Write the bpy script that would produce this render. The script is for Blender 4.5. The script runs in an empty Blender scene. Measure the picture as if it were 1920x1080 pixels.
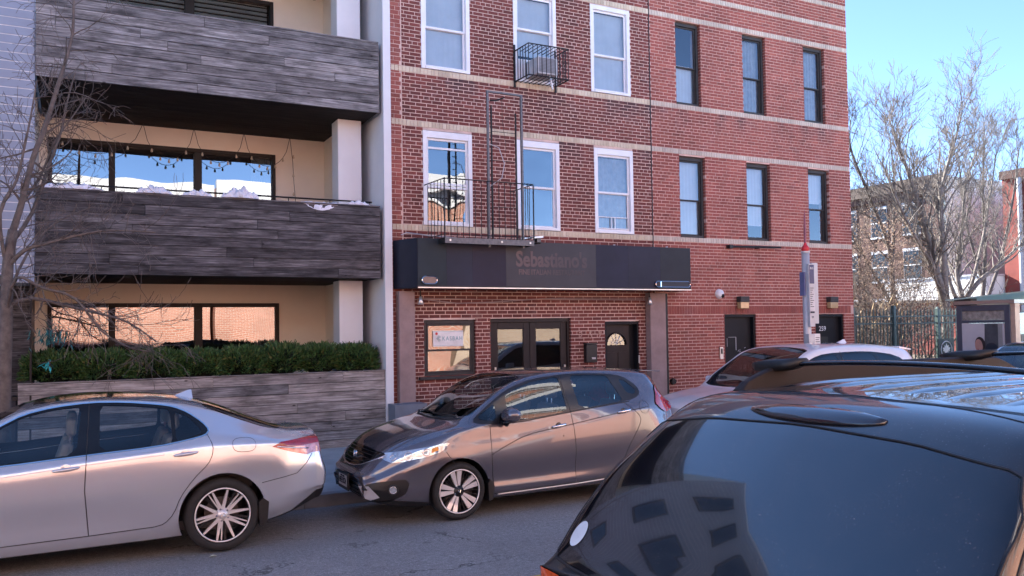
import bpy, bmesh, math, random
import numpy as np
from mathutils import Vector, Matrix
from mathutils.bvhtree import BVHTree
from mathutils.geometry import intersect_point_line
from mathutils.interpolate import poly_3d_calc

S = bpy.context.scene
C = S.collection
R = math.radians
random.seed(4)

# ------------------------------------------------------------------ camera
cam_d = bpy.data.cameras.new('camera')
cam = bpy.data.objects.new('camera', cam_d)
C.objects.link(cam)
cr = Vector((0.88674878, -0.46200703, -0.01503704))
cu = Vector((-9.98828353e-04, -3.44449713e-02, 9.99406097e-01))
cf = Vector((0.46225059, 0.88620711, 0.0310055))
m = Matrix((cr, cu, -cf)).transposed().to_4x4()
m.translation = Vector((0, 0, 2.03))
cam.matrix_world = m
cam_d.sensor_width = 36
cam_d.lens = 36 * 1568.456 / 1920
cam_d.shift_y = 25.78 / 1920
cam_d.clip_start = 0.05
cam_d.clip_end = 3000
S.camera = cam

# ------------------------------------------------------------------ light
SUN_EL, SUN_AZ = R(29.0), R(-16.0)
wd = bpy.data.worlds.new('World')
S.world = wd
wd.use_nodes = True
nt = wd.node_tree
sky = nt.nodes.new('ShaderNodeTexSky')
sky.sky_type = 'NISHITA'
sky.sun_disc = False
sky.sun_elevation = SUN_EL
sky.sun_rotation = SUN_AZ
sky.air_density = 0.7
sky.dust_density = 0.0
sky.ozone_density = 3.0
sky.altitude = 3000
nt.links.new(sky.outputs[0], nt.nodes['Background'].inputs[0])
nt.nodes['Background'].inputs[1].default_value = 0.115
sd = bpy.data.lights.new('sun', 'SUN')
sd.energy = 5.0
sd.angle = R(0.5)
sd.color = (1.0, 0.93, 0.84)
sun = bpy.data.objects.new('sun', sd)
C.objects.link(sun)
sv = Vector((math.sin(SUN_AZ) * math.cos(SUN_EL), math.cos(SUN_AZ) * math.cos(SUN_EL), math.sin(SUN_EL)))
sun.rotation_euler = sv.to_track_quat('Z', 'Y').to_euler()
sun.location = (0, 30, 40)

S.view_settings.view_transform = 'Standard'
S.view_settings.look = 'None'
S.view_settings.gamma = 1.0
S.view_settings.exposure = 2.35
S.view_settings.use_curve_mapping = False
S.render.engine = 'CYCLES'
S.cycles.use_denoising = True
S.cycles.max_bounces = 10
S.cycles.diffuse_bounces = 4
S.cycles.glossy_bounces = 5
S.cycles.transparent_max_bounces = 16
S.cycles.transmission_bounces = 6
S.cycles.sample_clamp_indirect = 6.0
S.cycles.caustics_reflective = False
S.cycles.caustics_refractive = False


# ------------------------------------------------------------------ helpers
class MB:
    def __init__(self):
        self.v = []
        self.f = []

    def add(self, vs, fs):
        o = len(self.v)
        self.v.extend([tuple(p) for p in vs])
        self.f.extend([tuple(i + o for i in f) for f in fs])
        return self

    def box(self, x0, x1, y0, y1, z0, z1):
        return self.add([(x0, y0, z0), (x1, y0, z0), (x1, y1, z0), (x0, y1, z0),
                         (x0, y0, z1), (x1, y0, z1), (x1, y1, z1), (x0, y1, z1)],
                        [(0, 1, 5, 4), (1, 2, 6, 5), (2, 3, 7, 6), (3, 0, 4, 7), (4, 5, 6, 7), (3, 2, 1, 0)])

    def prism(self, pts, y0, y1):
        """outline in x,z extruded along y"""
        n = len(pts)
        vs = [(p[0], y0, p[1]) for p in pts] + [(p[0], y1, p[1]) for p in pts]
        fs = [(i, (i + 1) % n, (i + 1) % n + n, i + n) for i in range(n)]
        fs += [tuple(range(n - 1, -1, -1)), tuple(range(n, 2 * n))]
        return self.add(vs, fs)

    def tube(self, pts, r, seg=6, cap=True):
        pts = [Vector(p) for p in pts]
        n = len(pts)
        rs = r if hasattr(r, '__len__') else [r] * n
        vs = []
        prev = None
        for i, p in enumerate(pts):
            d = (pts[min(i + 1, n - 1)] - pts[max(i - 1, 0)])
            if d.length < 1e-9:
                d = Vector((0, 0, 1))
            d.normalize()
            if prev is None:
                a = d.cross(Vector((0, 0, 1)))
                if a.length < 0.1:
                    a = d.cross(Vector((0, 1, 0)))
            else:
                a = prev - d * prev.dot(d)
                if a.length < 1e-6:
                    a = d.orthogonal()
            a.normalize()
            prev = a
            b = d.cross(a)
            for k in range(seg):
                t = 2 * math.pi * k / seg
                vs.append(p + (a * math.cos(t) + b * math.sin(t)) * rs[i])
        fs = []
        for i in range(n - 1):
            for k in range(seg):
                k2 = (k + 1) % seg
                fs.append((i * seg + k, i * seg + k2, (i + 1) * seg + k2, (i + 1) * seg + k))
        if cap:
            fs.append(tuple(range(seg - 1, -1, -1)))
            fs.append(tuple((n - 1) * seg + k for k in range(seg)))
        return self.add(vs, fs)

    def lathe(self, prof, c, axis='y', seg=32, close=False):
        """prof: list of (radius, height along axis)"""
        vs = []
        for k in range(seg):
            t = 2 * math.pi * k / seg
            for (r, h) in prof:
                a, b = r * math.cos(t), r * math.sin(t)
                if axis == 'y':
                    vs.append((c[0] + a, c[1] + h, c[2] + b))
                elif axis == 'z':
                    vs.append((c[0] + a, c[1] + b, c[2] + h))
                else:
                    vs.append((c[0] + h, c[1] + a, c[2] + b))
        n = len(prof)
        fs = []
        for k in range(seg):
            k2 = (k + 1) % seg
            for i in range(n - 1):
                fs.append((k * n + i, k * n + i + 1, k2 * n + i + 1, k2 * n + i))
            if close:
                fs.append((k * n + n - 1, k * n, k2 * n, k2 * n + n - 1))
        return self.add(vs, fs)

    def mesh(self, name, smooth=False, recalc=True):
        me = bpy.data.meshes.new(name)
        me.from_pydata(self.v, [], self.f)
        if recalc:
            b = bmesh.new()
            b.from_mesh(me)
            bmesh.ops.recalc_face_normals(b, faces=b.faces)
            b.to_mesh(me)
            b.free()
        if smooth:
            me.polygons.foreach_set('use_smooth', [True] * len(me.polygons))
        me.update()
        return me

    def build(self, name, mat, parent=None, smooth=False, bevel=0.0, recalc=True):
        me = self.mesh(name, smooth, recalc)
        o = put(name, me, mat, parent)
        if bevel:
            bv(o, bevel)
        if smooth == 'auto':
            pass
        return o


def bv(o, w, seg=2):
    md = o.modifiers.new('bevel', 'BEVEL')
    md.width = w
    md.segments = seg
    md.limit_method = 'ANGLE'
    md.angle_limit = R(40)


def put(name, me, mat=None, parent=None):
    if mat is not None and len(me.materials) == 0:
        me.materials.append(mat)
    o = bpy.data.objects.new(name, me)
    C.objects.link(o)
    if parent is not None:
        o.parent = parent
    return o


def tag(o, label=None, cat=None, group=None, kind=None):
    if label:
        o['label'] = label
    if cat:
        o['category'] = cat
    if group:
        o['group'] = group
    if kind:
        o['kind'] = kind
    return o


def empty(name, label=None, cat=None, group=None, loc=(0, 0, 0)):
    o = bpy.data.objects.new(name, None)
    C.objects.link(o)
    o.location = loc
    o.empty_display_size = 0.2
    return tag(o, label, cat, group)


def at(root, o):
    """keep world placement of o when its thing sits at an offset"""
    o.location = -root.location
    return o


def copy_tree(o, parent=None):
    c = o.copy()
    C.objects.link(c)
    c.parent = parent
    for ch in list(o.children):
        copy_tree(ch, c)
    return c


def struct(o):
    o['kind'] = 'structure'
    return o


# ------------------------------------------------------------------ materials
def newmat(name):
    m_ = bpy.data.materials.new(name)
    m_.use_nodes = True
    n = m_.node_tree.nodes
    return m_, n, m_.node_tree.links, n['Principled BSDF']


def ramp(n, l, src, stops):
    r = n.new('ShaderNodeValToRGB')
    e = r.color_ramp.elements
    e[0].position, e[0].color = stops[0][0], (*stops[0][1], 1)
    e[1].position, e[1].color = stops[-1][0], (*stops[-1][1], 1)
    for p, c in stops[1:-1]:
        q = e.new(p)
        q.color = (*c, 1)
    l.new(src, r.inputs[0])
    return r


def island(n, l):
    g = n.new('ShaderNodeNewGeometry')
    oi = n.new('ShaderNodeObjectInfo')
    a = n.new('ShaderNodeMath')
    a.operation = 'ADD'
    l.new(g.outputs['Random Per Island'], a.inputs[0])
    l.new(oi.outputs['Random'], a.inputs[1])
    fr = n.new('ShaderNodeMath')
    fr.operation = 'FRACT'
    l.new(a.outputs[0], fr.inputs[0])
    return fr.outputs[0], g


def noise(n, l, vec, scale, detail=4, rough=0.55, dim='3D'):
    t = n.new('ShaderNodeTexNoise')
    t.inputs['Scale'].default_value = scale
    t.inputs['Detail'].default_value = detail
    t.inputs['Roughness'].default_value = rough
    if vec is not None:
        l.new(vec, t.inputs['Vector'])
    return t


def bump(n, l, height, strength, dist, nrm_to):
    b = n.new('ShaderNodeBump')
    b.inputs['Strength'].default_value = strength
    b.inputs['Distance'].default_value = dist
    l.new(height, b.inputs['Height'])
    l.new(b.outputs[0], nrm_to)
    return b


def mix(n, l, fac, a, b, mode='MIX'):
    x = n.new('ShaderNodeMixRGB')
    x.blend_type = mode
    for i, v in ((0, fac), (1, a), (2, b)):
        if isinstance(v, (int, float)):
            x.inputs[i].default_value = v if i == 0 else (v, v, v, 1)
        elif isinstance(v, tuple):
            x.inputs[i].default_value = (*v, 1)
        else:
            l.new(v, x.inputs[i])
    return x.outputs[0]


def simple(name, col, rough=0.6, metal=0.0, var=0.15, scale=6.0, bmp=0.0, spec=0.5, coat=0.0, bscale=60.0):
    m_, n, l, p = newmat(name)
    g = n.new('ShaderNodeNewGeometry')
    t = noise(n, l, g.outputs['Position'], scale, 6, 0.6)
    a = tuple(c * (1 - var) for c in col)
    b = tuple(min(1, c * (1 + var)) for c in col)
    r = ramp(n, l, t.outputs[0], [(0.3, a), (0.7, b)])
    l.new(r.outputs[0], p.inputs['Base Color'])
    p.inputs['Roughness'].default_value = rough
    p.inputs['Metallic'].default_value = metal
    p.inputs['Specular IOR Level'].default_value = spec
    p.inputs['Coat Weight'].default_value = coat
    if bmp:
        t2 = noise(n, l, g.outputs['Position'], bscale, 4, 0.6)
        bump(n, l, t2.outputs[0], bmp, 0.004, p.inputs['Normal'])
    return m_


def brickmat(name, dark, mid, light, stain=0.5, drips=()):
    m_, n, l, p = newmat(name)
    rnd, g = island(n, l)
    pos = g.outputs['Position']
    r = ramp(n, l, rnd, [(0.0, dark), (0.25, mid), (0.75, mid), (1.0, light)])
    t = noise(n, l, pos, 45, 5, 0.7)
    c = mix(n, l, 0.35, r.outputs[0], ramp(n, l, t.outputs[0], [(0.3, dark), (0.7, light)]).outputs[0])
    big = noise(n, l, pos, 0.9, 5, 0.6)
    rb = ramp(n, l, big.outputs[0], [(0.38, (1, 1, 1)), (0.68, (1 - stain,) * 3)])
    c = mix(n, l, 1.0, c, rb.outputs[0], 'MULTIPLY')
    sp = n.new('ShaderNodeSeparateXYZ')
    l.new(pos, sp.inputs[0])
    for zt in drips:
        # soot washed down the wall from the sill course
        mr = n.new('ShaderNodeMapRange')
        mr.inputs['From Min'].default_value = zt - 0.55
        mr.inputs['From Max'].default_value = zt
        l.new(sp.outputs[2], mr.inputs['Value'])
        lt = n.new('ShaderNodeMath')
        lt.operation = 'LESS_THAN'
        lt.inputs[1].default_value = zt + 0.02
        l.new(sp.outputs[2], lt.inputs[0])
        mp = n.new('ShaderNodeMapping')
        mp.inputs['Scale'].default_value = (1.6, 1.0, 0.5)
        l.new(pos, mp.inputs['Vector'])
        dn = noise(n, l, mp.outputs[0], 1.0, 5, 0.6)
        dr_ = ramp(n, l, dn.outputs[0], [(0.46, (0, 0, 0)), (0.62, (0.75, 0.75, 0.75))])
        f1 = mix(n, l, 1.0, mr.outputs[0], dr_.outputs[0], 'MULTIPLY')
        f2 = mix(n, l, 1.0, f1, lt.outputs[0], 'MULTIPLY')
        c = mix(n, l, f2, c, (0.04, 0.03, 0.035))
    # pale efflorescence
    ef = noise(n, l, pos, 2.3, 6, 0.7)
    re = ramp(n, l, ef.outputs[0], [(0.56, (0, 0, 0)), (0.78, (0.35, 0.35, 0.35))])
    c = mix(n, l, re.outputs[0], c, (0.33, 0.24, 0.24))
    l.new(c, p.inputs['Base Color'])
    p.inputs['Roughness'].default_value = 0.82
    bump(n, l, t.outputs[0], 0.5, 0.003, p.inputs['Normal'])
    return m_


def woodmat(name, dark, mid, light, blotch=0.6):
    m_, n, l, p = newmat(name)
    rnd, g = island(n, l)
    # per plank offset of the grain
    cb = n.new('ShaderNodeCombineXYZ')
    mu = n.new('ShaderNodeMath')
    mu.operation = 'MULTIPLY'
    mu.inputs[1].default_value = 37.0
    l.new(rnd, mu.inputs[0])
    for i in range(3):
        l.new(mu.outputs[0], cb.inputs[i])
    va = n.new('ShaderNodeVectorMath')
    va.operation = 'ADD'
    l.new(g.outputs['Position'], va.inputs[0])
    l.new(cb.outputs[0], va.inputs[1])
    mp = n.new('ShaderNodeMapping')
    mp.inputs['Scale'].default_value = (2.2, 6.0, 60.0)
    l.new(va.outputs[0], mp.inputs['Vector'])
    grain = noise(n, l, mp.outputs[0], 1.0, 8, 0.65)
    mp2 = n.new('ShaderNodeMapping')
    mp2.inputs['Scale'].default_value = (2.0, 2.0, 6.5)
    l.new(va.outputs[0], mp2.inputs['Vector'])
    blot = noise(n, l, mp2.outputs[0], 1.3, 6, 0.62)
    c0 = ramp(n, l, grain.outputs[0], [(0.25, dark), (0.5, mid), (0.75, light)]).outputs[0]
    rb = ramp(n, l, blot.outputs[0], [(0.32, (1 - blotch,) * 3), (0.58, (1, 1, 1))])
    c1 = mix(n, l, 1.0, c0, rb.outputs[0], 'MULTIPLY')
    rr = ramp(n, l, rnd, [(0.0, (0.62, 0.60, 0.60)), (0.5, (0.95, 0.95, 0.97)), (1.0, (1.25, 1.22, 1.2))])
    c2 = mix(n, l, 1.0, c1, rr.outputs[0], 'MULTIPLY')
    # knots
    vo = n.new('ShaderNodeTexVoronoi')
    vo.inputs['Scale'].default_value = 2.2
    mp3 = n.new('ShaderNodeMapping')
    mp3.inputs['Scale'].default_value = (1.0, 1.0, 2.2)
    l.new(va.outputs[0], mp3.inputs['Vector'])
    l.new(mp3.outputs[0], vo.inputs['Vector'])
    kn = ramp(n, l, vo.outputs['Distance'], [(0.035, (0.22, 0.2, 0.2)), (0.075, (1, 1, 1))])
    c3 = mix(n, l, 1.0, c2, kn.outputs[0], 'MULTIPLY')
    l.new(c3, p.inputs['Base Color'])
    p.inputs['Roughness'].default_value = 0.8
    p.inputs['Specular IOR Level'].default_value = 0.3
    bump(n, l, grain.outputs[0], 0.6, 0.004, p.inputs['Normal'])
    return m_


def glassmat(name, tint=(0.75, 0.8, 0.82), ior=1.9, warp=0.0, rough=0.0, wscale=1.3):
    m_, n, l, p = newmat(name)
    n.remove(p)
    tr = n.new('ShaderNodeBsdfTransparent')
    tr.inputs[0].default_value = (*tint, 1)
    gl = n.new('ShaderNodeBsdfGlossy')
    gl.inputs['Roughness'].default_value = rough
    gl.inputs['Color'].default_value = (0.95, 0.97, 1, 1)
    fr = n.new('ShaderNodeFresnel')
    gb = n.new('ShaderNodeNewGeometry')
    k1 = n.new('ShaderNodeMath')
    k1.operation = 'MULTIPLY_ADD'
    k1.inputs[1].default_value = -2.0
    k1.inputs[2].default_value = 1.0
    l.new(gb.outputs['Backfacing'], k1.inputs[0])
    k2 = n.new('ShaderNodeMath')
    k2.operation = 'POWER'
    k2.inputs[0].default_value = ior
    l.new(k1.outputs[0], k2.inputs[1])
    l.new(k2.outputs[0], fr.inputs['IOR'])
    mx = n.new('ShaderNodeMixShader')
    l.new(fr.outputs[0], mx.inputs[0])
    l.new(tr.outputs[0], mx.inputs[1])
    l.new(gl.outputs[0], mx.inputs[2])
    l.new(mx.outputs[0], n['Material Output'].inputs[0])
    if warp:
        g = n.new('ShaderNodeNewGeometry')
        t = noise(n, l, g.outputs['Position'], wscale, 1, 0.4)
        b = bump(n, l, t.outputs[0], 1.0, warp, gl.inputs['Normal'])
        l.new(b.outputs[0], fr.inputs['Normal'])
    return m_


def paintmat(name, col, metal=0.0, rough=0.35, coat=1.0, flake=0.0, cr_=0.02, dust=0.25):
    m_, n, l, p = newmat(name)
    g = n.new('ShaderNodeNewGeometry')
    t = noise(n, l, g.outputs['Position'], 3.0, 5, 0.6)
    c = ramp(n, l, t.outputs[0], [(0.3, tuple(x * (0.94 if metal < 0.5 else 1.0) for x in col)), (0.7, tuple(x * (1.05 if metal < 0.5 else 1.0) for x in col))]).outputs[0]
    # dust specks and dried drops
    d1 = noise(n, l, g.outputs['Position'], 160.0, 2, 0.5)
    d2 = noise(n, l, g.outputs['Position'], 7.0, 5, 0.6)
    s1 = ramp(n, l, d1.outputs[0], [(0.66, (0, 0, 0)), (0.74, (dust, dust, dust))])
    s2 = ramp(n, l, d2.outputs[0], [(0.40, (0.02, 0.02, 0.02)), (0.75, (1, 1, 1))])
    df = mix(n, l, 1.0, s1.outputs[0], s2.outputs[0], 'MULTIPLY')
    film = ramp(n, l, d2.outputs[0], [(0.35, (0, 0, 0)), (0.85, (dust * 0.06,) * 3)])
    c = mix(n, l, df, c, (0.32, 0.30, 0.28))
    c = mix(n, l, film.outputs[0], c, (0.32, 0.30, 0.28))
    # inner side of the sheet metal is bare dark lining
    c = mix(n, l, g.outputs['Backfacing'], c, (0.02, 0.02, 0.022))
    l.new(c, p.inputs['Base Color'])
    p.inputs['Metallic'].default_value = metal
    d = noise(n, l, g.outputs['Position'], 14.0, 5, 0.7)
    rr = n.new('ShaderNodeMapRange')
    rr.inputs['To Min'].default_value = rough * 0.9
    rr.inputs['To Max'].default_value = rough * 1.15
    l.new(d.outputs[0], rr.inputs['Value'])
    if metal < 0.5:
        l.new(rr.outputs[0], p.inputs['Roughness'])
    else:
        p.inputs['Roughness'].default_value = rough
    p.inputs['Coat Weight'].default_value = coat
    p.inputs['Coat Roughness'].default_value = cr_
    p.inputs['Coat IOR'].default_value = 1.55
    return m_


M = {}
M['brick_maroon'] = brickmat('brick_maroon', (0.10, 0.028, 0.024), (0.18, 0.044, 0.037), (0.28, 0.075, 0.058), 0.4, (6.47, 5.54))
M['brick_red'] = brickmat('brick_red', (0.21, 0.056, 0.044), (0.33, 0.087, 0.068), (0.45, 0.135, 0.10), 0.35, (6.47,))
M['brick_old'] = brickmat('brick_old', (0.20, 0.055, 0.04), (0.33, 0.09, 0.07), (0.42, 0.14, 0.11), 0.3)
M['brick_cream'] = brickmat('brick_cream', (0.50, 0.41, 0.30), (0.68, 0.58, 0.43), (0.80, 0.71, 0.56), 0.25)
M['brick_pale'] = brickmat('brick_pale', (0.48, 0.40, 0.33), (0.64, 0.55, 0.46), (0.74, 0.66, 0.56), 0.25)
M['mortar_pink'] = simple('mortar_pink', (0.64, 0.48, 0.42), 0.9, var=0.2, scale=5, bmp=0.4)
M['mortar_red'] = simple('mortar_red', (0.64, 0.42, 0.36), 0.9, var=0.18, scale=5, bmp=0.4)
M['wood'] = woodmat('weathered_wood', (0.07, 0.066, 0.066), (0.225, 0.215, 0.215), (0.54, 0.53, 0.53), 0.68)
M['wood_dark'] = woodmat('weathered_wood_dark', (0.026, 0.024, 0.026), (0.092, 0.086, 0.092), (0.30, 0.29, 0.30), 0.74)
M['wood_light'] = woodmat('weathered_wood_light', (0.12, 0.10, 0.09), (0.33, 0.295, 0.275), (0.58, 0.54, 0.51), 0.55)
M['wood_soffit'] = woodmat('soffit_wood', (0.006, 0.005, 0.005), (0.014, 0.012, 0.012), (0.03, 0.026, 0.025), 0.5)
M['cream'] = simple('cream_render', (0.76, 0.69, 0.60), 0.85, var=0.05, scale=1.5, bmp=0.1)
M['white_render'] = simple('white_render', (0.72, 0.73, 0.75), 0.7, var=0.06, scale=1.2, bmp=0.15)
M['siding'] = simple('grey_siding', (0.25, 0.29, 0.37), 0.6, var=0.08, scale=3)
M['siding_lip_light'] = simple('siding_lip_light', (0.66, 0.66, 0.68), 0.8)  # pale tone stands in for light caught on the lower board lips
M['dark_frame'] = simple('dark_bronze_frame', (0.016, 0.012, 0.011), 0.55, 0.0, var=0.2, spec=0.3)
M['grey_frame'] = simple('grey_bronze_frame', (0.045, 0.042, 0.042), 0.55, 0.0, var=0.2, spec=0.3)
M['white_frame'] = simple('white_vinyl', (0.80, 0.81, 0.84), 0.4, var=0.06, scale=4)
M['asphalt'] = None
M['black_iron'] = simple('black_iron', (0.02, 0.02, 0.022), 0.5, 0.4, var=0.3, bmp=0.2)
M['grey_iron'] = simple('grey_iron', (0.13, 0.13, 0.14), 0.5, 0.3, var=0.3, scale=20, bmp=0.2)
M['sign_face'] = simple('sign_face', (0.022, 0.025, 0.038), 0.5, var=0.25, scale=1.2, spec=0.4)
M['sign_side'] = simple('sign_side', (0.012, 0.015, 0.03), 0.5, var=0.2)
M['sign_text'] = simple('faded_lettering', (0.115, 0.085, 0.088), 0.6, var=0.5, scale=2.2)
M['sign_patch'] = simple('faded_panel', (0.030, 0.028, 0.038), 0.55, var=0.2, scale=2.5)
M['metal_trim'] = simple('aluminium_trim', (0.6, 0.6, 0.6), 0.35, 0.8, var=0.15)
M['pilaster'] = simple('brown_stone', (0.30, 0.215, 0.205), 0.85, var=0.2, scale=3, bmp=0.3)
M['door_brown'] = simple('brown_door', (0.020, 0.013, 0.014), 0.5, var=0.2, spec=0.3)
M['door_black'] = simple('black_steel_door', (0.009, 0.009, 0.012), 0.55, var=0.4, scale=3, spec=0.25)
M['glass_win'] = glassmat('window_glass', (0.72, 0.78, 0.80), 2.1, 0.0012, wscale=2.2)
M['glass_win2'] = glassmat('wide_window_glass', (0.5, 0.55, 0.55), 2.9, 0.006, wscale=0.9)
M['glass_old'] = glassmat('old_window_glass', (0.72, 0.78, 0.80), 2.5, 0.008, wscale=1.6)
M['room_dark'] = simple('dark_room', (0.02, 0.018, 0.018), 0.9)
M['blind'] = simple('white_blind', (0.62, 0.63, 0.66), 0.85, var=0.08, scale=3)
M['curtain'] = simple('grey_curtain', (0.30, 0.31, 0.34), 0.9, var=0.2, scale=9)
M['black_plastic'] = simple('black_plastic', (0.012, 0.012, 0.013), 0.45, var=0.2)
M['gloss_black'] = simple('gloss_black', (0.008, 0.008, 0.009), 0.08, var=0.1)
M['tyre'] = simple('tyre_rubber', (0.018, 0.018, 0.019), 0.8, var=0.25, scale=20, bmp=0.2)
M['alloy'] = simple('machined_alloy', (0.80, 0.78, 0.77), 0.30, 0.45, var=0.05)
M['alloy_dark'] = simple('dark_alloy', (0.03, 0.03, 0.032), 0.35, 0.5, var=0.1)
M['chrome'] = simple('chrome', (0.85, 0.85, 0.86), 0.06, 1.0, var=0.02)
M['car_glass'] = glassmat('car_side_glass', (0.62, 0.70, 0.74), 1.75)
M['car_glass_dark'] = glassmat('car_privacy_glass', (0.05, 0.06, 0.07), 1.6)
M['windshield'] = glassmat('windscreen_glass', (0.60, 0.70, 0.68), 1.6)
M['suv_glass'] = paintmat('tinted_rear_glass', (0.003, 0.004, 0.008), 0.0, 0.1, 1.0, dust=0.5)
M['silver'] = paintmat('silver_paint', (0.58, 0.615, 0.67), 0.60, 0.21, 1.0, dust=0.0)
M['greyviolet'] = paintmat('modern_steel_paint', (0.145, 0.142, 0.168), 0.6, 0.21, 1.0, dust=0.06)
M['black_paint'] = paintmat('black_paint', (0.004, 0.005, 0.008), 0.0, 0.34, 1.0, dust=0.8)
M['white_paint'] = paintmat('white_paint', (0.72, 0.74, 0.78), 0.0, 0.34, 1.0, dust=0.05)
M['seat'] = simple('grey_seat', (0.07, 0.07, 0.075), 0.9, var=0.2)
M['seat_light'] = simple('light_seat', (0.30, 0.28, 0.26), 0.85, var=0.1)
M['tail_red'] = simple('red_lens', (0.30, 0.008, 0.012), 0.08, coat=1.0, var=0.3, scale=30)
M['tail_orange'] = simple('amber_lens', (0.62, 0.10, 0.03), 0.1, coat=1.0, var=0.25, scale=40)
M['lens_clear'] = simple('headlamp_lens', (0.50, 0.56, 0.60), 0.06, 0.6, var=0.35, scale=22, coat=1.0)
M['plate'] = simple('plate_face', (0.72, 0.72, 0.70), 0.5)
M['ink'] = simple('dark_ink', (0.02, 0.02, 0.04), 0.6)
M['white_print'] = simple('white_print', (0.8, 0.8, 0.8), 0.6)
M['bark'] = simple('bark', (0.125, 0.108, 0.10), 0.9, var=0.35, scale=14, bmp=0.6)
M['bark_pale'] = simple('pale_bark', (0.19, 0.17, 0.155), 0.9, var=0.35, scale=8, bmp=0.5)
M['bark_dark'] = simple('dark_bark', (0.10, 0.075, 0.065), 0.9, var=0.35, scale=8, bmp=0.5)
M['concrete'] = simple('concrete', (0.34, 0.35, 0.36), 0.85, var=0.16, scale=2.5, bmp=0.25, bscale=90)
M['kerb'] = simple('kerb_stone', (0.22, 0.22, 0.23), 0.8, var=0.18, scale=4, bmp=0.3)
M['cloth'] = simple('white_netting', (0.72, 0.72, 0.78), 0.9, var=0.1, scale=12)
M['yellow_line'] = simple('yellow_road_paint', (0.55, 0.36, 0.05), 0.7, var=0.25, scale=20)
M['fence_green'] = simple('green_fence_paint', (0.055, 0.10, 0.10), 0.5, 0.1, var=0.2)
M['pole_grey'] = simple('pole_grey', (0.46, 0.47, 0.50), 0.45, 0.2, var=0.08)
M['red_ball'] = simple('red_ball', (0.6, 0.03, 0.04), 0.4)
M['shelter_dark'] = simple('shelter_frame', (0.09, 0.105, 0.14), 0.35, 0.3, var=0.1)
M['shelter_steel'] = simple('shelter_steel', (0.5, 0.48, 0.44), 0.3, 0.7, var=0.1)
M['shelter_roof'] = glassmat('shelter_roof_glass', (0.45, 0.62, 0.58), 1.6)
gm_, gn_, gl_, gp_ = newmat('frosted_green_glass')
tl_ = gn_.new('ShaderNodeBsdfTranslucent')
tl_.inputs[0].default_value = (0.90, 0.95, 0.80, 1)
mx_ = gn_.new('ShaderNodeMixShader')
mx_.inputs[0].default_value = 0.55
gp_.inputs['Base Color'].default_value = (0.70, 0.78, 0.66, 1)
gp_.inputs['Roughness'].default_value = 0.15
gl_.new(gp_.outputs[0], mx_.inputs[1])
gl_.new(tl_.outputs[0], mx_.inputs[2])
gl_.new(mx_.outputs[0], gn_['Material Output'].inputs[0])
M['green_edge'] = gm_
M['ground_soil'] = simple('bare_soil', (0.12, 0.095, 0.07), 0.95, var=0.4, scale=1.5, bmp=0.5)
M['brown_brick_far'] = simple('brownstone_face', (0.085, 0.042, 0.036), 0.85, var=0.25, scale=2)
M['grey_wall_far'] = simple('grey_stucco', (0.82, 0.85, 0.74), 0.9, var=0.05, scale=0.4)
M['red_far'] = simple('red_brick_far', (0.22, 0.05, 0.04), 0.85, var=0.18, scale=1.5)
M['white_siding'] = simple('white_siding', (0.72, 0.72, 0.72), 0.7, var=0.06)


def hedgemat():
    m_, n, l, p = newmat('yew_leaf')
    rnd, g = island(n, l)
    r = ramp(n, l, rnd, [(0.0, (0.02, 0.055, 0.015)), (0.5, (0.045, 0.11, 0.028)), (0.85, (0.08, 0.17, 0.04)), (1.0, (0.17, 0.15, 0.05))])
    l.new(r.outputs[0], p.inputs['Base Color'])
    p.inputs['Roughness'].default_value = 0.55
    return m_


M['yew'] = hedgemat()


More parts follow.
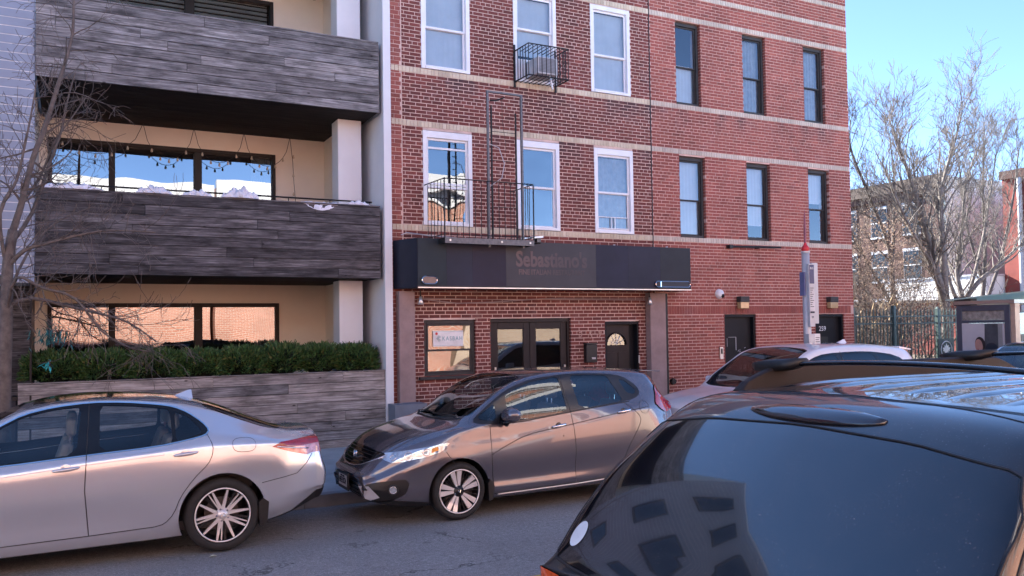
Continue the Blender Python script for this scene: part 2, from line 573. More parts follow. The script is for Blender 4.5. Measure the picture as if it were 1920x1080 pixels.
def asphaltmat():
    m_, n, l, p = newmat('asphalt')
    g = n.new('ShaderNodeNewGeometry')
    pos = g.outputs['Position']
    fine = noise(n, l, pos, 95, 3, 0.7)
    med = noise(n, l, pos, 30, 6, 0.75)
    big = noise(n, l, pos, 0.6, 4, 0.5)
    c = ramp(n, l, fine.outputs[0], [(0.3, (0.16, 0.16, 0.158)), (0.55, (0.28, 0.28, 0.28)), (0.75, (0.55, 0.55, 0.55))]).outputs[0]
    c = mix(n, l, 1.0, c, ramp(n, l, med.outputs[0], [(0.3, (0.62, 0.62, 0.62)), (0.7, (1.25, 1.25, 1.25))]).outputs[0], 'MULTIPLY')
    c = mix(n, l, 1.0, c, ramp(n, l, big.outputs[0], [(0.35, (0.8, 0.8, 0.8)), (0.65, (1.08, 1.08, 1.08))]).outputs[0], 'MULTIPLY')
    # oil spots
    vo = n.new('ShaderNodeTexVoronoi')
    vo.inputs['Scale'].default_value = 1.7
    l.new(pos, vo.inputs['Vector'])
    sp = ramp(n, l, vo.outputs['Distance'], [(0.03, (0.55, 0.55, 0.55)), (0.10, (1, 1, 1))])
    c = mix(n, l, 1.0, c, sp.outputs[0], 'MULTIPLY')
    # fine cracks, broken up
    wv = n.new('ShaderNodeVectorMath')
    wv.operation = 'MULTIPLY_ADD'
    wn = noise(n, l, pos, 2.5, 5, 0.6)
    l.new(wn.outputs[1], wv.inputs[0])
    wv.inputs[1].default_value = (0.6, 0.6, 0.6)
    l.new(pos, wv.inputs[2])
    ve = n.new('ShaderNodeTexVoronoi')
    ve.feature = 'DISTANCE_TO_EDGE'
    ve.inputs['Scale'].default_value = 0.55
    l.new(wv.outputs[0], ve.inputs['Vector'])
    ck = ramp(n, l, ve.outputs['Distance'], [(0.003, (1, 1, 1)), (0.008, (0, 0, 0))])
    cm_ = ramp(n, l, big.outputs[0], [(0.46, (0, 0, 0)), (0.56, (0.8, 0.8, 0.8))])
    c = mix(n, l, mix(n, l, 1.0, ck.outputs[0], cm_.outputs[0], 'MULTIPLY'), c, (0.03, 0.03, 0.03))
    l.new(c, p.inputs['Base Color'])
    p.inputs['Roughness'].default_value = 0.78
    bump(n, l, fine.outputs[0], 0.7, 0.006, p.inputs['Normal'])
    return m_


M['asphalt'] = asphaltmat()


def suvpaint():
    """black lacquer with a film of road dust"""
    return M['black_paint']


# ------------------------------------------------------------------ ground, road, pavement
ground = struct(MB().box(-60, 150, -60, 150, -0.35, -0.12).build('ground', M['ground_soil']))
rd = MB()
prof = [(1.15, -0.06), (1.9, -0.02), (5.6, 0.03), (8.0, 0.0), (9.3, -0.03), (9.95, -0.07)]
nx = 60
vs = []
for i in range(nx + 1):
    x = -40 + i * (90 / nx)
    for (y, z) in prof:
        vs.append((x, y, z))
fs = []
for i in range(nx):
    for j in range(len(prof) - 1):
        a = i * len(prof) + j
        fs.append((a, a + len(prof), a + len(prof) + 1, a + 1))
rd.add(vs, fs)
road = struct(rd.build('road', M['asphalt'], smooth=True))
for y0 in (5.66, 5.86):
    o = MB()
    for i in range(30):
        x = -30 + 2.4 * i
        z = 0.034 - 0.0125 * (y0 - 5.6)
        o.add([(x, y0, z + 0.004), (x + 2.4, y0, z + 0.004), (x + 2.4, y0 + 0.10, z + 0.003), (x, y0 + 0.10, z + 0.003)], [(0, 1, 2, 3)])
    struct(o.build('road_line', M['yellow_line']))
# cross street far right
struct(MB().box(33, 43, -50, 90, -0.11, -0.06).build('road', M['asphalt']))

# far pavement: base plus flags
sw = struct(MB().box(-30, 30, 10.12, 13.6, -0.1, 0.045).build('pavement', M['kerb']))
kb = bpy.data.objects.new('kerb', None)
C.objects.link(kb)
kb.location = (0, 10.0, 0)
struct(kb)
kme = MB().box(0, 1.79, -0.05, 0.11, -0.3, 0.075).mesh('kerb_stone')
kme.materials.append(M['kerb'])
for i in range(24):
    k = put('kerb_stone', kme, None, kb)
    k.location = (-12 + 1.8 * i, 0, 0.0)
    bv(k, 0.02, 2) if i == 0 else None
for ix in range(20):
    for iy, (ya, yb) in enumerate(((10.13, 11.28), (11.29, 12.42), (12.43, 13.49))):
        dx = random.uniform(-0.003, 0.003)
        za = 0.07 + 0.018 * (ya - 10.1) + dx
        zb = 0.07 + 0.018 * (yb - 10.1) + dx
        x = -8 + 1.5 * ix
        b = MB().add([(x + 0.006, ya, 0.0), (x + 1.494, ya, 0.0), (x + 1.494, yb, 0.0), (x + 0.006, yb, 0.0),
                      (x + 0.006, ya, za), (x + 1.494, ya, za), (x + 1.494, yb, zb), (x + 0.006, yb, zb)],
                     [(0, 1, 5, 4), (1, 2, 6, 5), (2, 3, 7, 6), (3, 0, 4, 7), (4, 5, 6, 7), (3, 2, 1, 0)])
        b.build('paving_slab', M['concrete'], sw)
# near pavement (behind and beside the camera)
struct(MB().box(-30, 50, -3.6, 1.10, -0.1, 0.07).build('pavement', M['concrete']))
# park ground beyond the brick house
struct(MB().box(16.2, 60, 12.9, 90, -0.1, 0.11).build('ground', M['ground_soil']))

# ------------------------------------------------------------------ brick houses
FY = 13.5
CP = Vector((0, 0, 2.03))
_bm = {}


def brick_mesh(w, h, mat, depth=0.11, key=''):
    k = (round(w, 2), round(h, 3), mat.name, depth)
    if k not in _bm:
        w = max(0.02, round(w, 2) - 0.001)
        me = MB().add([(0, 0, 0), (w, 0, 0), (w, depth, 0), (0, depth, 0), (0, 0, h), (w, 0, h), (w, depth, h), (0, depth, h)],
                      [(0, 1, 5, 4), (1, 2, 6, 5), (3, 0, 4, 7), (4, 5, 6, 7), (3, 2, 1, 0)]).mesh('brick', recalc=False)
        me.materials.append(mat)
        _bm[k] = me
    return _bm[k]


def free_intervals(x0, x1, za, zb, openings):
    iv = [(x0, x1)]
    for (a, b, c, d) in openings:
        if d > za + 0.012 and c < zb - 0.012:
            nv = []
            for (p, q) in iv:
                if b <= p or a >= q:
                    nv.append((p, q))
                else:
                    if a > p:
                        nv.append((p, a))
                    if b < q:
                        nv.append((b, q))
            iv = nv
    return iv


def wall_core(name, x0, x1, z0, z1, openings, mat, parent, y0=FY + 0.005, y1=FY + 0.32, g=0.009):
    xs = sorted(set([x0, x1] + [v for o in openings for v in (max(x0, o[0] - g), min(x1, o[1] + g))]))
    zs = sorted(set([z0, z1] + [v for o in openings for v in (max(z0, o[2] - g), min(z1, o[3] + g))]))
    b = MB()
    for j in range(len(zs) - 1):
        run = None
        for i in range(len(xs) - 1):
            cx, cz = (xs[i] + xs[i + 1]) / 2, (zs[j] + zs[j + 1]) / 2
            hole = any(o[0] - g < cx < o[1] + g and o[2] - g < cz < o[3] + g for o in openings)
            if not hole:
                run = (run[0], xs[i + 1]) if run else (xs[i], xs[i + 1])
            if (hole or i == len(xs) - 2) and run:
                b.box(run[0], run[1], y0, y1, zs[j], zs[j + 1])
                run = None
    return b.build(name, mat, parent)


def lay_bricks(root, x0, x1, segs, openings, mat, phase=0.0, prefer=None, old_to=None, hide=()):
    P, J = 0.2034, 0.0135
    cells = []
    for (za, zb, skip_header) in segs:
        n = max(1, round((zb - za) / 0.0655))
        h = (zb - za) / n
        for r in range(n):
            zt = zb - r * h
            zc0, zc1 = zt - h + J * 0.55, zt - J * 0.45
            header = (r % 7 == 6) and not skip_header
            pitch = P / 2 if header else P
            off = phase + (0.0 if r % 2 else P / 2) + (P / 4 if header else 0)
            for (p, q) in free_intervals(x0, x1, zt - h, zt, openings):
                k = math.floor((p - off) / pitch)
                while off + k * pitch < q:
                    a, b = off + k * pitch + J / 2, off + (k + 1) * pitch - J / 2
                    a2, b2 = max(a, p + (0.0 if p > x0 else 0.0)), min(b, q)
                    if b2 - a2 > 0.025:
                        cells.append((a2, b2, zc0, zc1))
                    k += 1
    random.shuffle(cells)

    def vis(c):
        cx, cz = (c[0] + c[1]) / 2, (c[2] + c[3]) / 2
        if any(h[0] < cx < h[1] and h[2] < cz < h[3] for h in hide):
            return 1e9
        full = 0 if c[1] - c[0] > 0.15 else 60
        return (cx ** 2 + FY ** 2 + (cz - 2) ** 2) + full
    cells.sort(key=vis)
    one, rest = cells[:300], cells[300:]
    for (a, b, c, d) in one:
        o = put('brick', brick_mesh(b - a, d - c, mat), None, root)
        o.location = (a, FY + random.uniform(-0.002, 0.0015), c)
    bb = MB()
    for (a, b, c, d) in rest:
        y = FY + random.uniform(-0.002, 0.0015)
        bb.add([(a, y, c), (b, y, c), (b, y + 0.11, c), (a, y + 0.11, c), (a, y, d), (b, y, d), (b, y + 0.11, d), (a, y + 0.11, d)],
               [(0, 1, 5, 4), (1, 2, 6, 5), (3, 0, 4, 7), (4, 5, 6, 7), (3, 2, 1, 0)])
    tag(bb.build('brick', mat, root, recalc=False), kind='stuff')


def upright_band(root, x0, x1, za, zb, mat, openings=(), pitch=0.0675, w=0.058, proud=0.006, name='brick'):
    b = MB()
    for (p, q) in free_intervals(x0, x1, za, zb, openings):
        x = p
        while x + w * 0.6 < q:
            y = FY - proud + random.uniform(-0.0015, 0.0015)
            b.box(x, min(x + w, q), y, y + 0.1, za + 0.004, zb - 0.004)
            x += pitch
    tag(b.build(name, mat, root, recalc=False), kind='stuff')


def sash(parent, x0, x1, z0, z1, fr, glass, y=FY, split=0.5, casing=0.075, top=0.09, back=None, back_y=0.12, proud=-0.008, extra=None, sashw=0.04):
    """double hung sash; the frame is the part, panes and blinds its sub-parts"""
    b = MB()
    ya, yb = y + proud, y + 0.10
    b.box(x0, x0 + casing, ya, yb, z0, z1)
    b.box(x1 - casing, x1, ya, yb, z0, z1)
    b.box(x0 + casing, x1 - casing, ya, yb, z1 - top, z1)
    b.box(x0 + casing, x1 - casing, ya - 0.012, yb, z0, z0 + 0.05)
    xi0, xi1, zi0, zi1 = x0 + casing, x1 - casing, z0 + 0.05, z1 - top
    zm = zi0 + (zi1 - zi0) * split
    s = sashw
    # upper sash (outer), lower sash (inner)
    for (a, c, yy) in ((zm - 0.015, zi1, y + 0.035), (zi0, zm + 0.02, y + 0.062)):
        b.box(xi0 + 0.001, xi0 + s, yy, yy + 0.026, a, c)
        b.box(xi1 - s, xi1 - 0.001, yy, yy + 0.026, a, c)
        b.box(xi0 + s, xi1 - s, yy, yy + 0.026, a, a + s)
        b.box(xi0 + s, xi1 - s, yy, yy + 0.026, c - s, c - 0.001)
    w = b.build('window', fr, parent)
    bv(w, 0.004, 1)
    for (a, c, yy) in ((zm - 0.015 + s, zi1 - s, y + 0.048), (zi0 + s, zm + 0.02 - s, y + 0.075)):
        tlt = random.uniform(-0.004, 0.004)
        pm = MB().add([(xi0 + s, yy + tlt, a), (xi1 - s, yy - tlt, a), (xi1 - s, yy - tlt + 0.002, c), (xi0 + s, yy + tlt + 0.002, c)], [(0, 1, 2, 3)])
        pm.build('pane', glass, w)
    if back is not None:
        for (bx0, bx1, bz0, bz1, mt) in back:
            bb = MB()
            # a hanging sheet with shallow folds
            n = 24
            X0, X1 = x0 + bx0 * (x1 - x0), x0 + bx1 * (x1 - x0)
            Z0, Z1 = z0 + bz0 * (z1 - z0), z0 + bz1 * (z1 - z0)
            vs = []
            amp = 0.012 if mt is M['curtain'] else 0.002
            for i in range(n + 1):
                yy = y + back_y + amp * math.sin(i * 1.9) + amp * 0.5 * math.sin(i * 4.1)
                vs += [(X0 + (X1 - X0) * i / n, yy, Z0), (X0 + (X1 - X0) * i / n, yy, Z1)]
            bb.add(vs, [(2 * i, 2 * i + 2, 2 * i + 3, 2 * i + 1) for i in range(n)])
            bb.build('blind' if mt is M['blind'] else 'curtain', mt, w, smooth=True)
    return w


H1 = empty('brick_house', 'dark maroon brick house with white framed windows above the dark shop sign', 'house')
W1 = [(5.33, 6.265, 6.58, 8.30), (7.15, 8.07, 6.58, 8.30), (8.84, 9.77, 6.58, 8.30),
      (5.34, 6.28, 3.835, 5.49), (7.175, 8.095, 3.835, 5.49), (8.875, 9.79, 3.835, 5.49),
      (5.33, 6.30, 1.21, 2.175), (6.60, 8.285, 0.10, 2.19), (9.06, 9.86, 0.10, 2.115)]
B1L, B1R = 4.735, 10.235
wall_core('wall', 4.74, B1R + 0.01, 0.0, 10.2, W1, M['mortar_pink'], H1)
MB().box(4.74, 10.24, 14.6, 14.7, 0.0, 10.1).build('dark_backdrop', M['room_dark'], H1)  # added near-black sheet: its colour stands in for the unlit rooms
MB().box(4.74, 10.24, FY + 0.32, 24, 10.0, 10.15).build('roof', M['room_dark'], H1)
band_z = [3.73, 5.54, 6.47, 8.32]
segs1 = [(0.10, 3.73, False), (3.835, 5.54, False), (5.64, 6.47, False), (6.57, 8.32, False), (8.42, 9.95, False)]
lay_bricks(H1, 4.97, B1R, segs1, W1, M['brick_maroon'], 0.03, hide=((4.7, 10.7, 2.60, 3.62), (4, 11, 0, 0.9), (4.8, 5.1, 0, 2.7), (4, 11, 8.2, 12)))
# old, rougher bricks along the left corner
ob = MB()
z = 0.10
r_ = 0
while z < 9.9:
    h = random.uniform(0.058, 0.068)
    xs_ = [4.735 + random.uniform(-0.012, 0.006), 4.84 + random.uniform(-0.02, 0.02) if r_ % 2 else 4.955 + random.uniform(-0.03, 0.008), 4.958]
    for a, b in zip(xs_[:-1], xs_[1:]):
        if b - a > 0.03:
            y = FY + random.uniform(-0.006, 0.003)
            ob.box(a, b - 0.01, y, y + 0.1, z, z + h)
    z += h + random.uniform(0.006, 0.013)
    r_ += 1
tag(ob.build('brick', M['brick_old'], H1), 'bright red uneven old brick along the left corner', kind='stuff')
for zb_ in band_z:
    upright_band(H1, 4.775, B1R, zb_, zb_ + 0.10, M['brick_cream'])
cp = MB().box(4.70, 10.24, FY - 0.04, FY + 0.40, 9.96, 10.08)
cp.build('coping', M['kerb'], H1)
gl = M['glass_old']
bl, cu_ = M['blind'], M['curtain']
sash(H1, *W1[0][:2], *W1[0][2:], M['white_frame'], M['glass_win'], split=0.44, back=[(0.08, 0.92, 0.05, 0.93, bl)])
w_ = sash(H1, *W1[1][:2], *W1[1][2:], M['white_frame'], M['glass_win'], split=0.60, back=[(0.08, 0.92, 0.3, 0.93, bl)])
MB().box(7.26, 7.97, FY + 0.05, FY + 0.085, 6.98, 7.02).build('rail', M['white_frame'], w_)
sash(H1, *W1[2][:2], *W1[2][2:], M['white_frame'], M['glass_win'], split=0.44, back=[(0.08, 0.92, 0.05, 0.93, bl)])
w_ = sash(H1, *W1[3][:2], *W1[3][2:], M['white_frame'], gl, split=0.42, top=0.12)
MB().box(5.44, 6.18, FY + 0.03, FY + 0.06, 5.18, 5.215).build('rail', M['white_frame'], w_)
MB().box(5.44, 6.18, FY + 0.03, FY + 0.06, 4.55, 4.59).build('rail', M['white_frame'], w_)
MB().box(6.09, 6.13, FY + 0.10, FY + 0.13, 3.9, 5.36).build('curtain', M['room_dark'], w_)
sash(H1, *W1[4][:2], *W1[4][2:], M['white_frame'], gl, split=0.50, top=0.12)
w_ = sash(H1, *W1[5][:2], *W1[5][2:], M['white_frame'], M['glass_win'], split=0.50, top=0.12, back=[(0.08, 0.92, 0.05, 0.9, cu_)])
scr = MB()
scr.box(8.97, 9.70, FY + 0.04, FY + 0.055, 3.93, 3.945).box(8.97, 9.70, FY + 0.04, FY + 0.055, 4.15, 4.165)
for x in (8.97, 9.28, 9.36, 9.685):
    scr.box(x, x + 0.015, FY + 0.038, FY + 0.053, 3.946, 4.149)
scr.build('insect_screen', M['white_frame'], w_)

# shop window, shop doors, front door
w_ = sash(H1, *W1[6][:2], *W1[6][2:], M['grey_frame'], gl, split=0.46, casing=0.05, top=0.06, proud=0.045, sashw=0.035)
MB().box(5.22, 6.42, FY - 0.07, FY + 0.04, 1.155, 1.205).build('sill', M['grey_frame'], w_)
d = MB()
d.box(6.60, 6.65, FY + 0.05, FY + 0.15, 0.1, 2.19).box(8.235, 8.285, FY + 0.05, FY + 0.15, 0.1, 2.19).box(6.65, 8.235, FY + 0.05, FY + 0.15, 2.13, 2.19)
fr_ = d.build('door_frame', M['door_brown'], H1)
for (a, b) in ((6.652, 7.438), (7.446, 8.233)):
    d = MB()
    d.box(a, a + 0.13, FY + 0.08, FY + 0.125, 0.1, 2.128).box(b - 0.13, b, FY + 0.08, FY + 0.125, 0.1, 2.128)
    d.box(a + 0.13, b - 0.13, FY + 0.08, FY + 0.125, 2.0, 2.128).box(a + 0.13, b - 0.13, FY + 0.08, FY + 0.125, 0.1, 0.42)
    dd = d.build('door', M['door_brown'], H1)
    bv(dd, 0.006, 1)
    MB().add([(a + 0.13, FY + 0.10, 0.42), (b - 0.13, FY + 0.10, 0.42), (b - 0.13, FY + 0.102, 2.0), (a + 0.13, FY + 0.102, 2.0)], [(0, 1, 2, 3)]).build('pane', M['glass_win'], dd)
    hx = b - 0.06 if a < 7 else a + 0.62
    MB().tube([(a + 0.06 if a < 7 else b - 0.06, FY + 0.055, 1.20), (a + 0.06 if a < 7 else b - 0.06, FY + 0.055, 1.32)], 0.02, 10).build('lock', M['metal_trim'], dd)
# arch window door
d = MB()
d.box(9.06, 9.11, FY + 0.02, FY + 0.18, 0.1, 2.115).box(9.83, 9.86, FY + 0.02, FY + 0.18, 0.1, 2.115).box(9.11, 9.83, FY + 0.02, FY + 0.18, 2.065, 2.115)
d.build('door_frame', M['door_black'], H1)
cx_, cz_ = 9.40, 1.66
arc = [(cx_ + 0.24 * math.cos(t), cz_ + 0.24 * math.sin(t)) for t in np.linspace(0, math.pi, 17)]
dm = MB()
pts = [(9.112, 0.1), (9.70, 0.1), (9.70, 2.063), (9.112, 2.063)]
# door leaf around the fanlight: lower leaf, and strips above following the arc
dm.box(9.112, 9.70, FY + 0.12, FY + 0.165, 0.1, cz_)
for i in range(16):
    (xa, za), (xb, zb) = arc[i], arc[i + 1]
    dm.add([(xa, FY + 0.12, za), (xb, FY + 0.12, zb), (xb, FY + 0.12, 2.063), (xa, FY + 0.12, 2.063),
            (xa, FY + 0.165, za), (xb, FY + 0.165, zb), (xb, FY + 0.165, 2.063), (xa, FY + 0.165, 2.063)],
           [(0, 1, 2, 3), (7, 6, 5, 4), (0, 4, 5, 1), (3, 2, 6, 7)])
dm.box(9.112, cx_ - 0.24, FY + 0.12, FY + 0.165, cz_, 2.063).box(cx_ + 0.24, 9.70, FY + 0.12, FY + 0.165, cz_, 2.063)
door = dm.build('door', M['door_brown'], H1)
MB().prism([(9.17, 0.28), (9.385, 0.28), (9.385, 1.52), (9.17, 1.52)], FY + 0.108, FY + 0.119).build('door_panel', M['door_brown'], door)
MB().prism([(9.43, 0.28), (9.645, 0.28), (9.645, 1.52), (9.43, 1.52)], FY + 0.108, FY + 0.119).build('door_panel', M['door_brown'], door)
MB().tube([(x, FY + 0.112, z) for x, z in arc], 0.018, 6).build('fanlight_rim', M['door_brown'], door)
MB().add([(x, FY + 0.14, z) for x, z in arc], [tuple(range(17))]).build('pane', M['glass_old'], door)
lead = MB()
for t in (0.5, 1.05, 1.57, 2.1, 2.64):
    lead.tube([(cx_, FY + 0.134, cz_ + 0.01), (cx_ + 0.23 * math.cos(t), FY + 0.134, cz_ + 0.23 * math.sin(t))], 0.006, 5)
lead.tube([(cx_ + 0.11 * math.cos(t), FY + 0.134, cz_ + 0.11 * math.sin(t)) for t in np.linspace(0.05, math.pi - 0.05, 10)], 0.006, 5)
lead.build('glazing_bar', M['metal_trim'], door)
MB().box(9.705, 9.829, FY + 0.15, FY + 0.17, 0.1, 2.063).build('door_frame', M['door_black'], H1)
MB().tube([(9.845, FY - 0.01, 1.30), (9.845, FY - 0.01, 1.45)], 0.018, 8).build('lock', M['metal_trim'], H1)
# pilasters beside the shop front
for (a, b) in ((4.815, 5.10), (10.02, 10.40)):
    p_ = MB().box(a, b, 13.33, FY - 0.004, 0.07, 2.675).build('pilaster', M['pilaster'], H1)
    bv(p_, 0.012)
MB().box(10.405, 10.47, 13.36, FY - 0.004, 0.07, 2.66).build('downpipe', M['black_iron'], H1)
MB().box(4.60, 5.16, 12.98, 13.32, 0.10, 0.80).build('plinth', simple('blue_grey_stone', (0.17, 0.19, 0.23), 0.6, var=0.12), H1)

# house number 257
def text(body, size, loc, mat, name, parent=None, extrude=0.004, rot=(R(90), 0, 0), offset=0.0, align='CENTER', sx=1.0, spacing=1.0):
    cu2 = bpy.data.curves.new(name, 'FONT')
    cu2.body = body
    cu2.size = size
    cu2.extrude = extrude
    cu2.offset = offset
    cu2.align_x = align
    cu2.align_y = 'CENTER'
    cu2.resolution_u = 3
    cu2.space_character = spacing
    t = bpy.data.objects.new('tmp', cu2)
    C.objects.link(t)
    dg = bpy.context.evaluated_depsgraph_get()
    me = bpy.data.meshes.new_from_object(t.evaluated_get(dg))
    bpy.data.objects.remove(t)
    me.materials.clear()
    me.materials.append(mat)
    me.name = name
    o = bpy.data.objects.new(name, me)
    C.objects.link(o)
    o.parent = parent
    o.location = loc
    o.rotation_euler = rot
    o.scale = (sx, 1, 1)
    return o


for ch, x in (('2', 8.50), ('5', 8.72), ('7', 8.93)):
    text(ch, 0.19, (x, FY - 0.012, 1.86), simple('number_metal', (0.42, 0.28, 0.25), 0.5, 0.4), 'house_number', H1)

# notice in the shop window
nt_ = empty('window_notice', 'small white printed notice stuck inside the shop window left of the doors', 'notice')
MB().box(5.50, 6.075, FY + 0.03, FY + 0.033, 1.72, 1.995).build('sheet', M['white_print'], nt_)
text('KASBAH', 0.105, (5.865, FY + 0.029, 1.855), simple('teal_print', (0.16, 0.36, 0.40), 0.6), 'lettering', nt_, 0.001, sx=0.85, spacing=1.25)
lg = MB()
for t in range(4):
    x, z = 5.565 + 0.012 * t, 1.86
    lg.tube([(x + 0.05, FY + 0.028, z + 0.055 - 0.008 * t), (x, FY + 0.028, z), (x + 0.05, FY + 0.028, z - 0.055 + 0.008 * t)], 0.0035, 4)
lg.build('emblem', simple('teal_print2', (0.25, 0.42, 0.45), 0.6), nt_)
MB().lathe([(0.0, -0.003), (0.024, -0.003), (0.024, 0.0)], (5.565, FY + 0.029, 1.945), 'y', 16).build('dot', M['red_ball'], nt_)
bdr = MB()
for i in range(26):
    x = 5.515 + i * 0.0218
    bdr.box(x, x + 0.012, FY + 0.028, FY + 0.030, 1.975, 1.984).box(x, x + 0.012, FY + 0.028, FY + 0.030, 1.731, 1.740)
bdr.build('border_print', simple('teal_print3', (0.25, 0.42, 0.45), 0.6), nt_)

# second brick house
H2 = empty('brick_house', 'lighter red brick house with narrow dark windows at the corner of the park', 'house')
W2 = [(10.92, 11.565, 6.58, 8.30), (12.735, 13.39, 6.58, 8.30), (14.54, 15.20, 6.58, 8.30),
      (10.955, 11.63, 3.835, 5.50), (12.77, 13.445, 3.835, 5.50), (14.60, 15.255, 3.835, 5.50),
      (12.06, 12.935, 0.10, 2.235), (14.715, 15.62, 0.10, 2.225)]
B2L, B2R = 10.262, 15.95
wall_core('wall', B2L - 0.005, B2R, 0.0, 10.3, W2, M['mortar_red'], H2)
MB().box(B2R - 0.30, B2R - 0.003, FY + 0.33, 24, 0.0, 10.2).build('side_wall', M['brick_red'], H2)
MB().box(B2L, B2R - 0.31, 14.6, 14.7, 0.0, 10.1).build('dark_backdrop', M['room_dark'], H2)  # same added dark sheet, room shade put into its colour
MB().box(B2L, B2R - 0.31, FY + 0.33, 24, 10.0, 10.15).build('roof', M['room_dark'], H2)
segs2 = [(0.10, 2.235, True), (2.43, 3.73, False), (3.835, 5.54, False), (5.64, 6.47, False), (6.57, 8.32, False), (8.42, 8.82, True), (8.92, 9.32, True), (9.42, 10.1, True)]
lay_bricks(H2, B2L, B2R, segs2, W2, M['brick_red'], 0.11, hide=((10, 10.7, 2.60, 3.62), (4, 20, 0, 0.95), (9.9, 10.5, 0, 2.7), (4, 20, 8.5, 12), (11.5, 20, 0, 1.3)))
for zb_ in band_z + [8.82, 9.32]:
    upright_band(H2, B2L, B2R, zb_, zb_ + 0.10, M['brick_pale'])
upright_band(H2, 10.48, 15.85, 2.245, 2.425, M['brick_red'], proud=0.002)
MB().box(B2L, B2R + 0.03, FY - 0.03, FY + 0.4, 10.105, 10.2).build('coping', M['kerb'], H2)
MB().box(10.238, 10.260, FY - 0.004, FY + 0.1, 0.1, 10.0).build('expansion_joint', M['black_iron'], H2)
for i, (a, b, c, d_) in enumerate(W2[:6]):
    bk = [[(0.0, 1.0, 0.0, 0.5, bl)], [(0.0, 1.0, 0.02, 0.95, cu_)], [(0, 1, 0.02, 0.97, cu_)],
          [(0, 1, 0.02, 0.97, bl)], [(0, 1, 0.2, 0.97, bl)], [(0, 1, 0.55, 0.97, bl)]][i]
    sash(H2, a, b, c, d_, M['grey_frame'], M['glass_win'], split=0.47, casing=0.055, top=0.07, y=FY + 0.07, proud=0.0, back=bk, sashw=0.03, back_y=0.13)
# doors of the second house
for (a, b, h, nm) in ((12.06, 12.935, 2.235, 0), (14.715, 15.62, 2.225, 1)):
    MB().box(a, a + 0.045, FY + 0.03, FY + 0.2, 0.1, h).box(b - 0.045, b, FY + 0.03, FY + 0.2, 0.1, h).box(a + 0.045, b - 0.045, FY + 0.03, FY + 0.2, h - 0.05, h).build('door_frame', M['door_black'], H2)
    dr = MB().box(a + 0.047, b - 0.047, FY + 0.12, FY + 0.17, 0.1, h - 0.052).build('door', M['door_black'], H2)
    if nm == 0:
        s_ = MB().box(a + 0.16, a + 0.167, FY + 0.114, FY + 0.119, 1.56, 1.74).box(a + 0.40, a + 0.413, FY + 0.114, FY + 0.119, 1.48, 1.76).box(a + 0.2, a + 0.4, FY + 0.114, FY + 0.119, 1.755, 1.762)
        s_.build('scratch', M['pole_grey'], dr)
        sc_ = MB()
        for k in range(9):
            x, z = a + 0.42 + 0.3 * random.random(), 1.32 + 0.2 * random.random()
            sc_.tube([(x, FY + 0.117, z), (x + random.uniform(-.05, .05), FY + 0.117, z + random.uniform(-.05, .05))], 0.006, 4)
        sc_.build('scratch', M['pole_grey'], dr)
    else:
        text('259', 0.15, (a + 0.34, FY + 0.118, 1.90), M['white_print'], 'door_number', dr, 0.002)
        MB().box(a + 0.22, a + 0.50, FY + 0.112, FY + 0.119, 1.45, 1.72).build('door_panel', M['black_plastic'], dr)

# small things on the facade of the second house
for x, lab in ((12.52, 'boxy wall lamp above the left black door of the light brick house'), (15.185, 'boxy wall lamp above the black door numbered 259')):
    wl = empty('wall_lamp', lab, 'wall lamp', 'wall lamps above the doors', (x, FY - 0.06, 2.37))
    o = MB().box(x - 0.125, x + 0.125, FY - 0.14, FY - 0.01, 2.50, 2.62).build('lamp_housing', M['grey_frame'], wl)
    at(wl, o)
    bv(o, 0.01)
    o = MB().prism([(x - 0.12, 2.50), (x + 0.12, 2.50), (x + 0.115, 2.36), (x - 0.115, 2.36)], FY - 0.13, FY - 0.015).build('lamp_glass', simple('amber_glass', (0.45, 0.33, 0.17), 0.15, coat=1.0), wl)
    at(wl, o)
    bv(o, 0.01)
cm = empty('security_camera', 'white dome security camera on the light brick wall', 'camera')
MB().lathe([(0.0, -0.10), (0.05, -0.095), (0.085, -0.07), (0.10, -0.03), (0.105, -0.007)], (11.92, FY, 2.67), 'y', 24).build('housing', M['white_frame'], cm, smooth=True)
MB().lathe([(0.0, -0.118), (0.03, -0.11), (0.045, -0.09), (0.045, -0.085)], (11.95, FY, 2.63), 'y', 16).build('dome', M['gloss_black'], cm, smooth=True)
ic = empty('intercom', 'narrow metal intercom beside the left black door', 'intercom')
MB().box(11.90, 11.985, FY - 0.03, FY - 0.004, 1.31, 1.56).build('plate', M['metal_trim'], ic)
MB().box(11.92, 11.965, FY - 0.036, FY - 0.0302, 1.42, 1.53).build('speaker_slot', M['black_plastic'], ic)
vp_ = empty('wall_vent', 'round black vent low on the light brick wall beside the pilaster', 'vent')
MB().tube([(10.66, FY - 0.06, 0.90), (10.66, FY - 0.003, 0.90)], 0.055, 16).build('pipe', M['black_iron'], vp_)
MB().lathe([(0.07, -0.012), (0.07, -0.002), (0.05, -0.002)], (10.66, FY, 0.90), 'y', 18).build('flange', M['black_iron'], vp_)
br = empty('sign_bracket', 'long black horizontal bracket on the light brick wall under the cream band', 'bracket')
MB().tube([(12.17, FY - 0.09, 3.665), (13.62, FY - 0.09, 3.69)], 0.022, 8).build('bar', M['black_iron'], br)
MB().box(12.15, 12.24, FY - 0.12, FY - 0.003, 3.63, 3.70).build('mount', M['black_iron'], br)
MB().box(12.95, 12.99, FY - 0.10, FY - 0.007, 3.65, 3.675).build('mount', M['black_iron'], br)
mbx = empty('mailbox', 'black wall mailbox beside the brown front door', 'mailbox')
o = MB().box(8.56, 8.80, FY - 0.11, FY - 0.003, 1.35, 1.69).build('box', M['black_plastic'], mbx)
bv(o, 0.01)
o = MB().box(8.555, 8.805, FY - 0.118, FY - 0.002, 1.693, 1.72).build('lid', M['black_plastic'], mbx)
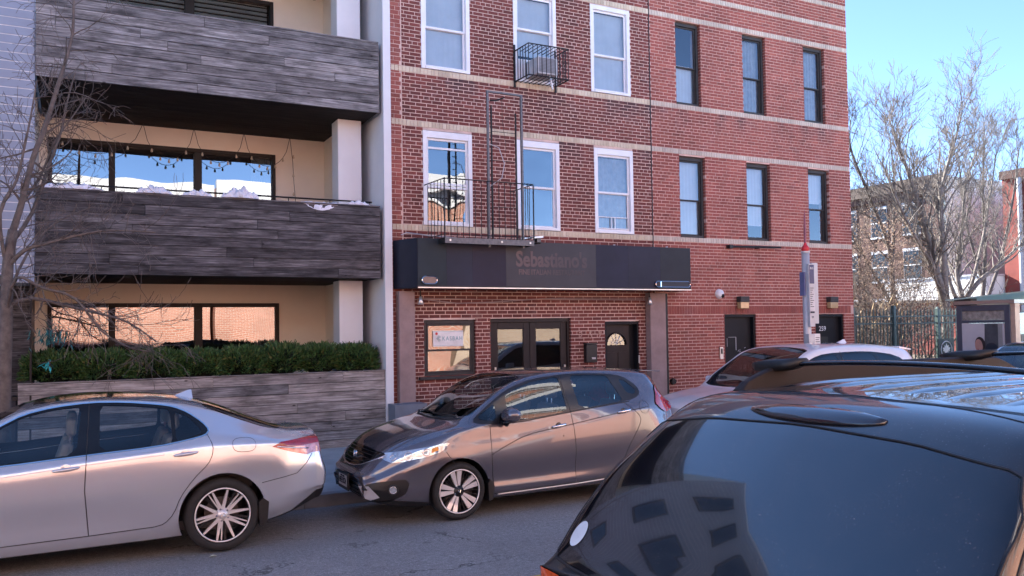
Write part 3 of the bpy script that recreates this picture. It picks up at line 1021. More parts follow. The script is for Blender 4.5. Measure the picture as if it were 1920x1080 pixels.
MB().box(8.67, 8.76, FY - 0.114, FY - 0.1105, 1.41, 1.445).build('name_plate', M['pole_grey'], mbx)

# ------------------------------------------------------------------ shop sign box
SG = empty('shop_sign', 'long dark blue box sign with faded lettering over the shop front', 'sign')
o = MB()
A = [(4.985, 12.90), (10.69, 12.90), (10.88, 13.47), (4.77, 13.47)]
zb0, zt0 = 2.715, 3.535
o.add([(x, y, zb0) for x, y in A] + [(x, y, zt0) for x, y in A], [(0, 1, 5, 4), (1, 2, 6, 5), (2, 3, 7, 6), (3, 0, 4, 7), (4, 5, 6, 7), (3, 2, 1, 0)])
face = o.build('box', M['sign_face'], SG)
MB().add([(4.982, 12.899, zb0 + .01), (4.766, 13.468, zb0 + .01), (4.766, 13.468, zt0 - .002), (4.982, 12.899, zt0 - .002)], [(0, 1, 2, 3)]).build('side_panel', M['sign_side'], SG)
# sheet panels of the face, hardly different in tone
px = [4.99, 5.50, 5.98, 6.62, 8.48, 9.2, 9.95, 10.685]
for i in range(7):
    mt = M['sign_patch'] if i == 3 else simple('sign_sheet', tuple(c * random.uniform(0.85, 1.25) for c in (0.022, 0.025, 0.038)), 0.6, var=0.25, scale=1.4, spec=0.3)
    MB().box(px[i] + 0.001, px[i + 1] - 0.001, 12.893, 12.899, zb0 + 0.035, zt0 - 0.004).build('sheet', mt, SG)
def sign_ink(name, col, fade):
    """old letters: fully visible on the left, worn away towards the right"""
    m_, n, l, p = newmat(name)
    g = n.new('ShaderNodeNewGeometry')
    sx_ = n.new('ShaderNodeSeparateXYZ')
    l.new(g.outputs['Position'], sx_.inputs[0])
    mr = n.new('ShaderNodeMapRange')
    mr.inputs['From Min'].default_value = 7.0
    mr.inputs['From Max'].default_value = 7.8
    mr.inputs['To Min'].default_value = 0.0
    mr.inputs['To Max'].default_value = fade
    l.new(sx_.outputs[0], mr.inputs['Value'])
    t = noise(n, l, g.outputs['Position'], 9, 4, 0.6)
    ad = n.new('ShaderNodeMath')
    ad.operation = 'MULTIPLY_ADD'
    ad.inputs[1].default_value = 0.5
    l.new(t.outputs[0], ad.inputs[0])
    l.new(mr.outputs[0], ad.inputs[2])
    c = mix(n, l, ad.outputs[0], col, (0.030, 0.028, 0.038))
    l.new(c, p.inputs['Base Color'])
    p.inputs['Roughness'].default_value = 0.55
    return m_


text("Sebastiano's", 0.37, (7.55, 12.891, 3.22), sign_ink('worn_letters', (0.15, 0.095, 0.095), 0.45), 'lettering', SG, 0.001, offset=0.012, sx=0.82)
text('FINE ITALIAN RESTAURANT', 0.125, (7.55, 12.891, 3.00), sign_ink('worn_letters_small', (0.15, 0.095, 0.095), 0.6), 'lettering', SG, 0.001, offset=0.004, sx=0.88)
MB().box(4.985, 10.69, 12.885, 12.895, zb0 - 0.008, zb0 + 0.010).build('trim', M['metal_trim'], SG)
MB().add([(4.99, 12.892, zb0 - .002), (10.68, 12.892, zb0 - .002), (10.86, 13.46, zb0 - .002), (4.78, 13.46, zb0 - .002)], [(0, 1, 2, 3)]).build('underside', M['sign_side'], SG)


def stadium(x0, x1, z0, z1, n=10):
    r = (z1 - z0) / 2
    zc = (z0 + z1) / 2
    pts = [(x1 - r + r * math.sin(t), zc - r * math.cos(t)) for t in np.linspace(0, math.pi, n)]
    pts += [(x0 + r - r * math.sin(t), zc + r * math.cos(t)) for t in np.linspace(0, math.pi, n)]
    return pts


for (x0, x1, z0, z1, lab) in ((5.05, 5.315, 2.775, 2.90, 0), (9.81, 10.64, 2.765, 2.875, 1)):
    st = stadium(x0, x1, z0, z1)
    sl = MB().prism(st, 12.86, 12.893).build('light_cover', simple('pinkish_plastic', (0.16, 0.12, 0.12), 0.25) if lab == 0 else M['sign_face'], SG)
    rim = MB().tube([(x, 12.858, z) for x, z in st] + [(st[0][0], 12.858, st[0][1])], 0.008, 5)
    if lab:
        rim.tube([(9.93, 12.856, 2.77), (9.93, 12.856, 2.87)], 0.009, 5)
    rim.build('rim', M['chrome'], sl)
# loose conduit and little junk on top of the sign
jk = MB()
jk.tube([(4.85, 13.3, 3.62), (4.95, 13.3, 3.66), (5.3, 13.3, 3.63), (6.0, 13.32, 3.60)], 0.010, 5)
jk.build('conduit', M['pole_grey'], SG)
for x in (9.1, 10.35):
    MB().lathe([(0, 0.05), (0.02, 0.05), (0.03, 0.0)], (x, 13.2, 3.537), 'z', 10).build('knob', M['pole_grey'], SG)

# cable and two flood lights under the sign
cb_ = empty('cable', 'sagging pale cable strung under the dark box sign', 'cable')
MB().tube([(5.16, 13.38, 2.55), (5.9, 13.38, 2.47), (6.6, 13.38, 2.49), (7.6, 13.38, 2.555), (8.8, 13.38, 2.54), (9.95, 13.38, 2.535)], 0.010, 5).tube([(5.2, 13.40, 2.56), (7.0, 13.40, 2.53), (8.0, 13.42, 2.57), (9.95, 13.4, 2.57)], 0.007, 5).build('wire', simple('cable_grey', (0.30, 0.22, 0.22), 0.6), cb_)
MB().tube([(5.135, 13.47, 0.75), (5.135, 13.47, 2.62)], 0.008, 5).build('drop_wire', M['pole_grey'], cb_)
for x, lab in ((5.17, 'small bullet flood light under the left end of the box sign'), (9.95, 'small bullet flood light under the right end of the box sign')):
    fl = empty('flood_light', lab, 'flood light', 'flood lights under the sign', (x, 13.25, 2.55))
    o = MB().lathe([(0.0, 0.06), (0.025, 0.06), (0.03, 0.0), (0.055, -0.07), (0.045, -0.075), (0.0, -0.06)], (0, 0, -0.03), 'z', 14).build('lamp_head', M['metal_trim'], fl, smooth=True)
    MB().tube([(0, 0, 0.02), (0, 0.02, 0.14)], 0.012, 6).build('stem', M['black_iron'], fl)

# ------------------------------------------------------------------ fire escape
FE = empty('fire_escape', 'black iron balcony with an upright ladder cage above the shop sign', 'fire escape')
x0, x1, y0, y1, zf, zt_ = 5.36, 7.03, 12.62, 13.49, 3.53, 4.505
b = MB()
b.box(x0, x1, y0 - 0.012, y0, 3.435, 3.53)
o = b.build('fascia', M['grey_iron'], FE)
for x in (5.45, 6.4, 6.95):
    MB().tube([(x, y0 - 0.02, 3.485), (x, y0 - 0.013, 3.485)], 0.018, 8).build('bolt', M['metal_trim'], FE)
fl = MB()
for i in range(16):
    y = y0 + 0.02 + i * 0.055
    fl.box(x0 + 0.01, x1 - 0.01, y, y + 0.012, 3.50, 3.53)
fl.box(x0, x0 + 0.01, y0 + 0.001, y1, 3.44, 3.53).box(x1 - 0.01, x1, y0 + 0.001, y1, 3.44, 3.53)
fl.build('floor_grating', M['black_iron'], FE)
for z in (zt_, 4.06, 3.585):
    b = MB().tube([(x0, y1, z + (0.02 if z == zt_ else 0)), (x0, y0, z), (x1, y0, z), (x1, y1, z)], 0.010 if z == zt_ else 0.007, 5)
    if z == 4.06:
        continue
    b.build('rail', M['black_iron'], FE)
nb = 15
for i in range(nb + 1):
    x = x0 + (x1 - x0) * i / nb
    r = 0.013 if i in (0, nb) else 0.0065
    MB().tube([(x, y0, 3.53), (x, y0, zt_)], r, 5).build('baluster', M['black_iron'], FE)
for xx in (x0, x1):
    for i in range(1, 6):
        y = y0 + (y1 - y0) * i / 6
        MB().tube([(xx, y, 3.53), (xx, y, zt_)], 0.0065, 5).build('baluster', M['black_iron'], FE)
# the ladder cage: two tall posts in front, two behind, hooks on top
lx0, lx1 = 6.21, 6.86
ly = 12.70
cg = MB()
for x, w in ((lx0, 0.017), (lx1, 0.017)):
    cg.box(x - w, x + w, ly - 0.02, ly + 0.02, 3.40, 6.045)
cg.box(lx0 - 0.022, lx1 + 0.022, ly - 0.02, ly + 0.02, 6.046, 6.075)
cg.build('frame', M['grey_iron'], FE)
ld = MB()
for x in (lx0 + 0.10, lx1 - 0.08):
    ld.box(x - 0.008, x + 0.008, ly + 0.045, ly + 0.085, 3.45, 5.85 if x < 6.5 else 5.75)
ld.build('ladder_stile', M['black_iron'], FE)
sm = MB().tube([(lx0 + 0.03, ly + 0.065, 0), (lx0 + 0.10, ly + 0.065, 0)], 0.007, 5).mesh('rung')
sm.materials.append(M['black_iron'])
for i in range(19):
    k = put('rung', sm, None, FE)
    k.location = (0, 0, 3.6 + i * 0.118)
for z in (3.75, 4.1, 4.9, 5.4):
    MB().tube([(lx0 + 0.10, ly + 0.065, z), (lx1 - 0.08, ly + 0.065, z)], 0.006, 5).build('rung', M['black_iron'], FE)
MB().tube([(lx0 + 0.06, ly + 0.03, 5.92), (lx0 + 0.18, ly + 0.03, 5.93), (lx0 + 0.34, ly + 0.03, 6.0)], 0.014, 6).build('hook', M['black_iron'], FE)
MB().tube([(lx0 + 0.29, ly + 0.03, 5.98), (lx0 + 0.30, ly + 0.04, 5.6), (lx0 + 0.36, ly + 0.03, 5.12), (lx0 + 0.34, ly + 0.02, 5.05)], 0.004, 4).build('wire', M['black_iron'], FE)
MB().tube([(lx0 + 0.06, ly + 0.05, 5.17), (lx0 + 0.22, ly + 0.03, 5.12), (lx0 + 0.32, ly + 0.02, 4.85), (lx0 + 0.27, ly + 0.03, 4.6), (lx0 + 0.06, ly + 0.05, 4.45)], 0.008, 5).build('loop_cable', M['pole_grey'], FE)
for x in (x0 + 0.1, x1 - 0.05):
    MB().tube([(x, 13.49, 3.48), (x + 0.12, 13.0, 3.50), (x + 0.2, 12.64, 3.50)], 0.015, 5).build('strut', M['black_iron'], FE)
tr_ = empty('metal_tray', 'bent pale metal tray lying at the right end of the iron balcony', 'tray')
MB().add([(6.85, 12.75, 3.56), (7.35, 12.85, 3.62), (7.33, 13.05, 3.625), (6.86, 13.0, 3.565), (6.85, 12.75, 3.59), (7.35, 12.85, 3.65), (7.33, 13.05, 3.655), (6.86, 13.0, 3.595)], [(0, 1, 5, 4), (1, 2, 6, 5), (2, 3, 7, 6), (3, 0, 4, 7), (3, 2, 1, 0)]).build('sheet', M['metal_trim'], tr_)
MB().box(7.25, 7.33, 12.9, 13.0, 3.54, 3.62).build('bracket', M['grey_iron'], tr_)

# air conditioner and its window cage
AC = empty('air_conditioner', 'white air conditioner sitting in the third floor window inside an iron cage', 'air conditioner')
o = MB().box(7.42, 7.84, 13.08, 13.50, 6.64, 6.95).build('body', simple('ac_case', (0.50, 0.50, 0.52), 0.5), AC)
bv(o, 0.012)
MB().box(7.45, 7.80, 13.074, 13.0795, 6.67, 6.93).build('grille', simple('ac_grille', (0.20, 0.21, 0.24), 0.6), AC)
fn = MB()
for i in range(9):
    z = 6.69 + i * 0.026
    fn.box(7.455, 7.795, 13.066, 13.0735, z, z + 0.008)
fn.build('louvre', simple('ac_louvre', (0.30, 0.31, 0.34), 0.5), AC)
MB().tube([(7.72, 13.15, 6.63), (7.73, 13.12, 6.50), (7.74, 13.1, 6.38)], 0.018, 7).build('drain_pipe', M['white_frame'], AC)
MB().box(7.22, 7.41, 13.52, 13.56, 6.62, 7.0).build('side_panel', M['blind'], AC)
CG = empty('window_cage', 'black iron cage around the air conditioner in the middle third floor window', 'cage')
gx0, gx1, gy0, gy1, gz0, gz1 = 7.17, 8.02, 13.0, 13.49, 6.56, 7.13
for z in (gz0, gz1):
    MB().tube([(gx0, gy1, z), (gx0 + 0.02, gy0, z), (gx1, gy0, z), (gx1, gy1, z)], 0.012, 5).build('rail', M['black_iron'], CG)
for i in range(10):
    x = gx0 + 0.02 + (gx1 - gx0 - 0.02) * i / 9
    MB().tube([(x, gy1, gz1 + 0.002), (x, gy0, gz1), (x, gy0, gz0), (x, gy1, gz0 - 0.002)], 0.0085, 5).build('bar', M['black_iron'], CG)
for i in range(1, 5):
    y = gy0 + (gy1 - gy0) * i / 5
    for x in (gx0 + 0.01, gx1):
        MB().tube([(x, y, gz0), (x, y, gz1)], 0.0085, 5).build('bar', M['black_iron'], CG)
sc2 = MB()
for zz in (6.62, 6.76, 6.90, 7.04):
    sc2.tube([(gx1 + 0.005, 13.12 + 0.05 * math.cos(t), zz + 0.05 * math.sin(t)) for t in np.linspace(0, 6.28, 12)], 0.006, 4)
    sc2.tube([(gx1 + 0.005, 13.32 + 0.05 * math.cos(t), zz + 0.05 * math.sin(t)) for t in np.linspace(0, 6.28, 12)], 0.006, 4)
sc2.build('scroll', M['black_iron'], CG)['kind'] = 'stuff'
for x in (gx0 - 0.01, gx1 + 0.01):
    MB().box(x - 0.015, x + 0.015, 13.47, 13.498, 6.45, 7.24).build('strap', M['black_iron'], CG)

# ------------------------------------------------------------------ timber balcony house
TH = empty('balcony_house', 'modern house with weathered timber balconies and wide dark windows', 'house')
TX0, TX1, TY = -0.51, 4.52, 13.40
BY = 15.95
MB().box(4.585, 4.715, 13.36, 16.3, 0.0, 10.1).build('party_wall', M['white_render'], TH)
b = MB()
WIN = [(-0.42, 3.38, 1.25, 2.555), (-0.42, 3.33, 4.12, 5.35), (-0.42, 3.31, 6.95, 8.256)]
wall_core('wall', TX0 - 0.45, 4.584, 0.0, 9.9, WIN, M['cream'], TH, y0=BY, y1=BY + 0.25, g=0.0)
MB().box(4.26, 4.40, 14.415, BY - 0.003, 0.1, 9.9).build('return_wall', M['cream'], TH)
for z0_, z1_ in ((0.10, 2.88), (3.06, 5.668), (5.85, 8.46)):
    c_ = MB().box(3.99, 4.405, 14.03, 14.41, z0_, z1_).build('column', M['white_render'], TH)
    bv(c_, 0.008, 1)
MB().box(TX0 - 0.4, 4.58, 17.2, 17.3, 0.1, 9.8).build('dark_backdrop', M['room_dark'], TH)  # added dark sheet behind the wide panes, room shade in its colour
MB().box(TX0 - 0.45, TX0 - 0.452 + 0.03, 14.9, BY - 0.003, 0.1, 9.9).build('side_wall', M['cream'], TH)
for k, (a, b_, c, d_) in enumerate(WIN):
    fr = MB()
    y0_, y1_ = BY - 0.03, BY + 0.12
    fr.box(a, a + 0.06, y0_, y1_, c, d_).box(b_ - 0.06, b_, y0_, y1_, c, d_).box(a + 0.06, b_ - 0.06, y0_, y1_, d_ - 0.07, d_).box(a + 0.06, b_ - 0.06, y0_, y1_, c, c + 0.07)
    ms = [(0.50, 0.60), (1.89, 2.02)] if k < 2 else [(1.74, 1.90)]
    for (p, q) in ms:
        fr.box(p, q, y0_, y1_ - 0.001, c + 0.07, d_ - 0.07)
    if k == 1:
        fr.box(0.035, 0.065, y0_ + 0.03, y1_ - 0.02, c + 0.07, d_ - 0.07)
    w = fr.build('window', M['dark_frame'], TH)
    bv(w, 0.006, 1)
    ed = [a + 0.06] + [v for p in ms for v in p] + [b_ - 0.06]
    for i in range(0, len(ed), 2):
        xa, xb = ed[i], ed[i + 1]
        t = random.uniform(-0.004, 0.004)
        MB().add([(xa, BY + 0.05 + t, c + 0.07), (xb, BY + 0.05 - t, c + 0.07), (xb, BY + 0.052 - t, d_ - 0.07), (xa, BY + 0.052 + t, d_ - 0.07)], [(0, 1, 2, 3)]).build('pane', M['glass_win2'], w)
    if k == 2:
        for i in range(14):
            z = c + 0.12 + i * 0.085
            MB().box(a + 0.1, b_ - 0.1, BY + 0.10, BY + 0.13, z, z + 0.055).build('blind_slat', M['blind'], w)
    else:
        cu3 = MB()
        xs_ = np.linspace(b_ - 0.42, b_ - 0.07, 30)
        vs = []
        for i, x in enumerate(xs_):
            vs += [(x, BY + 0.13 + 0.015 * math.sin(i * 1.7), c + 0.06), (x, BY + 0.13 + 0.015 * math.sin(i * 1.7), d_ - 0.06)]
        cu3.add(vs, [(2 * i, 2 * i + 2, 2 * i + 3, 2 * i + 1) for i in range(29)])
        cu3.build('curtain', M['curtain'], w, smooth=True)


def planks(root, x0, x1, y, z0, z1, rows, mat, thick=0.03, name='plank', facing=-1, wmin=1.6, wmax=3.4):
    h = (z1 - z0) / rows
    for r in range(rows):
        x = x0
        first = random.uniform(0.8, wmax)
        while x < x1 - 0.01:
            ln = first if x == x0 else random.uniform(wmin, wmax)
            xe = x + ln
            if x1 - xe < 0.7:
                xe = x1
            za, zb = z0 + r * h + 0.004, z0 + (r + 1) * h - random.uniform(0.003, 0.007)
            yy = y + random.uniform(-0.005, 0.004)
            s = random.uniform(-0.002, 0.002)
            pb = MB().add([(x + 0.003, yy, za), (xe - 0.003, yy, za + s), (xe - 0.003, yy + thick, za + s), (x + 0.003, yy + thick, za),
                           (x + 0.003, yy, zb), (xe - 0.003, yy, zb + s), (xe - 0.003, yy + thick, zb + s), (x + 0.003, yy + thick, zb)],
                          [(0, 1, 5, 4), (1, 2, 6, 5), (2, 3, 7, 6), (3, 0, 4, 7), (4, 5, 6, 7), (3, 2, 1, 0)])
            o = pb.build(name, mat if not isinstance(mat, (list, tuple)) else random.choice(mat), root)
            x = xe


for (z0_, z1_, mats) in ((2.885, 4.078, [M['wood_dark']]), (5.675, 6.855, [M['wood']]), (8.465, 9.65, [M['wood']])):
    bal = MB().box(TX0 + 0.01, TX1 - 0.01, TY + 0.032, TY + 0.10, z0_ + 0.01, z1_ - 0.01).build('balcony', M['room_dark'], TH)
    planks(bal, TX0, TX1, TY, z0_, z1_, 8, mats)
    # right return of the cladding
    h = (z1_ - z0_) / 8
    for r in range(8):
        MB().box(TX1 - 0.009, TX1 + 0.018, TY + 0.032, 14.0, z0_ + r * h + 0.004, z0_ + (r + 1) * h - 0.004).build('plank', mats[0], bal)
    MB().box(TX0 + 0.01, TX1 - 0.01, TY + 0.101, BY - 0.002, z0_ + 0.03, z0_ + 0.17).build('floor_slab', M['room_dark'], bal)
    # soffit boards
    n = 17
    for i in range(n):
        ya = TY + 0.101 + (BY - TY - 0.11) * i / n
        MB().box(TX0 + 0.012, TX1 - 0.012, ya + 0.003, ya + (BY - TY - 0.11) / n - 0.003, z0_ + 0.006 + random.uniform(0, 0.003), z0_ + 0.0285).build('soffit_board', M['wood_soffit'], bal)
    MB().box(TX0, TX1, TY - 0.012, TY + 0.13, z1_ + 0.0, z1_ + 0.022).build('cap_board', mats[0], bal)
MB().box(TX0 - 0.45, 4.7, BY + 0.26, 24, 9.85, 10.0).build('roof', M['room_dark'], TH)
MB().tube([(-0.40, 13.62, 4.20), (4.45, 13.62, 4.19)], 0.014, 6).build('handrail', M['black_iron'], TH)
for i in range(8):
    MB().tube([(-0.35 + i * 0.68, 13.62, 4.08), (-0.35 + i * 0.68, 13.62, 4.188)], 0.008, 5).build('rail_post', M['black_iron'], TH)

# planter wall of reclaimed boards
PW = empty('planter', 'long planter box clad in grey weathered boards under the yew hedge', 'planter', loc=(2, 13.4, 0.08))
o = MB().box(-0.70, 4.60, 13.435, 14.35, 0.08, 1.27).build('box', M['room_dark'], PW)
at(PW, o)
nd = bpy.data.objects.new('cladding', MB().box(-0.70, 4.60, 13.431, 13.434, 0.1, 1.26).mesh('cladding'))
nd.data.materials.append(M['room_dark'])
C.objects.link(nd)
nd.parent = PW
at(PW, nd)
planks(nd, -0.712, 4.612, 13.40, 0.10, 1.345, 8, [M['wood_light'], M['wood_light'], M['wood']], wmin=1.2, wmax=2.6)
o = MB().box(-0.712, 4.612, 13.39, 13.47, 1.346, 1.362).build('cap_board', M['wood_light'], PW)
at(PW, o)
o = MB().box(-0.66, 4.56, 13.475, 14.30, 1.27, 1.30).build('soil', M['ground_soil'], PW)
at(PW, o)

# yew hedge, eight plants
def yew(x, y, z, w, h, dpt, seed, label):
    rng = random.Random(seed)
    root = empty('yew_shrub', label, 'shrub', 'clipped yew shrubs in the planter', (x, y, z))
    st = MB()
    for k in range(7):
        a = rng.uniform(-0.25, 0.25)
        st.tube([(a * 0.3, 0, 0), (a, rng.uniform(-.15, .15), h * 0.5), (a * 1.4, rng.uniform(-.2, .2), h * 0.85)], [0.014, 0.01, 0.005], 5)
    st.build('stem', M['bark_dark'], root)
    vs, fs = [], []
    N = 5200
    for i in range(N):
        th = rng.uniform(0, 2 * math.pi)
        ph = math.acos(rng.uniform(-0.55, 1))
        rr = rng.uniform(0.62, 1.0) ** 0.5
        # lumpy superellipsoid outline
        sx, sy, sz = math.sin(ph) * math.cos(th), math.sin(ph) * math.sin(th), math.cos(ph)
        lump = 1 + 0.15 * math.sin(5.1 * th + seed) * math.sin(4 * ph) + 0.07 * math.sin(11 * th + 2 * ph * 3 + seed)
        q = 1.0 / (abs(sx) ** 3.2 + abs(sy) ** 3.2 + abs(sz) ** 3.2) ** (1 / 3.2)
        p = Vector((sx * q * w / 2 * rr * lump, sy * q * dpt / 2 * rr * lump, h * 0.5 + sz * q * h * 0.47 * rr * lump))
        d = Vector((sx, sy, sz + 0.5)).normalized() + Vector((rng.uniform(-.6, .6), rng.uniform(-.6, .6), rng.uniform(-.5, .6)))
        d.normalize()
        s = d.cross(Vector((rng.uniform(-1, 1), rng.uniform(-1, 1), rng.uniform(-1, 1)))).normalized()
        L = rng.uniform(0.03, 0.075)
        W = rng.uniform(0.006, 0.012)
        b0 = len(vs)
        vs += [p - s * W, p + s * W, p + d * L + s * W * 0.4, p + d * L - s * W * 0.4]
        fs.append((b0, b0 + 1, b0 + 2, b0 + 3))
    me = bpy.data.meshes.new('foliage')
    me.from_pydata([tuple(v) for v in vs], [], fs)
    o = put('foliage', me, M['yew'], root)
    # twiggy core so the shrub is not see-through
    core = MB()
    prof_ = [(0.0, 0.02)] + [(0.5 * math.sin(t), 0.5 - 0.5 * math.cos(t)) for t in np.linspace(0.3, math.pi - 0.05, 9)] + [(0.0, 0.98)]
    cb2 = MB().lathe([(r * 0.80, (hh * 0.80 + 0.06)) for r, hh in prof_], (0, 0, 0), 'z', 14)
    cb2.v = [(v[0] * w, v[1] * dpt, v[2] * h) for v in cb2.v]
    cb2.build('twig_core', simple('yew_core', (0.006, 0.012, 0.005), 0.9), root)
    return root


wh = ['at the far left end beside the bare tree', 'second from the left', 'third from the left in front of the wide window', 'fourth from the left under the window post',
      'fifth from the left with a rounded top', 'sixth from the left, taller and rounder', 'next to last before the white column', 'rightmost, in front of the white column']
hx = [-0.28, 0.38, 1.05, 1.70, 2.35, 2.97, 3.58, 4.14]
hh_ = [0.50, 0.50, 0.50, 0.47, 0.50, 0.54, 0.52, 0.50]
for i in range(8):
    yew(hx[i], 13.80, 1.28, 0.76, hh_[i], 0.62, 10 + i, 'dark green yew shrub ' + wh[i])

# hanging teal plant by the left end of the hedge
def leafy(name, label, cat, base, n, L, W, mat, spread, seed, drop=0.0):
    rng = random.Random(seed)
    root = empty(name, label, cat, None, base)
    vs, fs = [], []
    for i in range(n):
        p = Vector((rng.gauss(0, spread[0]), rng.gauss(0, spread[1]), rng.gauss(0, spread[2])))
        d = Vector((rng.uniform(-1, 1), rng.uniform(-1, 1), rng.uniform(-1, 0.4) - drop)).normalized()
        s = d.cross(Vector((0, 0, 1))).normalized() if abs(d.z) < 0.95 else Vector((1, 0, 0))
        k = len(vs)
        l_ = L * rng.uniform(0.6, 1.2)
        vs += [p, p + d * l_ * 0.5 + s * W, p + d * l_, p + d * l_ * 0.5 - s * W]
        fs.append((k, k + 1, k + 2, k + 3))
    me = bpy.data.meshes.new('foliage')
    me.from_pydata([tuple(v) for v in vs], [], fs)
    put('foliage', me, mat, root)
    st = MB().tube([(0, 0, -spread[2] * 2.5), (0.01, 0, 0), (0, 0, spread[2] * 2)], 0.008, 5)
    st.build('stem', M['bark_dark'], root)
    return root


teal = simple('teal_leaf', (0.03, 0.16, 0.16), 0.5, var=0.5, scale=20)
teal2 = simple('bright_teal_leaf', (0.05, 0.42, 0.40), 0.4, var=0.4, scale=20)
leafy('fern', 'drooping blue green fern hanging at the left end of the hedge', 'plant', (-0.30, 13.35, 2.05), 150, 0.13, 0.010, teal, (0.11, 0.08, 0.08), 3, 0.5)
leafy('ribbon_bow', 'bright teal ribbon tied low at the left end of the planter', 'ribbon', (-0.33, 13.33, 1.62), 14, 0.11, 0.014, teal2, (0.04, 0.02, 0.03), 5, 0.5)

# string lights on the middle balcony
SL = empty('string_lights', 'thin string of small bulbs hung in swags under the upper balcony', 'string lights')
bulb = MB().lathe([(0, -0.045), (0.016, -0.04), (0.022, -0.02), (0.014, 0.0), (0.012, 0.02), (0, 0.022)], (0, 0, 0), 'z', 10).mesh('bulb', smooth=True)
bulb.materials.append(simple('bulb_glass', (0.5, 0.42, 0.33), 0.15, coat=1.0))
sk = [(1.03, 5.66), (1.86, 5.66), (2.72, 5.66), (3.55, 5.64)]
yy = 15.70
wires = MB()
hooks = [(-0.45, 5.66)] + sk
for i in range(len(hooks)):
    hx_, hz_ = hooks[i]
    nxt = hooks[i + 1] if i + 1 < len(hooks) else None
    if nxt:
        xa, xb = hx_, nxt[0]
        P_ = []
        for t in np.linspace(0, 1, 13):
            x = xa + (xb - xa) * t
            z = hz_ - 0.58 * (1 - (2 * t - 1) ** 2) ** 0.6
            P_.append((x, yy + 0.03 * math.sin(6 * t), z))
        wires.tube(P_, 0.005, 4)
        for t in (2, 4, 6, 8, 10):
            k = put('bulb', bulb, None, SL)
            k.location = (P_[t][0], P_[t][1], P_[t][2] - 0.03)
wires.tube([(3.55, yy, 5.64), (3.60, yy, 5.2), (3.62, yy, 4.8), (3.66, yy, 4.3)], 0.005, 4)
for z in (5.3, 4.95, 4.6):
    k = put('bulb', bulb, None, SL)
    k.location = (3.61, yy - 0.01, z)
wires.build('wire', M['black_iron'], SL)
pb_ = empty('pendant_bulb', 'single dark bulb hanging from the top balcony ceiling at the right', 'bulb', None, (3.9, 15.2, 8.2))
k = put('bulb', bulb, None, pb_)
k.scale = (1.6, 1.6, 1.6)
MB().tube([(0, 0, 0.02), (0, 0, 0.26)], 0.004, 4).build('cord', M['black_iron'], pb_)

# white netting bundles lying on the balcony edge
def cloth_bundle(x0, x1, h, seed, label, z=4.10, hang=0.0):
    rng = random.Random(seed)
    n, m_ = 26, 12
    vs = []
    for i in range(n + 1):
        t = i / n
        x = x0 + (x1 - x0) * t
        env = max(0.12, math.sin(math.pi * min(1, max(0, t))) ** 0.6)
        for j in range(m_ + 1):
            a = math.pi * j / m_
            r = h * env * (0.75 + 0.30 * math.sin(7 * t * math.pi + seed) * math.sin(3 * a) + 0.22 * rng.uniform(-1, 1))
            vs.append((x + rng.uniform(-.008, .008), 13.42 - 0.9 * r * math.cos(a) * 0.7, z + max(0.004, r * math.sin(a)) - hang * math.sin(math.pi * t) * (1 - j / m_)))
    fs = [(i * (m_ + 1) + j, (i + 1) * (m_ + 1) + j, (i + 1) * (m_ + 1) + j + 1, i * (m_ + 1) + j + 1) for i in range(n) for j in range(m_)]
    o = MB().add(vs, fs).build('netting', M['cloth'], smooth=True)
    tag(o, label, 'netting', 'white netting bundles on the balcony edge')


cloth_bundle(-0.45, 0.35, 0.101, 1, 'low ragged heap of white netting at the left end of the middle balcony')
cloth_bundle(0.78, 1.28, 0.132, 2, 'small white netting bundle on the balcony edge under the wide pane')
cloth_bundle(1.42, 1.85, 0.101, 3, 'flattish white netting bundle near the middle of the balcony edge')
cloth_bundle(1.98, 2.55, 0.178, 4, 'largest white netting bundle on the balcony edge')
cloth_bundle(3.20, 3.85, 0.078, 5, 'white netting drooping over the balcony edge near the column', hang=0.13)
cloth_bundle(3.95, 4.35, 0.078, 6, 'short white netting piece at the right end of the balcony edge')

# ------------------------------------------------------------------ grey sided house on the far left
GH = empty('grey_house', 'pale grey house with horizontal siding at the left edge', 'house')
MB().box(-7.2, -0.545, 13.43, 24, 2.76, 11.6).build('wall', M['siding_lip_light'], GH)
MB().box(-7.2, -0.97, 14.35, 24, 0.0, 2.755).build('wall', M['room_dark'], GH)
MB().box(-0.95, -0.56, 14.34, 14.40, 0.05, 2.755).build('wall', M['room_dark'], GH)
z = 2.76
i = 0
while z < 11.5:
    x_ = -7.2
    y0_ = 13.405
    for (xa, xb) in ((-7.2, -3.6), (-3.594, -0.515)):
        MB().box(xa, xb, 13.424, 13.4295, z + 0.006, z + 0.117).build('siding_board', M['siding'], GH)
    z += 0.1235
planks(GH, -3.0, -0.56, 14.30, 0.12, 2.75, 17, [M['wood_dark']])
MB().box(-0.57, -0.545, 13.40, 14.36, 0.1, 2.75).build('corner_post', M['dark_frame'], GH)
for xw in (-6.7, -5.2, -3.7, -2.2):
    for zw in (3.3, 5.5, 7.7, 9.8):
        f = MB().box(xw, xw + 0.72, 13.37, 13.43, zw, zw + 1.15).build('window', M['grey_frame'], GH)
        MB().box(xw + 0.06, xw + 0.66, 13.36, 13.368, zw + 0.06, zw + 1.09).build('pane', M['glass_win'], f)
db = empty('dark_bin', 'dark bin standing left of the planter', 'bin', None, (-0.80, 13.7, 0.1))
o = MB().box(-0.07, 0.07, -0.15, 0.15, 0.0, 1.02).build('body', simple('navy_plastic', (0.015, 0.02, 0.035), 0.4), db)
bv(o, 0.015)
o = MB().box(-0.075, 0.075, -0.16, 0.16, 1.022, 1.07).build('lid', M['black_plastic'], db)

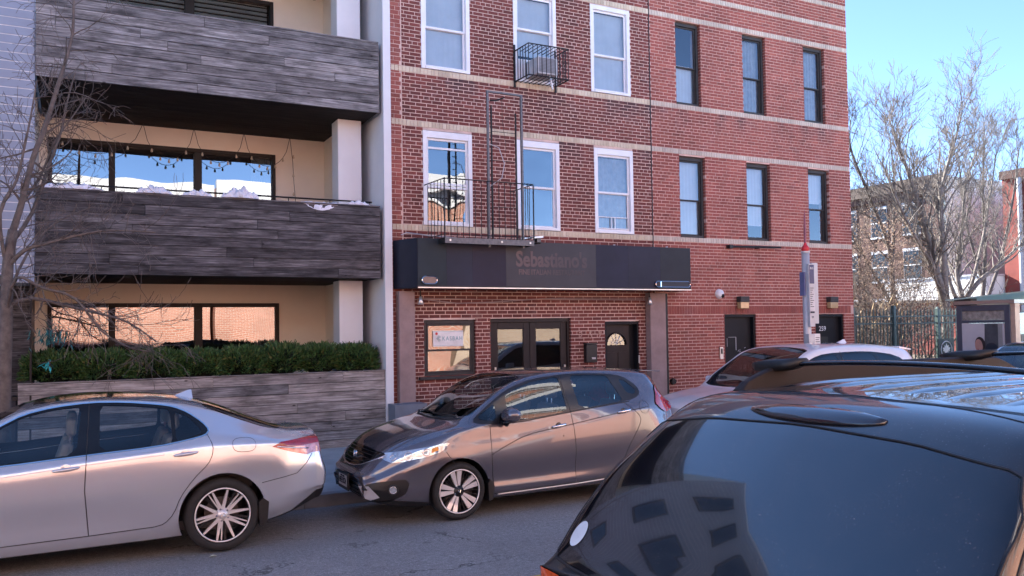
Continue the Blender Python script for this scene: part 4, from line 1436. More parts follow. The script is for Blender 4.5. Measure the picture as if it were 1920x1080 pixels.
# ------------------------------------------------------------------ bare trees
def twigs(mb, rng, p, d, L, r, depth, spread=0.6, up=0.12, seg=4, minr=0.0022, kids=(3, 5), bend=0.22, shrink=0.62):
    n = 5
    pts = [p.copy()]
    q = p.copy()
    dd = d.copy()
    for i in range(n):
        dd = (dd + Vector((rng.uniform(-1, 1), rng.uniform(-1, 1), rng.uniform(-1, 1))) * bend + Vector((0, 0, up))).normalized()
        q = q + dd * (L / n)
        pts.append(q.copy())
    rs = [max(minr, r * (1 - 0.62 * i / n)) for i in range(n + 1)]
    mb.tube(pts, rs, seg if r > 0.012 else 3, cap=False)
    if depth <= 0:
        return
    k = rng.randint(*kids)
    for j in range(k):
        t = rng.uniform(0.25, 1.0)
        idx = min(n - 1, int(t * n))
        f = t * n - idx
        bp_ = pts[idx].lerp(pts[idx + 1], f)
        base = (pts[idx + 1] - pts[idx]).normalized()
        side = base.cross(Vector((rng.uniform(-1, 1), rng.uniform(-1, 1), rng.uniform(-1, 1)))).normalized()
        nd_ = (base * (1 - spread * 0.5) + side * spread).normalized()
        twigs(mb, rng, bp_, nd_, L * shrink * rng.uniform(0.7, 1.15), rs[idx] * 0.62, depth - 1, spread, up, seg, minr, kids, bend, shrink)


def smoothpath(pts, k=3):
    P_ = [Vector(p) for p in pts]
    out = []
    for i in range(len(P_) - 1):
        p0, p1, p2, p3 = P_[max(0, i - 1)], P_[i], P_[i + 1], P_[min(len(P_) - 1, i + 2)]
        for j in range(k):
            t = j / k
            out.append(0.5 * ((2 * p1) + (p2 - p0) * t + (2 * p0 - 5 * p1 + 4 * p2 - p3) * t * t + (3 * p1 - p0 - 3 * p2 + p3) * t ** 3))
    out.append(P_[-1])
    return out


LT = empty('street_tree', 'bare street tree with drooping twigs at the left edge of the pavement', 'tree', None, (-0.69, 10.6, 0.08))
rng = random.Random(11)
tk = MB()
tk.tube(smoothpath([(0, 0, 0), (0.0, 0, 1.3), (0.02, 0, 2.12), (0.03, 0, 2.7), (0.08, 0, 3.1)]), list(np.linspace(0.075, 0.05, 13)), 10)
tk.build('trunk', M['bark'], LT, smooth=True)
lm = MB()
limbs = [([(0.08, 0, 3.1), (0.16, 0, 3.4), (0.26, 0.02, 3.88), (0.39, 0.05, 4.31), (0.52, 0.05, 4.81), (0.65, 0.1, 5.37), (0.67, 0.1, 5.9), (0.75, 0.1, 6.6)], 0.040),
         ([(0.02, 0, 2.26), (0.26, -0.05, 2.35), (0.62, -0.1, 2.26), (0.95, -0.15, 2.17), (1.22, -0.2, 2.07), (1.51, -0.25, 1.85)], 0.028),
         ([(0.03, 0, 2.69), (0.19, -0.1, 2.87), (0.42, -0.1, 2.96), (0.73, -0.1, 3.06), (1.05, -0.15, 3.12), (1.50, -0.2, 3.11)], 0.026),
         ([(0.03, 0, 2.9), (0.25, 0.2, 3.32), (0.43, 0.25, 3.93), (0.54, 0.3, 4.31), (0.60, 0.3, 4.66), (0.68, 0.3, 5.0)], 0.024),
         ([(0.02, 0, 2.2), (0.13, -0.3, 2.56), (0.37, -0.35, 2.45), (0.68, -0.35, 2.34), (0.94, -0.4, 1.98), (1.21, -0.4, 1.80), (1.43, -0.4, 1.74)], 0.022),
         ([(0.16, 0, 3.4), (0.33, 0.3, 3.76), (0.46, 0.3, 4.14), (0.60, 0.35, 4.4), (0.79, 0.4, 4.74)], 0.018),
         ([(0.0, 0, 2.8), (-0.03, -0.2, 3.25), (0.12, -0.2, 3.61), (0.19, -0.2, 3.96), (0.26, -0.2, 4.37), (0.31, -0.2, 4.73)], 0.022),
         ([(0.0, 0, 2.5), (-0.3, 0.2, 3.0), (-0.5, 0.3, 3.8), (-0.5, 0.4, 4.8)], 0.03),
         ([(0.0, 0, 2.3), (0.2, 0.5, 2.9), (0.5, 0.7, 3.3), (0.9, 0.7, 3.5)], 0.02)]
for pts, r0 in limbs:
    sp = smoothpath(pts)
    rs = [max(0.004, r0 * (1 - 0.75 * i / len(sp))) for i in range(len(sp))]
    lm.tube(sp, rs, 6, cap=False)
    for i in range(2, len(sp) - 1):
        for _ in range(2 if i % 2 else 1):
            base = (sp[i + 1] - sp[i]).normalized()
            side = Vector((rng.uniform(-1, 1), rng.uniform(-0.7, 0.7), rng.uniform(-0.9, 0.8))).normalized()
            d = (base * 0.7 + side * 0.8).normalized()
            up_ = 0.10 if rng.random() > 0.45 else -0.12
            twigs(lm, rng, sp[i], d, rng.uniform(0.3, 0.62) * (1.0 if r0 > 0.02 else 0.8), max(0.005, rs[i] * 0.42), 2, 0.65, up_, 4, 0.0026, (2, 3), 0.25, 0.66)
lm.build('crown', M['bark'], LT, smooth=True)

# ------------------------------------------------------------------ park fence
FN = empty('park_fence', 'dark green iron picket fence along the park beyond the brick house', 'fence', None, (16.2, 13.6, 0.1))
px_ = [16.02, 17.44, 19.05, 20.6, 22.2, 23.8, 25.4, 27.0]
for i, x in enumerate(px_):
    o = MB().box(x - 0.04, x + 0.04, 13.56, 13.64, 0.1, 2.34 + (0.08 if i in (1,) else 0)).build('post', M['fence_green'], FN)
    at(FN, o)
    o = MB().add([(x - .045, 13.555, 2.345), (x + .045, 13.555, 2.345), (x + .045, 13.645, 2.345), (x - .045, 13.645, 2.345), (x, 13.6, 2.40)], [(0, 1, 4), (1, 2, 4), (2, 3, 4), (3, 0, 4)]).build('post_cap', M['fence_green'], FN)
    if i == 1:
        o.location.z += 0.08
    at(FN, o)
pk = MB().box(-0.009, 0.009, -0.009, 0.009, 0.15, 2.28).add([(-.009, -.009, 2.281), (.009, -.009, 2.281), (.009, .009, 2.281), (-.009, .009, 2.281), (0, 0, 2.36)], [(0, 1, 4), (1, 2, 4), (2, 3, 4), (3, 0, 4)]).mesh('picket')
pk.materials.append(M['fence_green'])
for i in range(len(px_) - 1):
    n = int((px_[i + 1] - px_[i]) / 0.118)
    for k in range(1, n):
        o = put('picket', pk, None, FN)
        o.location = Vector((px_[i] + (px_[i + 1] - px_[i]) * k / n, 13.6, 0)) - FN.location
    for z in (0.3, 1.98, 2.15):
        o = MB().box(px_[i] + 0.041, px_[i + 1] - 0.041, 13.585, 13.615, z, z + 0.028).build('rail', M['fence_green'], FN)
        at(FN, o)
# park notice boards
PS = empty('park_sign', 'square dark park sign with a white leaf in a ring on the green fence', 'sign', None, (19.13, 13.42, 1.3))
o = MB().box(18.80, 19.40, 13.42, 13.44, 0.95, 1.60).build('board', simple('sign_dark_green', (0.018, 0.03, 0.03), 0.5), PS)
at(PS, o)
c0, z0 = 19.10, 1.33
rg = MB()
pts = [(c0 + 0.205 * math.cos(t), 13.412, z0 + 0.205 * math.sin(t)) for t in np.linspace(0, 2 * math.pi, 29)]
rg.tube(pts, 0.014, 4, cap=False)
o = rg.build('ring', M['white_print'], PS)
at(PS, o)
# generic five lobed leaf
lf = [(0, .15), (.028, .085), (.075, .105), (.07, .05), (.145, .045), (.115, .0), (.13, -.035), (.07, -.05), (.06, -.085), (.012, -.075), (.012, -.14)]
lf = [(c0 + x, z0 + z) for x, z in lf] + [(c0 - x, z0 + z) for x, z in reversed(lf) if x > 0]
o = MB().prism(lf, 13.408, 13.418).build('leaf', M['white_print'], PS)
at(PS, o)
o = MB().box(18.96, 19.24, 13.411, 13.418, 0.985, 1.05).build('panel', M['pole_grey'], PS)
at(PS, o)
PN = empty('park_notice', 'narrow dark notice with white lines beside the leaf sign on the fence', 'sign', None, (19.65, 13.42, 1.3))
o = MB().box(19.50, 19.84, 13.42, 13.44, 0.95, 1.60).build('board', simple('sign_dark_green2', (0.018, 0.03, 0.03), 0.5), PN)
at(PN, o)
for i in range(9):
    o = MB().box(19.54, 19.80 - 0.05 * (i % 3), 13.413, 13.418, 1.50 - i * 0.058, 1.535 - i * 0.058).build('text_line', M['white_print'], PN)
    at(PN, o)

# things seen through the fence
for (x, y, h, w, lab, mt) in ((18.6, 15.4, 1.25, 0.30, 'pale grey post with dark cap behind the fence', 'pole_grey'), (19.4, 15.5, 1.05, 0.5, 'pale sack shaped bin behind the park fence', 'white_siding'), (18.0, 14.8, 1.0, 0.35, 'short pale green post behind the fence near the first bay', 'fence_green')):
    r_ = empty('bollard', lab, 'bollard', None, (x, y, 0.1))
    MB().lathe([(0, 0), (w / 2, 0), (w / 2, h * 0.7), (w * 0.42, h * 0.85), (w * 0.2, h * 0.92)], (0, 0, 0), 'z', 14).build('body', M[mt], r_, smooth=True)
    MB().lathe([(w * 0.28, h * 0.922), (w * 0.28, h * 0.97), (0, h * 1.0)], (0, 0, 0), 'z', 14).build('cap', M['black_plastic'], r_)
rp = empty('playground_post', 'tall brick red playground panel behind the fence', 'playground panel', None, (18.4, 16.0, 0.1))
o = MB().box(-0.28, 0.28, -0.03, 0.03, 0.25, 1.85).build('panel', simple('brick_red_panel', (0.32, 0.06, 0.04), 0.6), rp)
for x in (-0.3, 0.3):
    MB().tube([(x, 0, 0), (x, 0, 2.0)], 0.03, 8).build('leg', M['fence_green'], rp)
yl = leafy('young_plant', 'small bright yellow green plant behind the first fence bay', 'plant', (17.0, 14.4, 1.0), 120, 0.10, 0.03, simple('lime_leaf', (0.30, 0.42, 0.05), 0.6, var=0.4), (0.25, 0.1, 0.25), 9, 0.0)
leafy('young_plant', 'dry straw coloured grasses rising behind the fence posts', 'plant', (19.6, 15.6, 2.0), 220, 0.35, 0.012, simple('straw_leaf', (0.50, 0.38, 0.22), 0.8, var=0.3), (0.7, 0.3, 0.25), 19, -1.2)

# ------------------------------------------------------------------ bare park trees
def park_tree(base, label, trunks, seed, mat, trunk_r=0.17, depth=4, L0=3.0, spread=0.5, up=0.10, minr=0.007, kids=(2, 4), per=3):
    rng = random.Random(seed)
    root = empty('bare_tree', label, 'tree', 'bare trees in the park', base)
    tb, cbm = MB(), MB()
    for (pts, r0, r1) in trunks:
        pts = [(a, b, c * 0.88) for a, b, c in pts]
        r0, r1 = r0 * 0.72, r1 * 0.7
        sp = smoothpath(pts, 4)
        n = len(sp)
        rs = [r0 + (r1 - r0) * i / (n - 1) for i in range(n)]
        tb.tube(sp, rs, 9)
        for i in range(int(n * 0.36), n):
            base_d = (sp[min(n - 1, i + 1)] - sp[max(0, i - 1)]).normalized()
            for _ in range(per if i < n - 1 else per + 3):
                side = Vector((rng.uniform(-1, 1), rng.uniform(-1, 1), rng.uniform(-0.3, 0.8))).normalized()
                d = (base_d * (0.9 if i < n - 1 else 1.2) + side * 0.8).normalized()
                twigs(cbm, rng, sp[i], d, L0 * rng.uniform(0.55, 1.0) * (1 - 0.25 * i / n), max(0.012, rs[i] * 0.5), depth - 1, spread, up, 4, minr, kids, 0.22, 0.62)
    tb.build('trunk', mat, root, smooth=True)
    cbm.build('crown', mat, root, smooth=True)
    return root


park_tree((24.3, 17, 0.1), 'tall multi stemmed bare tree with its thick trunk behind the bus shelter',
          [([(0, 0, 0), (-0.05, 0, 1.4), (-0.05, 0, 2.6), (-0.35, 0.1, 4.0), (-0.6, 0.2, 5.3), (-0.95, 0.2, 6.3), (-1.3, 0.3, 7.6), (-1.9, 0.3, 9.0)], 0.26, 0.04),
           ([(-0.05, 0, 2.6), (-0.1, 0, 4.0), (0.0, 0.1, 5.4), (0.1, 0.2, 6.5), (0.55, 0.3, 7.6), (1.1, 0.3, 8.9), (1.5, 0.3, 10.0)], 0.17, 0.03),
           ([(-0.35, 0.1, 4.0), (-1.3, 0, 5.0), (-2.1, 0, 6.2), (-2.8, 0, 7.6)], 0.10, 0.03)], 3, M['bark_pale'], per=2, L0=1.9, minr=0.005)
park_tree((27.7, 19, 0.1), 'bare tree leaning right in front of the pale wall',
          [([(0, 0, 0), (0.1, 0, 1.6), (0.3, 0, 3.0), (0.35, 0.2, 4.2), (0.7, 0.2, 5.8), (1.0, 0.2, 7.8), (1.9, 0.2, 9.6)], 0.18, 0.03),
           ([(0.3, 0, 2.9), (1.0, -0.2, 3.8), (1.9, -0.4, 4.5), (3.2, -0.6, 5.5), (4.4, -0.8, 6.2)], 0.14, 0.03),
           ([(0.25, 0, 2.6), (-0.1, 0.2, 3.9), (-0.1, 0.3, 5.6), (0.4, 0.3, 7.2)], 0.11, 0.03),
           ([(0.8, 0, 3.5), (1.9, 0.2, 5.6), (2.6, 0.3, 7.6), (3.0, 0.3, 9.2)], 0.09, 0.025)], 5, M['bark_pale'], per=2, L0=1.9, minr=0.005)
park_tree((25.0, 19.5, 0.1), 'bare tree with a broad fan of fine twigs next to the brick house corner',
          [([(0, 0, 0), (0.0, 0, 2.8), (-0.1, 0, 5.0), (-0.9, 0, 6.8), (-1.8, 0, 8.6), (-2.0, 0, 9.6)], 0.15, 0.025),
           ([(0, 0, 2.8), (-0.9, 0.2, 4.4), (-1.9, 0.2, 6.0), (-2.4, 0.2, 7.4)], 0.09, 0.02),
           ([(-0.05, 0, 4.0), (0.4, 0.2, 6.0), (0.5, 0.2, 8.0), (0.3, 0.2, 9.6)], 0.10, 0.02)], 8, M['bark'], per=2, L0=1.8, minr=0.005)
park_tree((31.5, 20.5, 0.1), 'bare tree behind the shelter at the right edge of the picture',
          [([(0, 0, 0), (-0.1, 0, 2.5), (0.2, 0, 5.0), (0.2, 0, 8.0), (0.4, 0, 10.2)], 0.17, 0.03),
           ([(-0.1, 0, 2.5), (1.2, 0, 5.0), (2.2, 0, 8.0), (2.6, 0, 10.0)], 0.11, 0.03),
           ([(0.1, 0, 3.8), (-0.9, 0, 6.5), (-1.2, 0, 9.0)], 0.09, 0.03)], 12, M['bark'], per=2, L0=1.9, minr=0.006)


def thicket(base, label, w, h, n, seed, mat, leaf=None):
    rng = random.Random(seed)
    root = empty('bare_shrub', label, 'shrub', 'bare shrubs behind the fence', base)
    t = MB()
    for i in range(n):
        p = Vector((rng.uniform(-w, w), rng.uniform(-0.8, 0.8), 0))
        d = Vector((rng.uniform(-0.35, 0.35), rng.uniform(-.3, .3), 1)).normalized()
        twigs(t, rng, p, d, h * rng.uniform(0.35, 0.62), rng.uniform(0.015, 0.035), 3, 0.6, 0.05, 4, 0.0055, (3, 5), 0.28, 0.62)
    t.build('stem', mat, root, smooth=True)
    if leaf:
        vs, fs = [], []
        for i in range(5200):
            p = Vector((rng.uniform(-w, w) * 1.2, rng.uniform(-1, 1), h * rng.uniform(0.1, 1.0)))
            d = Vector((rng.uniform(-1, 1), rng.uniform(-1, 1), rng.uniform(-1, 1))).normalized()
            s = d.orthogonal().normalized()
            k = len(vs)
            l_ = rng.uniform(0.03, 0.09)
            vs += [p, p + d * l_ * .5 + s * .018, p + d * l_, p + d * l_ * .5 - s * .018]
            fs.append((k, k + 1, k + 2, k + 3))
        me = bpy.data.meshes.new('foliage')
        me.from_pydata([tuple(v) for v in vs], [], fs)
        put('foliage', me, leaf, root)
    return root


dead = simple('dead_leaf', (0.20, 0.13, 0.09), 0.9, var=0.4, scale=10)
thicket((20.5, 16.8, 0.1), 'dense bare shrub with reddish twigs right of the brick house corner', 1.2, 5.0, 16, 31, M['bark_dark'], dead)
thicket((23.3, 18.0, 0.1), 'tall tangled bare shrub left of the thick tree trunk', 1.3, 5.6, 16, 32, M['bark_dark'], dead)
thicket((19.2, 15.2, 0.1), 'lower bare shrub pushing against the green fence', 1.0, 3.2, 12, 33, M['bark'], None)
thicket((26.5, 21.0, 0.1), 'bare shrub in front of the white siding', 1.2, 3.6, 10, 34, M['bark'], None)

# ------------------------------------------------------------------ houses across the far avenue
BH = empty('brownstone_house', 'dark brown row house behind the bare trees with a pale side wall', 'house', None, (46, 33, 0))
def part_at(mb, name, mat, root, **k):
    o = mb.build(name, mat, root, **k)
    if isinstance(root, bpy.types.Object) and root.type == 'EMPTY':
        o.location = -root.location
    return o


part_at(MB().box(45, 64, 31.62, 62, 0, 10.4), 'wall', M['brown_brick_far'], BH)
part_at(MB().box(45.1, 64, 31.45, 31.60, 0, 10.55), 'side_wall', M['grey_wall_far'], BH)
part_at(MB().box(44.55, 45.0, 31.5, 62, 9.95, 10.65), 'cornice', M['bark_dark'], BH)
part_at(MB().box(44.75, 45.0, 31.55, 62, 9.55, 9.945), 'cornice', M['brown_brick_far'], BH)
for fz in (1.6, 4.6, 7.4):
    for k in range(12):
        y = 33.1 + k * 2.3
        w = MB().box(44.97, 45.0, y - 0.05, y + 1.15, fz - 0.001, fz + 1.719).build('window', M['pole_grey'], BH)
        w.location = -BH.location
        MB().box(44.90, 45.0, y - 0.1, y + 1.2, fz - 0.12, fz - 0.002).build('sill', M['pole_grey'], w)
        MB().box(44.92, 45.0, y - 0.06, y + 1.16, fz + 1.72, fz + 1.9).build('lintel', M['pole_grey'], w)
        MB().box(44.93, 44.965, y, y + 1.1, fz + 0.003, fz + 1.717).build('pane', M['gloss_black'], w)
        MB().box(44.90, 44.925, y, y + 1.1, fz + 0.84, fz + 0.90).build('sash_bar', M['white_siding'], w)
RH = empty('red_house', 'bright red brick house at the right edge behind the bus shelter', 'house', None, (46, 24, 0))
part_at(MB().box(45, 60, 8, 28.0, 0, 9.95), 'wall', M['red_far'], RH)
part_at(MB().box(44.8, 45.0, 7.9, 28.05, 9.7, 10.15), 'cornice', M['brown_brick_far'], RH)
part_at(MB().tube([(44.9, 27.0, 0), (44.9, 27.0, 9.7)], 0.13, 8), 'drainpipe', M['pole_grey'], RH)
part_at(MB().box(50, 50.5, 27.0, 27.5, 9.9, 11.3), 'chimney', M['grey_wall_far'], RH)
for fz in (3.4, 6.6):
    for y in (24.3, 21.6, 18.8, 16):
        w = MB().box(44.92, 45.0, y - 0.05, y + 1.25, fz - 0.12, fz + 1.9).build('window', M['white_siding'], RH)
        w.location = -RH.location
        MB().box(44.90, 44.915, y + 0.08, y + 1.1, fz, fz + 1.78).build('pane', M['gloss_black'], w)
GA = empty('garage', 'low building with white horizontal siding over a red brick base', 'building', None, (44, 31, 0))
part_at(MB().box(43.6, 49, 28.1, 36, 0, 3.25), 'base_wall', M['red_far'], GA)
part_at(MB().box(43.4, 49, 28.05, 34.4, 3.253, 4.45), 'upper_wall', M['white_siding'], GA)
for i in range(8):
    part_at(MB().box(43.375, 43.398, 28.05, 34.4, 3.26 + i * 0.148, 3.26 + i * 0.148 + 0.135), 'siding_board', M['white_siding'], GA)
part_at(MB().box(43.3, 49, 28.0, 34.5, 4.46, 4.56), 'roof', M['pole_grey'], GA)
part_at(MB().box(43.0, 49, 27.9, 36.1, 3.1, 3.24), 'eave', M['bark_dark'], GA)

# ------------------------------------------------------------------ bus shelter
BS = empty('bus_shelter', 'bus shelter with a framed advertising panel on its end', 'bus shelter', None, (17.2, 11.2, 0.1))
X = 17.2
yN, yF = 10.63, 11.82
part_at(MB().box(X, X + 0.16, yN, yN + 0.12, 0.1, 2.36).box(X, X + 0.16, yF - 0.12, yF, 0.1, 2.36).box(X, X + 0.16, yN + 0.12, yF - 0.12, 2.24, 2.36).box(X, X + 0.16, yN + 0.12, yF - 0.12, 1.98, 2.04).box(X, X + 0.16, yN + 0.12, yF - 0.12, 0.3, 0.42), 'panel_frame', M['shelter_dark'], BS, bevel=0.006)
part_at(MB().box(X + 0.03, X + 0.13, yN + 0.121, yF - 0.121, 2.041, 2.239), 'header_panel', simple('dusty_header', (0.28, 0.26, 0.23), 0.5, var=0.5, scale=9), BS)
part_at(MB().box(X + 0.162, X + 0.30, yF - 0.09, yF + 0.02, 0.1, 2.37), 'corner_post', simple('brown_post', (0.16, 0.10, 0.09), 0.5), BS)
part_at(MB().box(X + 0.02, X + 0.18, yN - 0.10, yN - 0.003, 0.1, 2.38), 'steel_post', simple('steel_sunlit', (0.55, 0.42, 0.32), 0.35, 0.3), BS)  # peach tone: sunlight on the post put into its colour
part_at(MB().box(X - 0.03, X + 3.6, yN - 0.12, yF + 0.04, 2.385, 2.46), 'roof_beam', M['shelter_steel'], BS)
part_at(MB().box(X - 0.02, X + 0.2, yF - 0.35, yF + 0.03, 2.365, 2.55), 'beam_end', simple('beam_end', (0.05, 0.045, 0.05), 0.5), BS)
part_at(MB().add([(X - 0.15, yN - 0.75, 2.62), (X + 3.7, yN - 0.75, 2.62), (X + 3.7, yF + 0.15, 2.48), (X - 0.15, yF + 0.15, 2.48),
                  (X - 0.15, yN - 0.75, 2.645), (X + 3.7, yN - 0.75, 2.645), (X + 3.7, yF + 0.15, 2.505), (X - 0.15, yF + 0.15, 2.505)],
                 [(0, 1, 5, 4), (1, 2, 6, 5), (2, 3, 7, 6), (3, 0, 4, 7), (4, 5, 6, 7), (3, 2, 1, 0)]), 'roof_glass', M['green_edge'], BS)
for xx in (X + 1.9, X + 3.5):
    part_at(MB().box(xx, xx + 0.1, yF - 0.1, yF, 0.1, 2.38), 'post', M['shelter_dark'], BS)
part_at(MB().box(X + 0.3, X + 3.5, yF - 0.05, yF - 0.035, 0.4, 2.2), 'back_glass', M['glass_win'], BS)
# printed poster: pale wall, dark area, seated figure with bag
PO = X - 0.004
pf = part_at(MB().box(PO, PO + 0.02, yN + 0.125, yF - 0.125, 0.425, 1.975), 'poster', simple('poster_grey', (0.52, 0.52, 0.54), 0.35, var=0.04, coat=0.6), BS)
def poster(poly, mat, lvl, name):
    b = MB()
    b.add([(PO - 0.001 * lvl, yF - y, z) for y, z in poly], [tuple(range(len(poly)))])
    b.build(name, mat, pf)
def ell(cy, cz, a, b_, n=20, rot=0):
    return [(cy + a * math.cos(t) * math.cos(rot) - b_ * math.sin(t) * math.sin(rot), cz + a * math.cos(t) * math.sin(rot) + b_ * math.sin(t) * math.cos(rot)) for t in np.linspace(0, 2 * math.pi, n, endpoint=False)]
pd = simple('poster_dark', (0.06, 0.07, 0.08), 0.4, var=0.5, scale=3)
poster([(0.60, 0.43), (0.95, 0.43), (0.95, 1.96), (0.64, 1.96)], pd, 1, 'print')
poster([(0.93, 0.43), (1.03, 0.43), (1.03, 1.96), (0.93, 1.96)], simple('poster_mid', (0.26, 0.27, 0.27), 0.4), 1.5, 'print')
poster(ell(0.78, 1.42, 0.14, 0.14), simple('poster_shadow', (0.02, 0.03, 0.045), 0.4), 2, 'print')
poster([(0.66, 0.43), (0.96, 0.43), (0.96, 1.25), (0.88, 1.42), (0.72, 1.40)], simple('poster_shadow2', (0.03, 0.05, 0.07), 0.4), 2.5, 'print')
poster([(0.50, 0.43), (0.86, 0.43), (0.86, 1.05), (0.74, 1.30), (0.60, 1.36), (0.50, 1.20)], simple('poster_coat', (0.10, 0.14, 0.17), 0.5), 3, 'print')
poster([(0.28, 0.43), (0.62, 0.43), (0.62, 1.0), (0.54, 1.26), (0.44, 1.2), (0.36, 1.05)], simple('poster_navy', (0.01, 0.015, 0.04), 0.5), 4, 'print')
poster([(0.14, 0.43), (0.42, 0.43), (0.40, 1.0), (0.33, 1.10), (0.24, 1.02)], simple('poster_bag', (0.02, 0.02, 0.018), 0.5), 5, 'print')
poster([(0.40, 1.12), (0.47, 1.10), (0.50, 1.36), (0.44, 1.38)], simple('poster_skin', (0.42, 0.24, 0.19), 0.5), 6, 'print')
poster(ell(0.535, 1.52, 0.115, 0.165, 22, 0.15), simple('poster_hair', (0.03, 0.02, 0.02), 0.5), 6.5, 'print')
poster(ell(0.505, 1.49, 0.085, 0.145, 22, 0.12), simple('poster_face', (0.45, 0.25, 0.20), 0.5), 7, 'print')
poster([(0.465, 1.43), (0.51, 1.42), (0.485, 1.405)], simple('poster_lips', (0.35, 0.03, 0.04), 0.5), 8, 'print')
poster([(0.50, 1.30), (0.57, 1.33), (0.55, 1.18), (0.50, 1.15)], M['white_print'], 7, 'print')
poster([(0.31, 0.62), (0.45, 0.62), (0.45, 0.70), (0.31, 0.70)], simple('poster_blue', (0.02, 0.05, 0.75), 0.4), 8, 'print')

# ------------------------------------------------------------------ bus stop pole
BP = empty('bus_stop_pole', 'grey bus stop pole with red ball finial and timetable boards', 'bus stop', None, (11.05, 10.32, 0.1))
MB().tube([(0, 0, 0), (0, 0, 3.14)], 0.065, 18).build('pole', M['pole_grey'], BP, smooth=True)
MB().lathe([(0.075, 0), (0.075, 0.03), (0, 0.03)], (0, 0, 3.13), 'z', 18).build('collar', M['pole_grey'], BP)
MB().lathe([(0, 0.17), (0.012, 0.16), (0.03, 0.11), (0.06, 0.07), (0.07, 0.03), (0.05, 0.0)], (0, 0, 3.16), 'z', 16).build('finial', M['red_ball'], BP, smooth=True)
MB().lathe([(0.0, 0.60), (0.012, 0.5), (0.02, 0.3), (0.022, 0.15), (0.018, 0.0)], (0, 0, 3.28), 'z', 8).build('spike', simple('spike_red', (0.25, 0.08, 0.12), 0.5), BP, smooth=True)
o = MB().box(0.07, 0.22, -0.06, 0.12, 1.92, 2.96).build('timetable_box', M['pole_grey'], BP)
bv(o, 0.008)
o = MB().box(-0.05, 0.068, -0.115, -0.068, 1.87, 2.94).build('timetable_board', simple('board_grey', (0.5, 0.5, 0.52), 0.4), BP)
bv(o, 0.005)
MB().box(-0.043, 0.06, -0.120, -0.1155, 2.60, 2.92).build('printed_panel', simple('navy_print', (0.03, 0.035, 0.12), 0.4), BP)
for i in range(10):
    MB().box(-0.035, 0.045 - 0.02 * (i % 3), -0.119, -0.1155, 2.52 - i * 0.035, 2.53 - i * 0.035).build('text_line', M['sign_side'], BP)
MB().box(-0.04, 0.055, -0.119, -0.1155, 2.10, 2.13).build('printed_band', M['ink'], BP)
text('BUS', 0.055, (0.008, -0.122, 2.86), M['white_print'], 'lettering', BP, 0.001, sx=0.8)
text('M', 0.05, (0.008, -0.121, 2.03), M['ink'], 'lettering', BP, 0.001)
o = MB().box(-0.10, -0.066, -0.05, 0.05, 2.4, 2.8).build('bus_flag', simple('flag_blue', (0.12, 0.13, 0.25), 0.5), BP)
o = MB().box(-0.11, 0.02, -0.135, -0.068, 0.9, 1.75).build('lower_case', M['pole_grey'], BP)
bv(o, 0.006)
o = MB().box(0.025, 0.16, -0.13, -0.067, 0.9, 1.75).build('lower_case', M['white_siding'], BP)
bv(o, 0.006)
for i in range(9):
    MB().box(0.045, 0.14 - 0.02 * (i % 2), -0.134, -0.1305, 1.68 - i * 0.035, 1.69 - i * 0.035).build('text_line', M['ink'], BP)

# ------------------------------------------------------------------ buildings on the camera side (seen in the panes and the paint)
def brick_tex(name, c1, c2, mo, scale=1.0):
    m_, n, l, p = newmat(name)
    g = n.new('ShaderNodeNewGeometry')
    mp = n.new('ShaderNodeMapping')
    mp.inputs['Rotation'].default_value = (R(90), 0, 0)
    l.new(g.outputs['Position'], mp.inputs['Vector'])
    b = n.new('ShaderNodeTexBrick')
    b.inputs['Scale'].default_value = 1.0
    b.inputs['Brick Width'].default_value = 0.21
    b.inputs['Row Height'].default_value = 0.068
    b.inputs['Mortar Size'].default_value = 0.007
    b.inputs['Color1'].default_value = (*c1, 1)
    b.inputs['Color2'].default_value = (*c2, 1)
    b.inputs['Mortar'].default_value = (*mo, 1)
    l.new(mp.outputs[0], b.inputs['Vector'])
    t = noise(n, l, g.outputs['Position'], 0.8, 5, 0.6)
    c = mix(n, l, 1.0, b.outputs[0], ramp(n, l, t.outputs[0], [(0.3, (0.8, 0.8, 0.8)), (0.7, (1.1, 1.1, 1.1))]).outputs[0], 'MULTIPLY')
    l.new(c, p.inputs['Base Color'])
    p.inputs['Roughness'].default_value = 0.85
    return m_


ob1 = brick_tex('orange_brick', (0.50, 0.205, 0.135), (0.60, 0.26, 0.17), (0.66, 0.54, 0.45))
ob2 = brick_tex('tan_brick', (0.52, 0.36, 0.25), (0.60, 0.44, 0.31), (0.60, 0.52, 0.44))


def opposite(x0, x1, h, mat, label, seed, yf=-3.6):
    rng = random.Random(seed)
    r = empty('facing_house', label, 'house', None, ((x0 + x1) / 2, yf - 4, 0))
    part_at(MB().box(x0, x1, yf - 9, yf, 0, h), 'wall', mat, r)
    part_at(MB().box(x0 - 0.05, x1 + 0.05, yf + 0.003, yf + 0.38, h - 0.55, h + 0.15), 'cornice', M['white_siding'], r)
    part_at(MB().box(x0, x1, yf + 0.003, yf + 0.14, h - 0.80, h - 0.56), 'cornice', M['white_siding'], r)
    nw = max(2, int((x1 - x0) / 2.1))
    st = (x1 - x0) / nw
    for fz in (4.5,):
        if fz + 1.9 > h - 0.8:
            continue
        for k in range(nw):
            x = x0 + st * (k + 0.5)
            w = MB().box(x - 0.52, x + 0.52, yf + 0.002, yf + 0.05, fz, fz + 1.75).build('window', M['white_frame'], r)
            w.location = -r.location
            MB().box(x - 0.45, x + 0.45, yf + 0.052, yf + 0.058, fz + 0.07, fz + 0.84).build('pane', M['gloss_black'], w)
            MB().box(x - 0.45, x + 0.45, yf + 0.052, yf + 0.058, fz + 0.9, fz + 1.68).build('pane', M['gloss_black'], w)
            MB().box(x - 0.6, x + 0.6, yf + 0.002, yf + 0.11, fz - 0.12, fz - 0.003).build('sill', M['white_siding'], w)
    return r


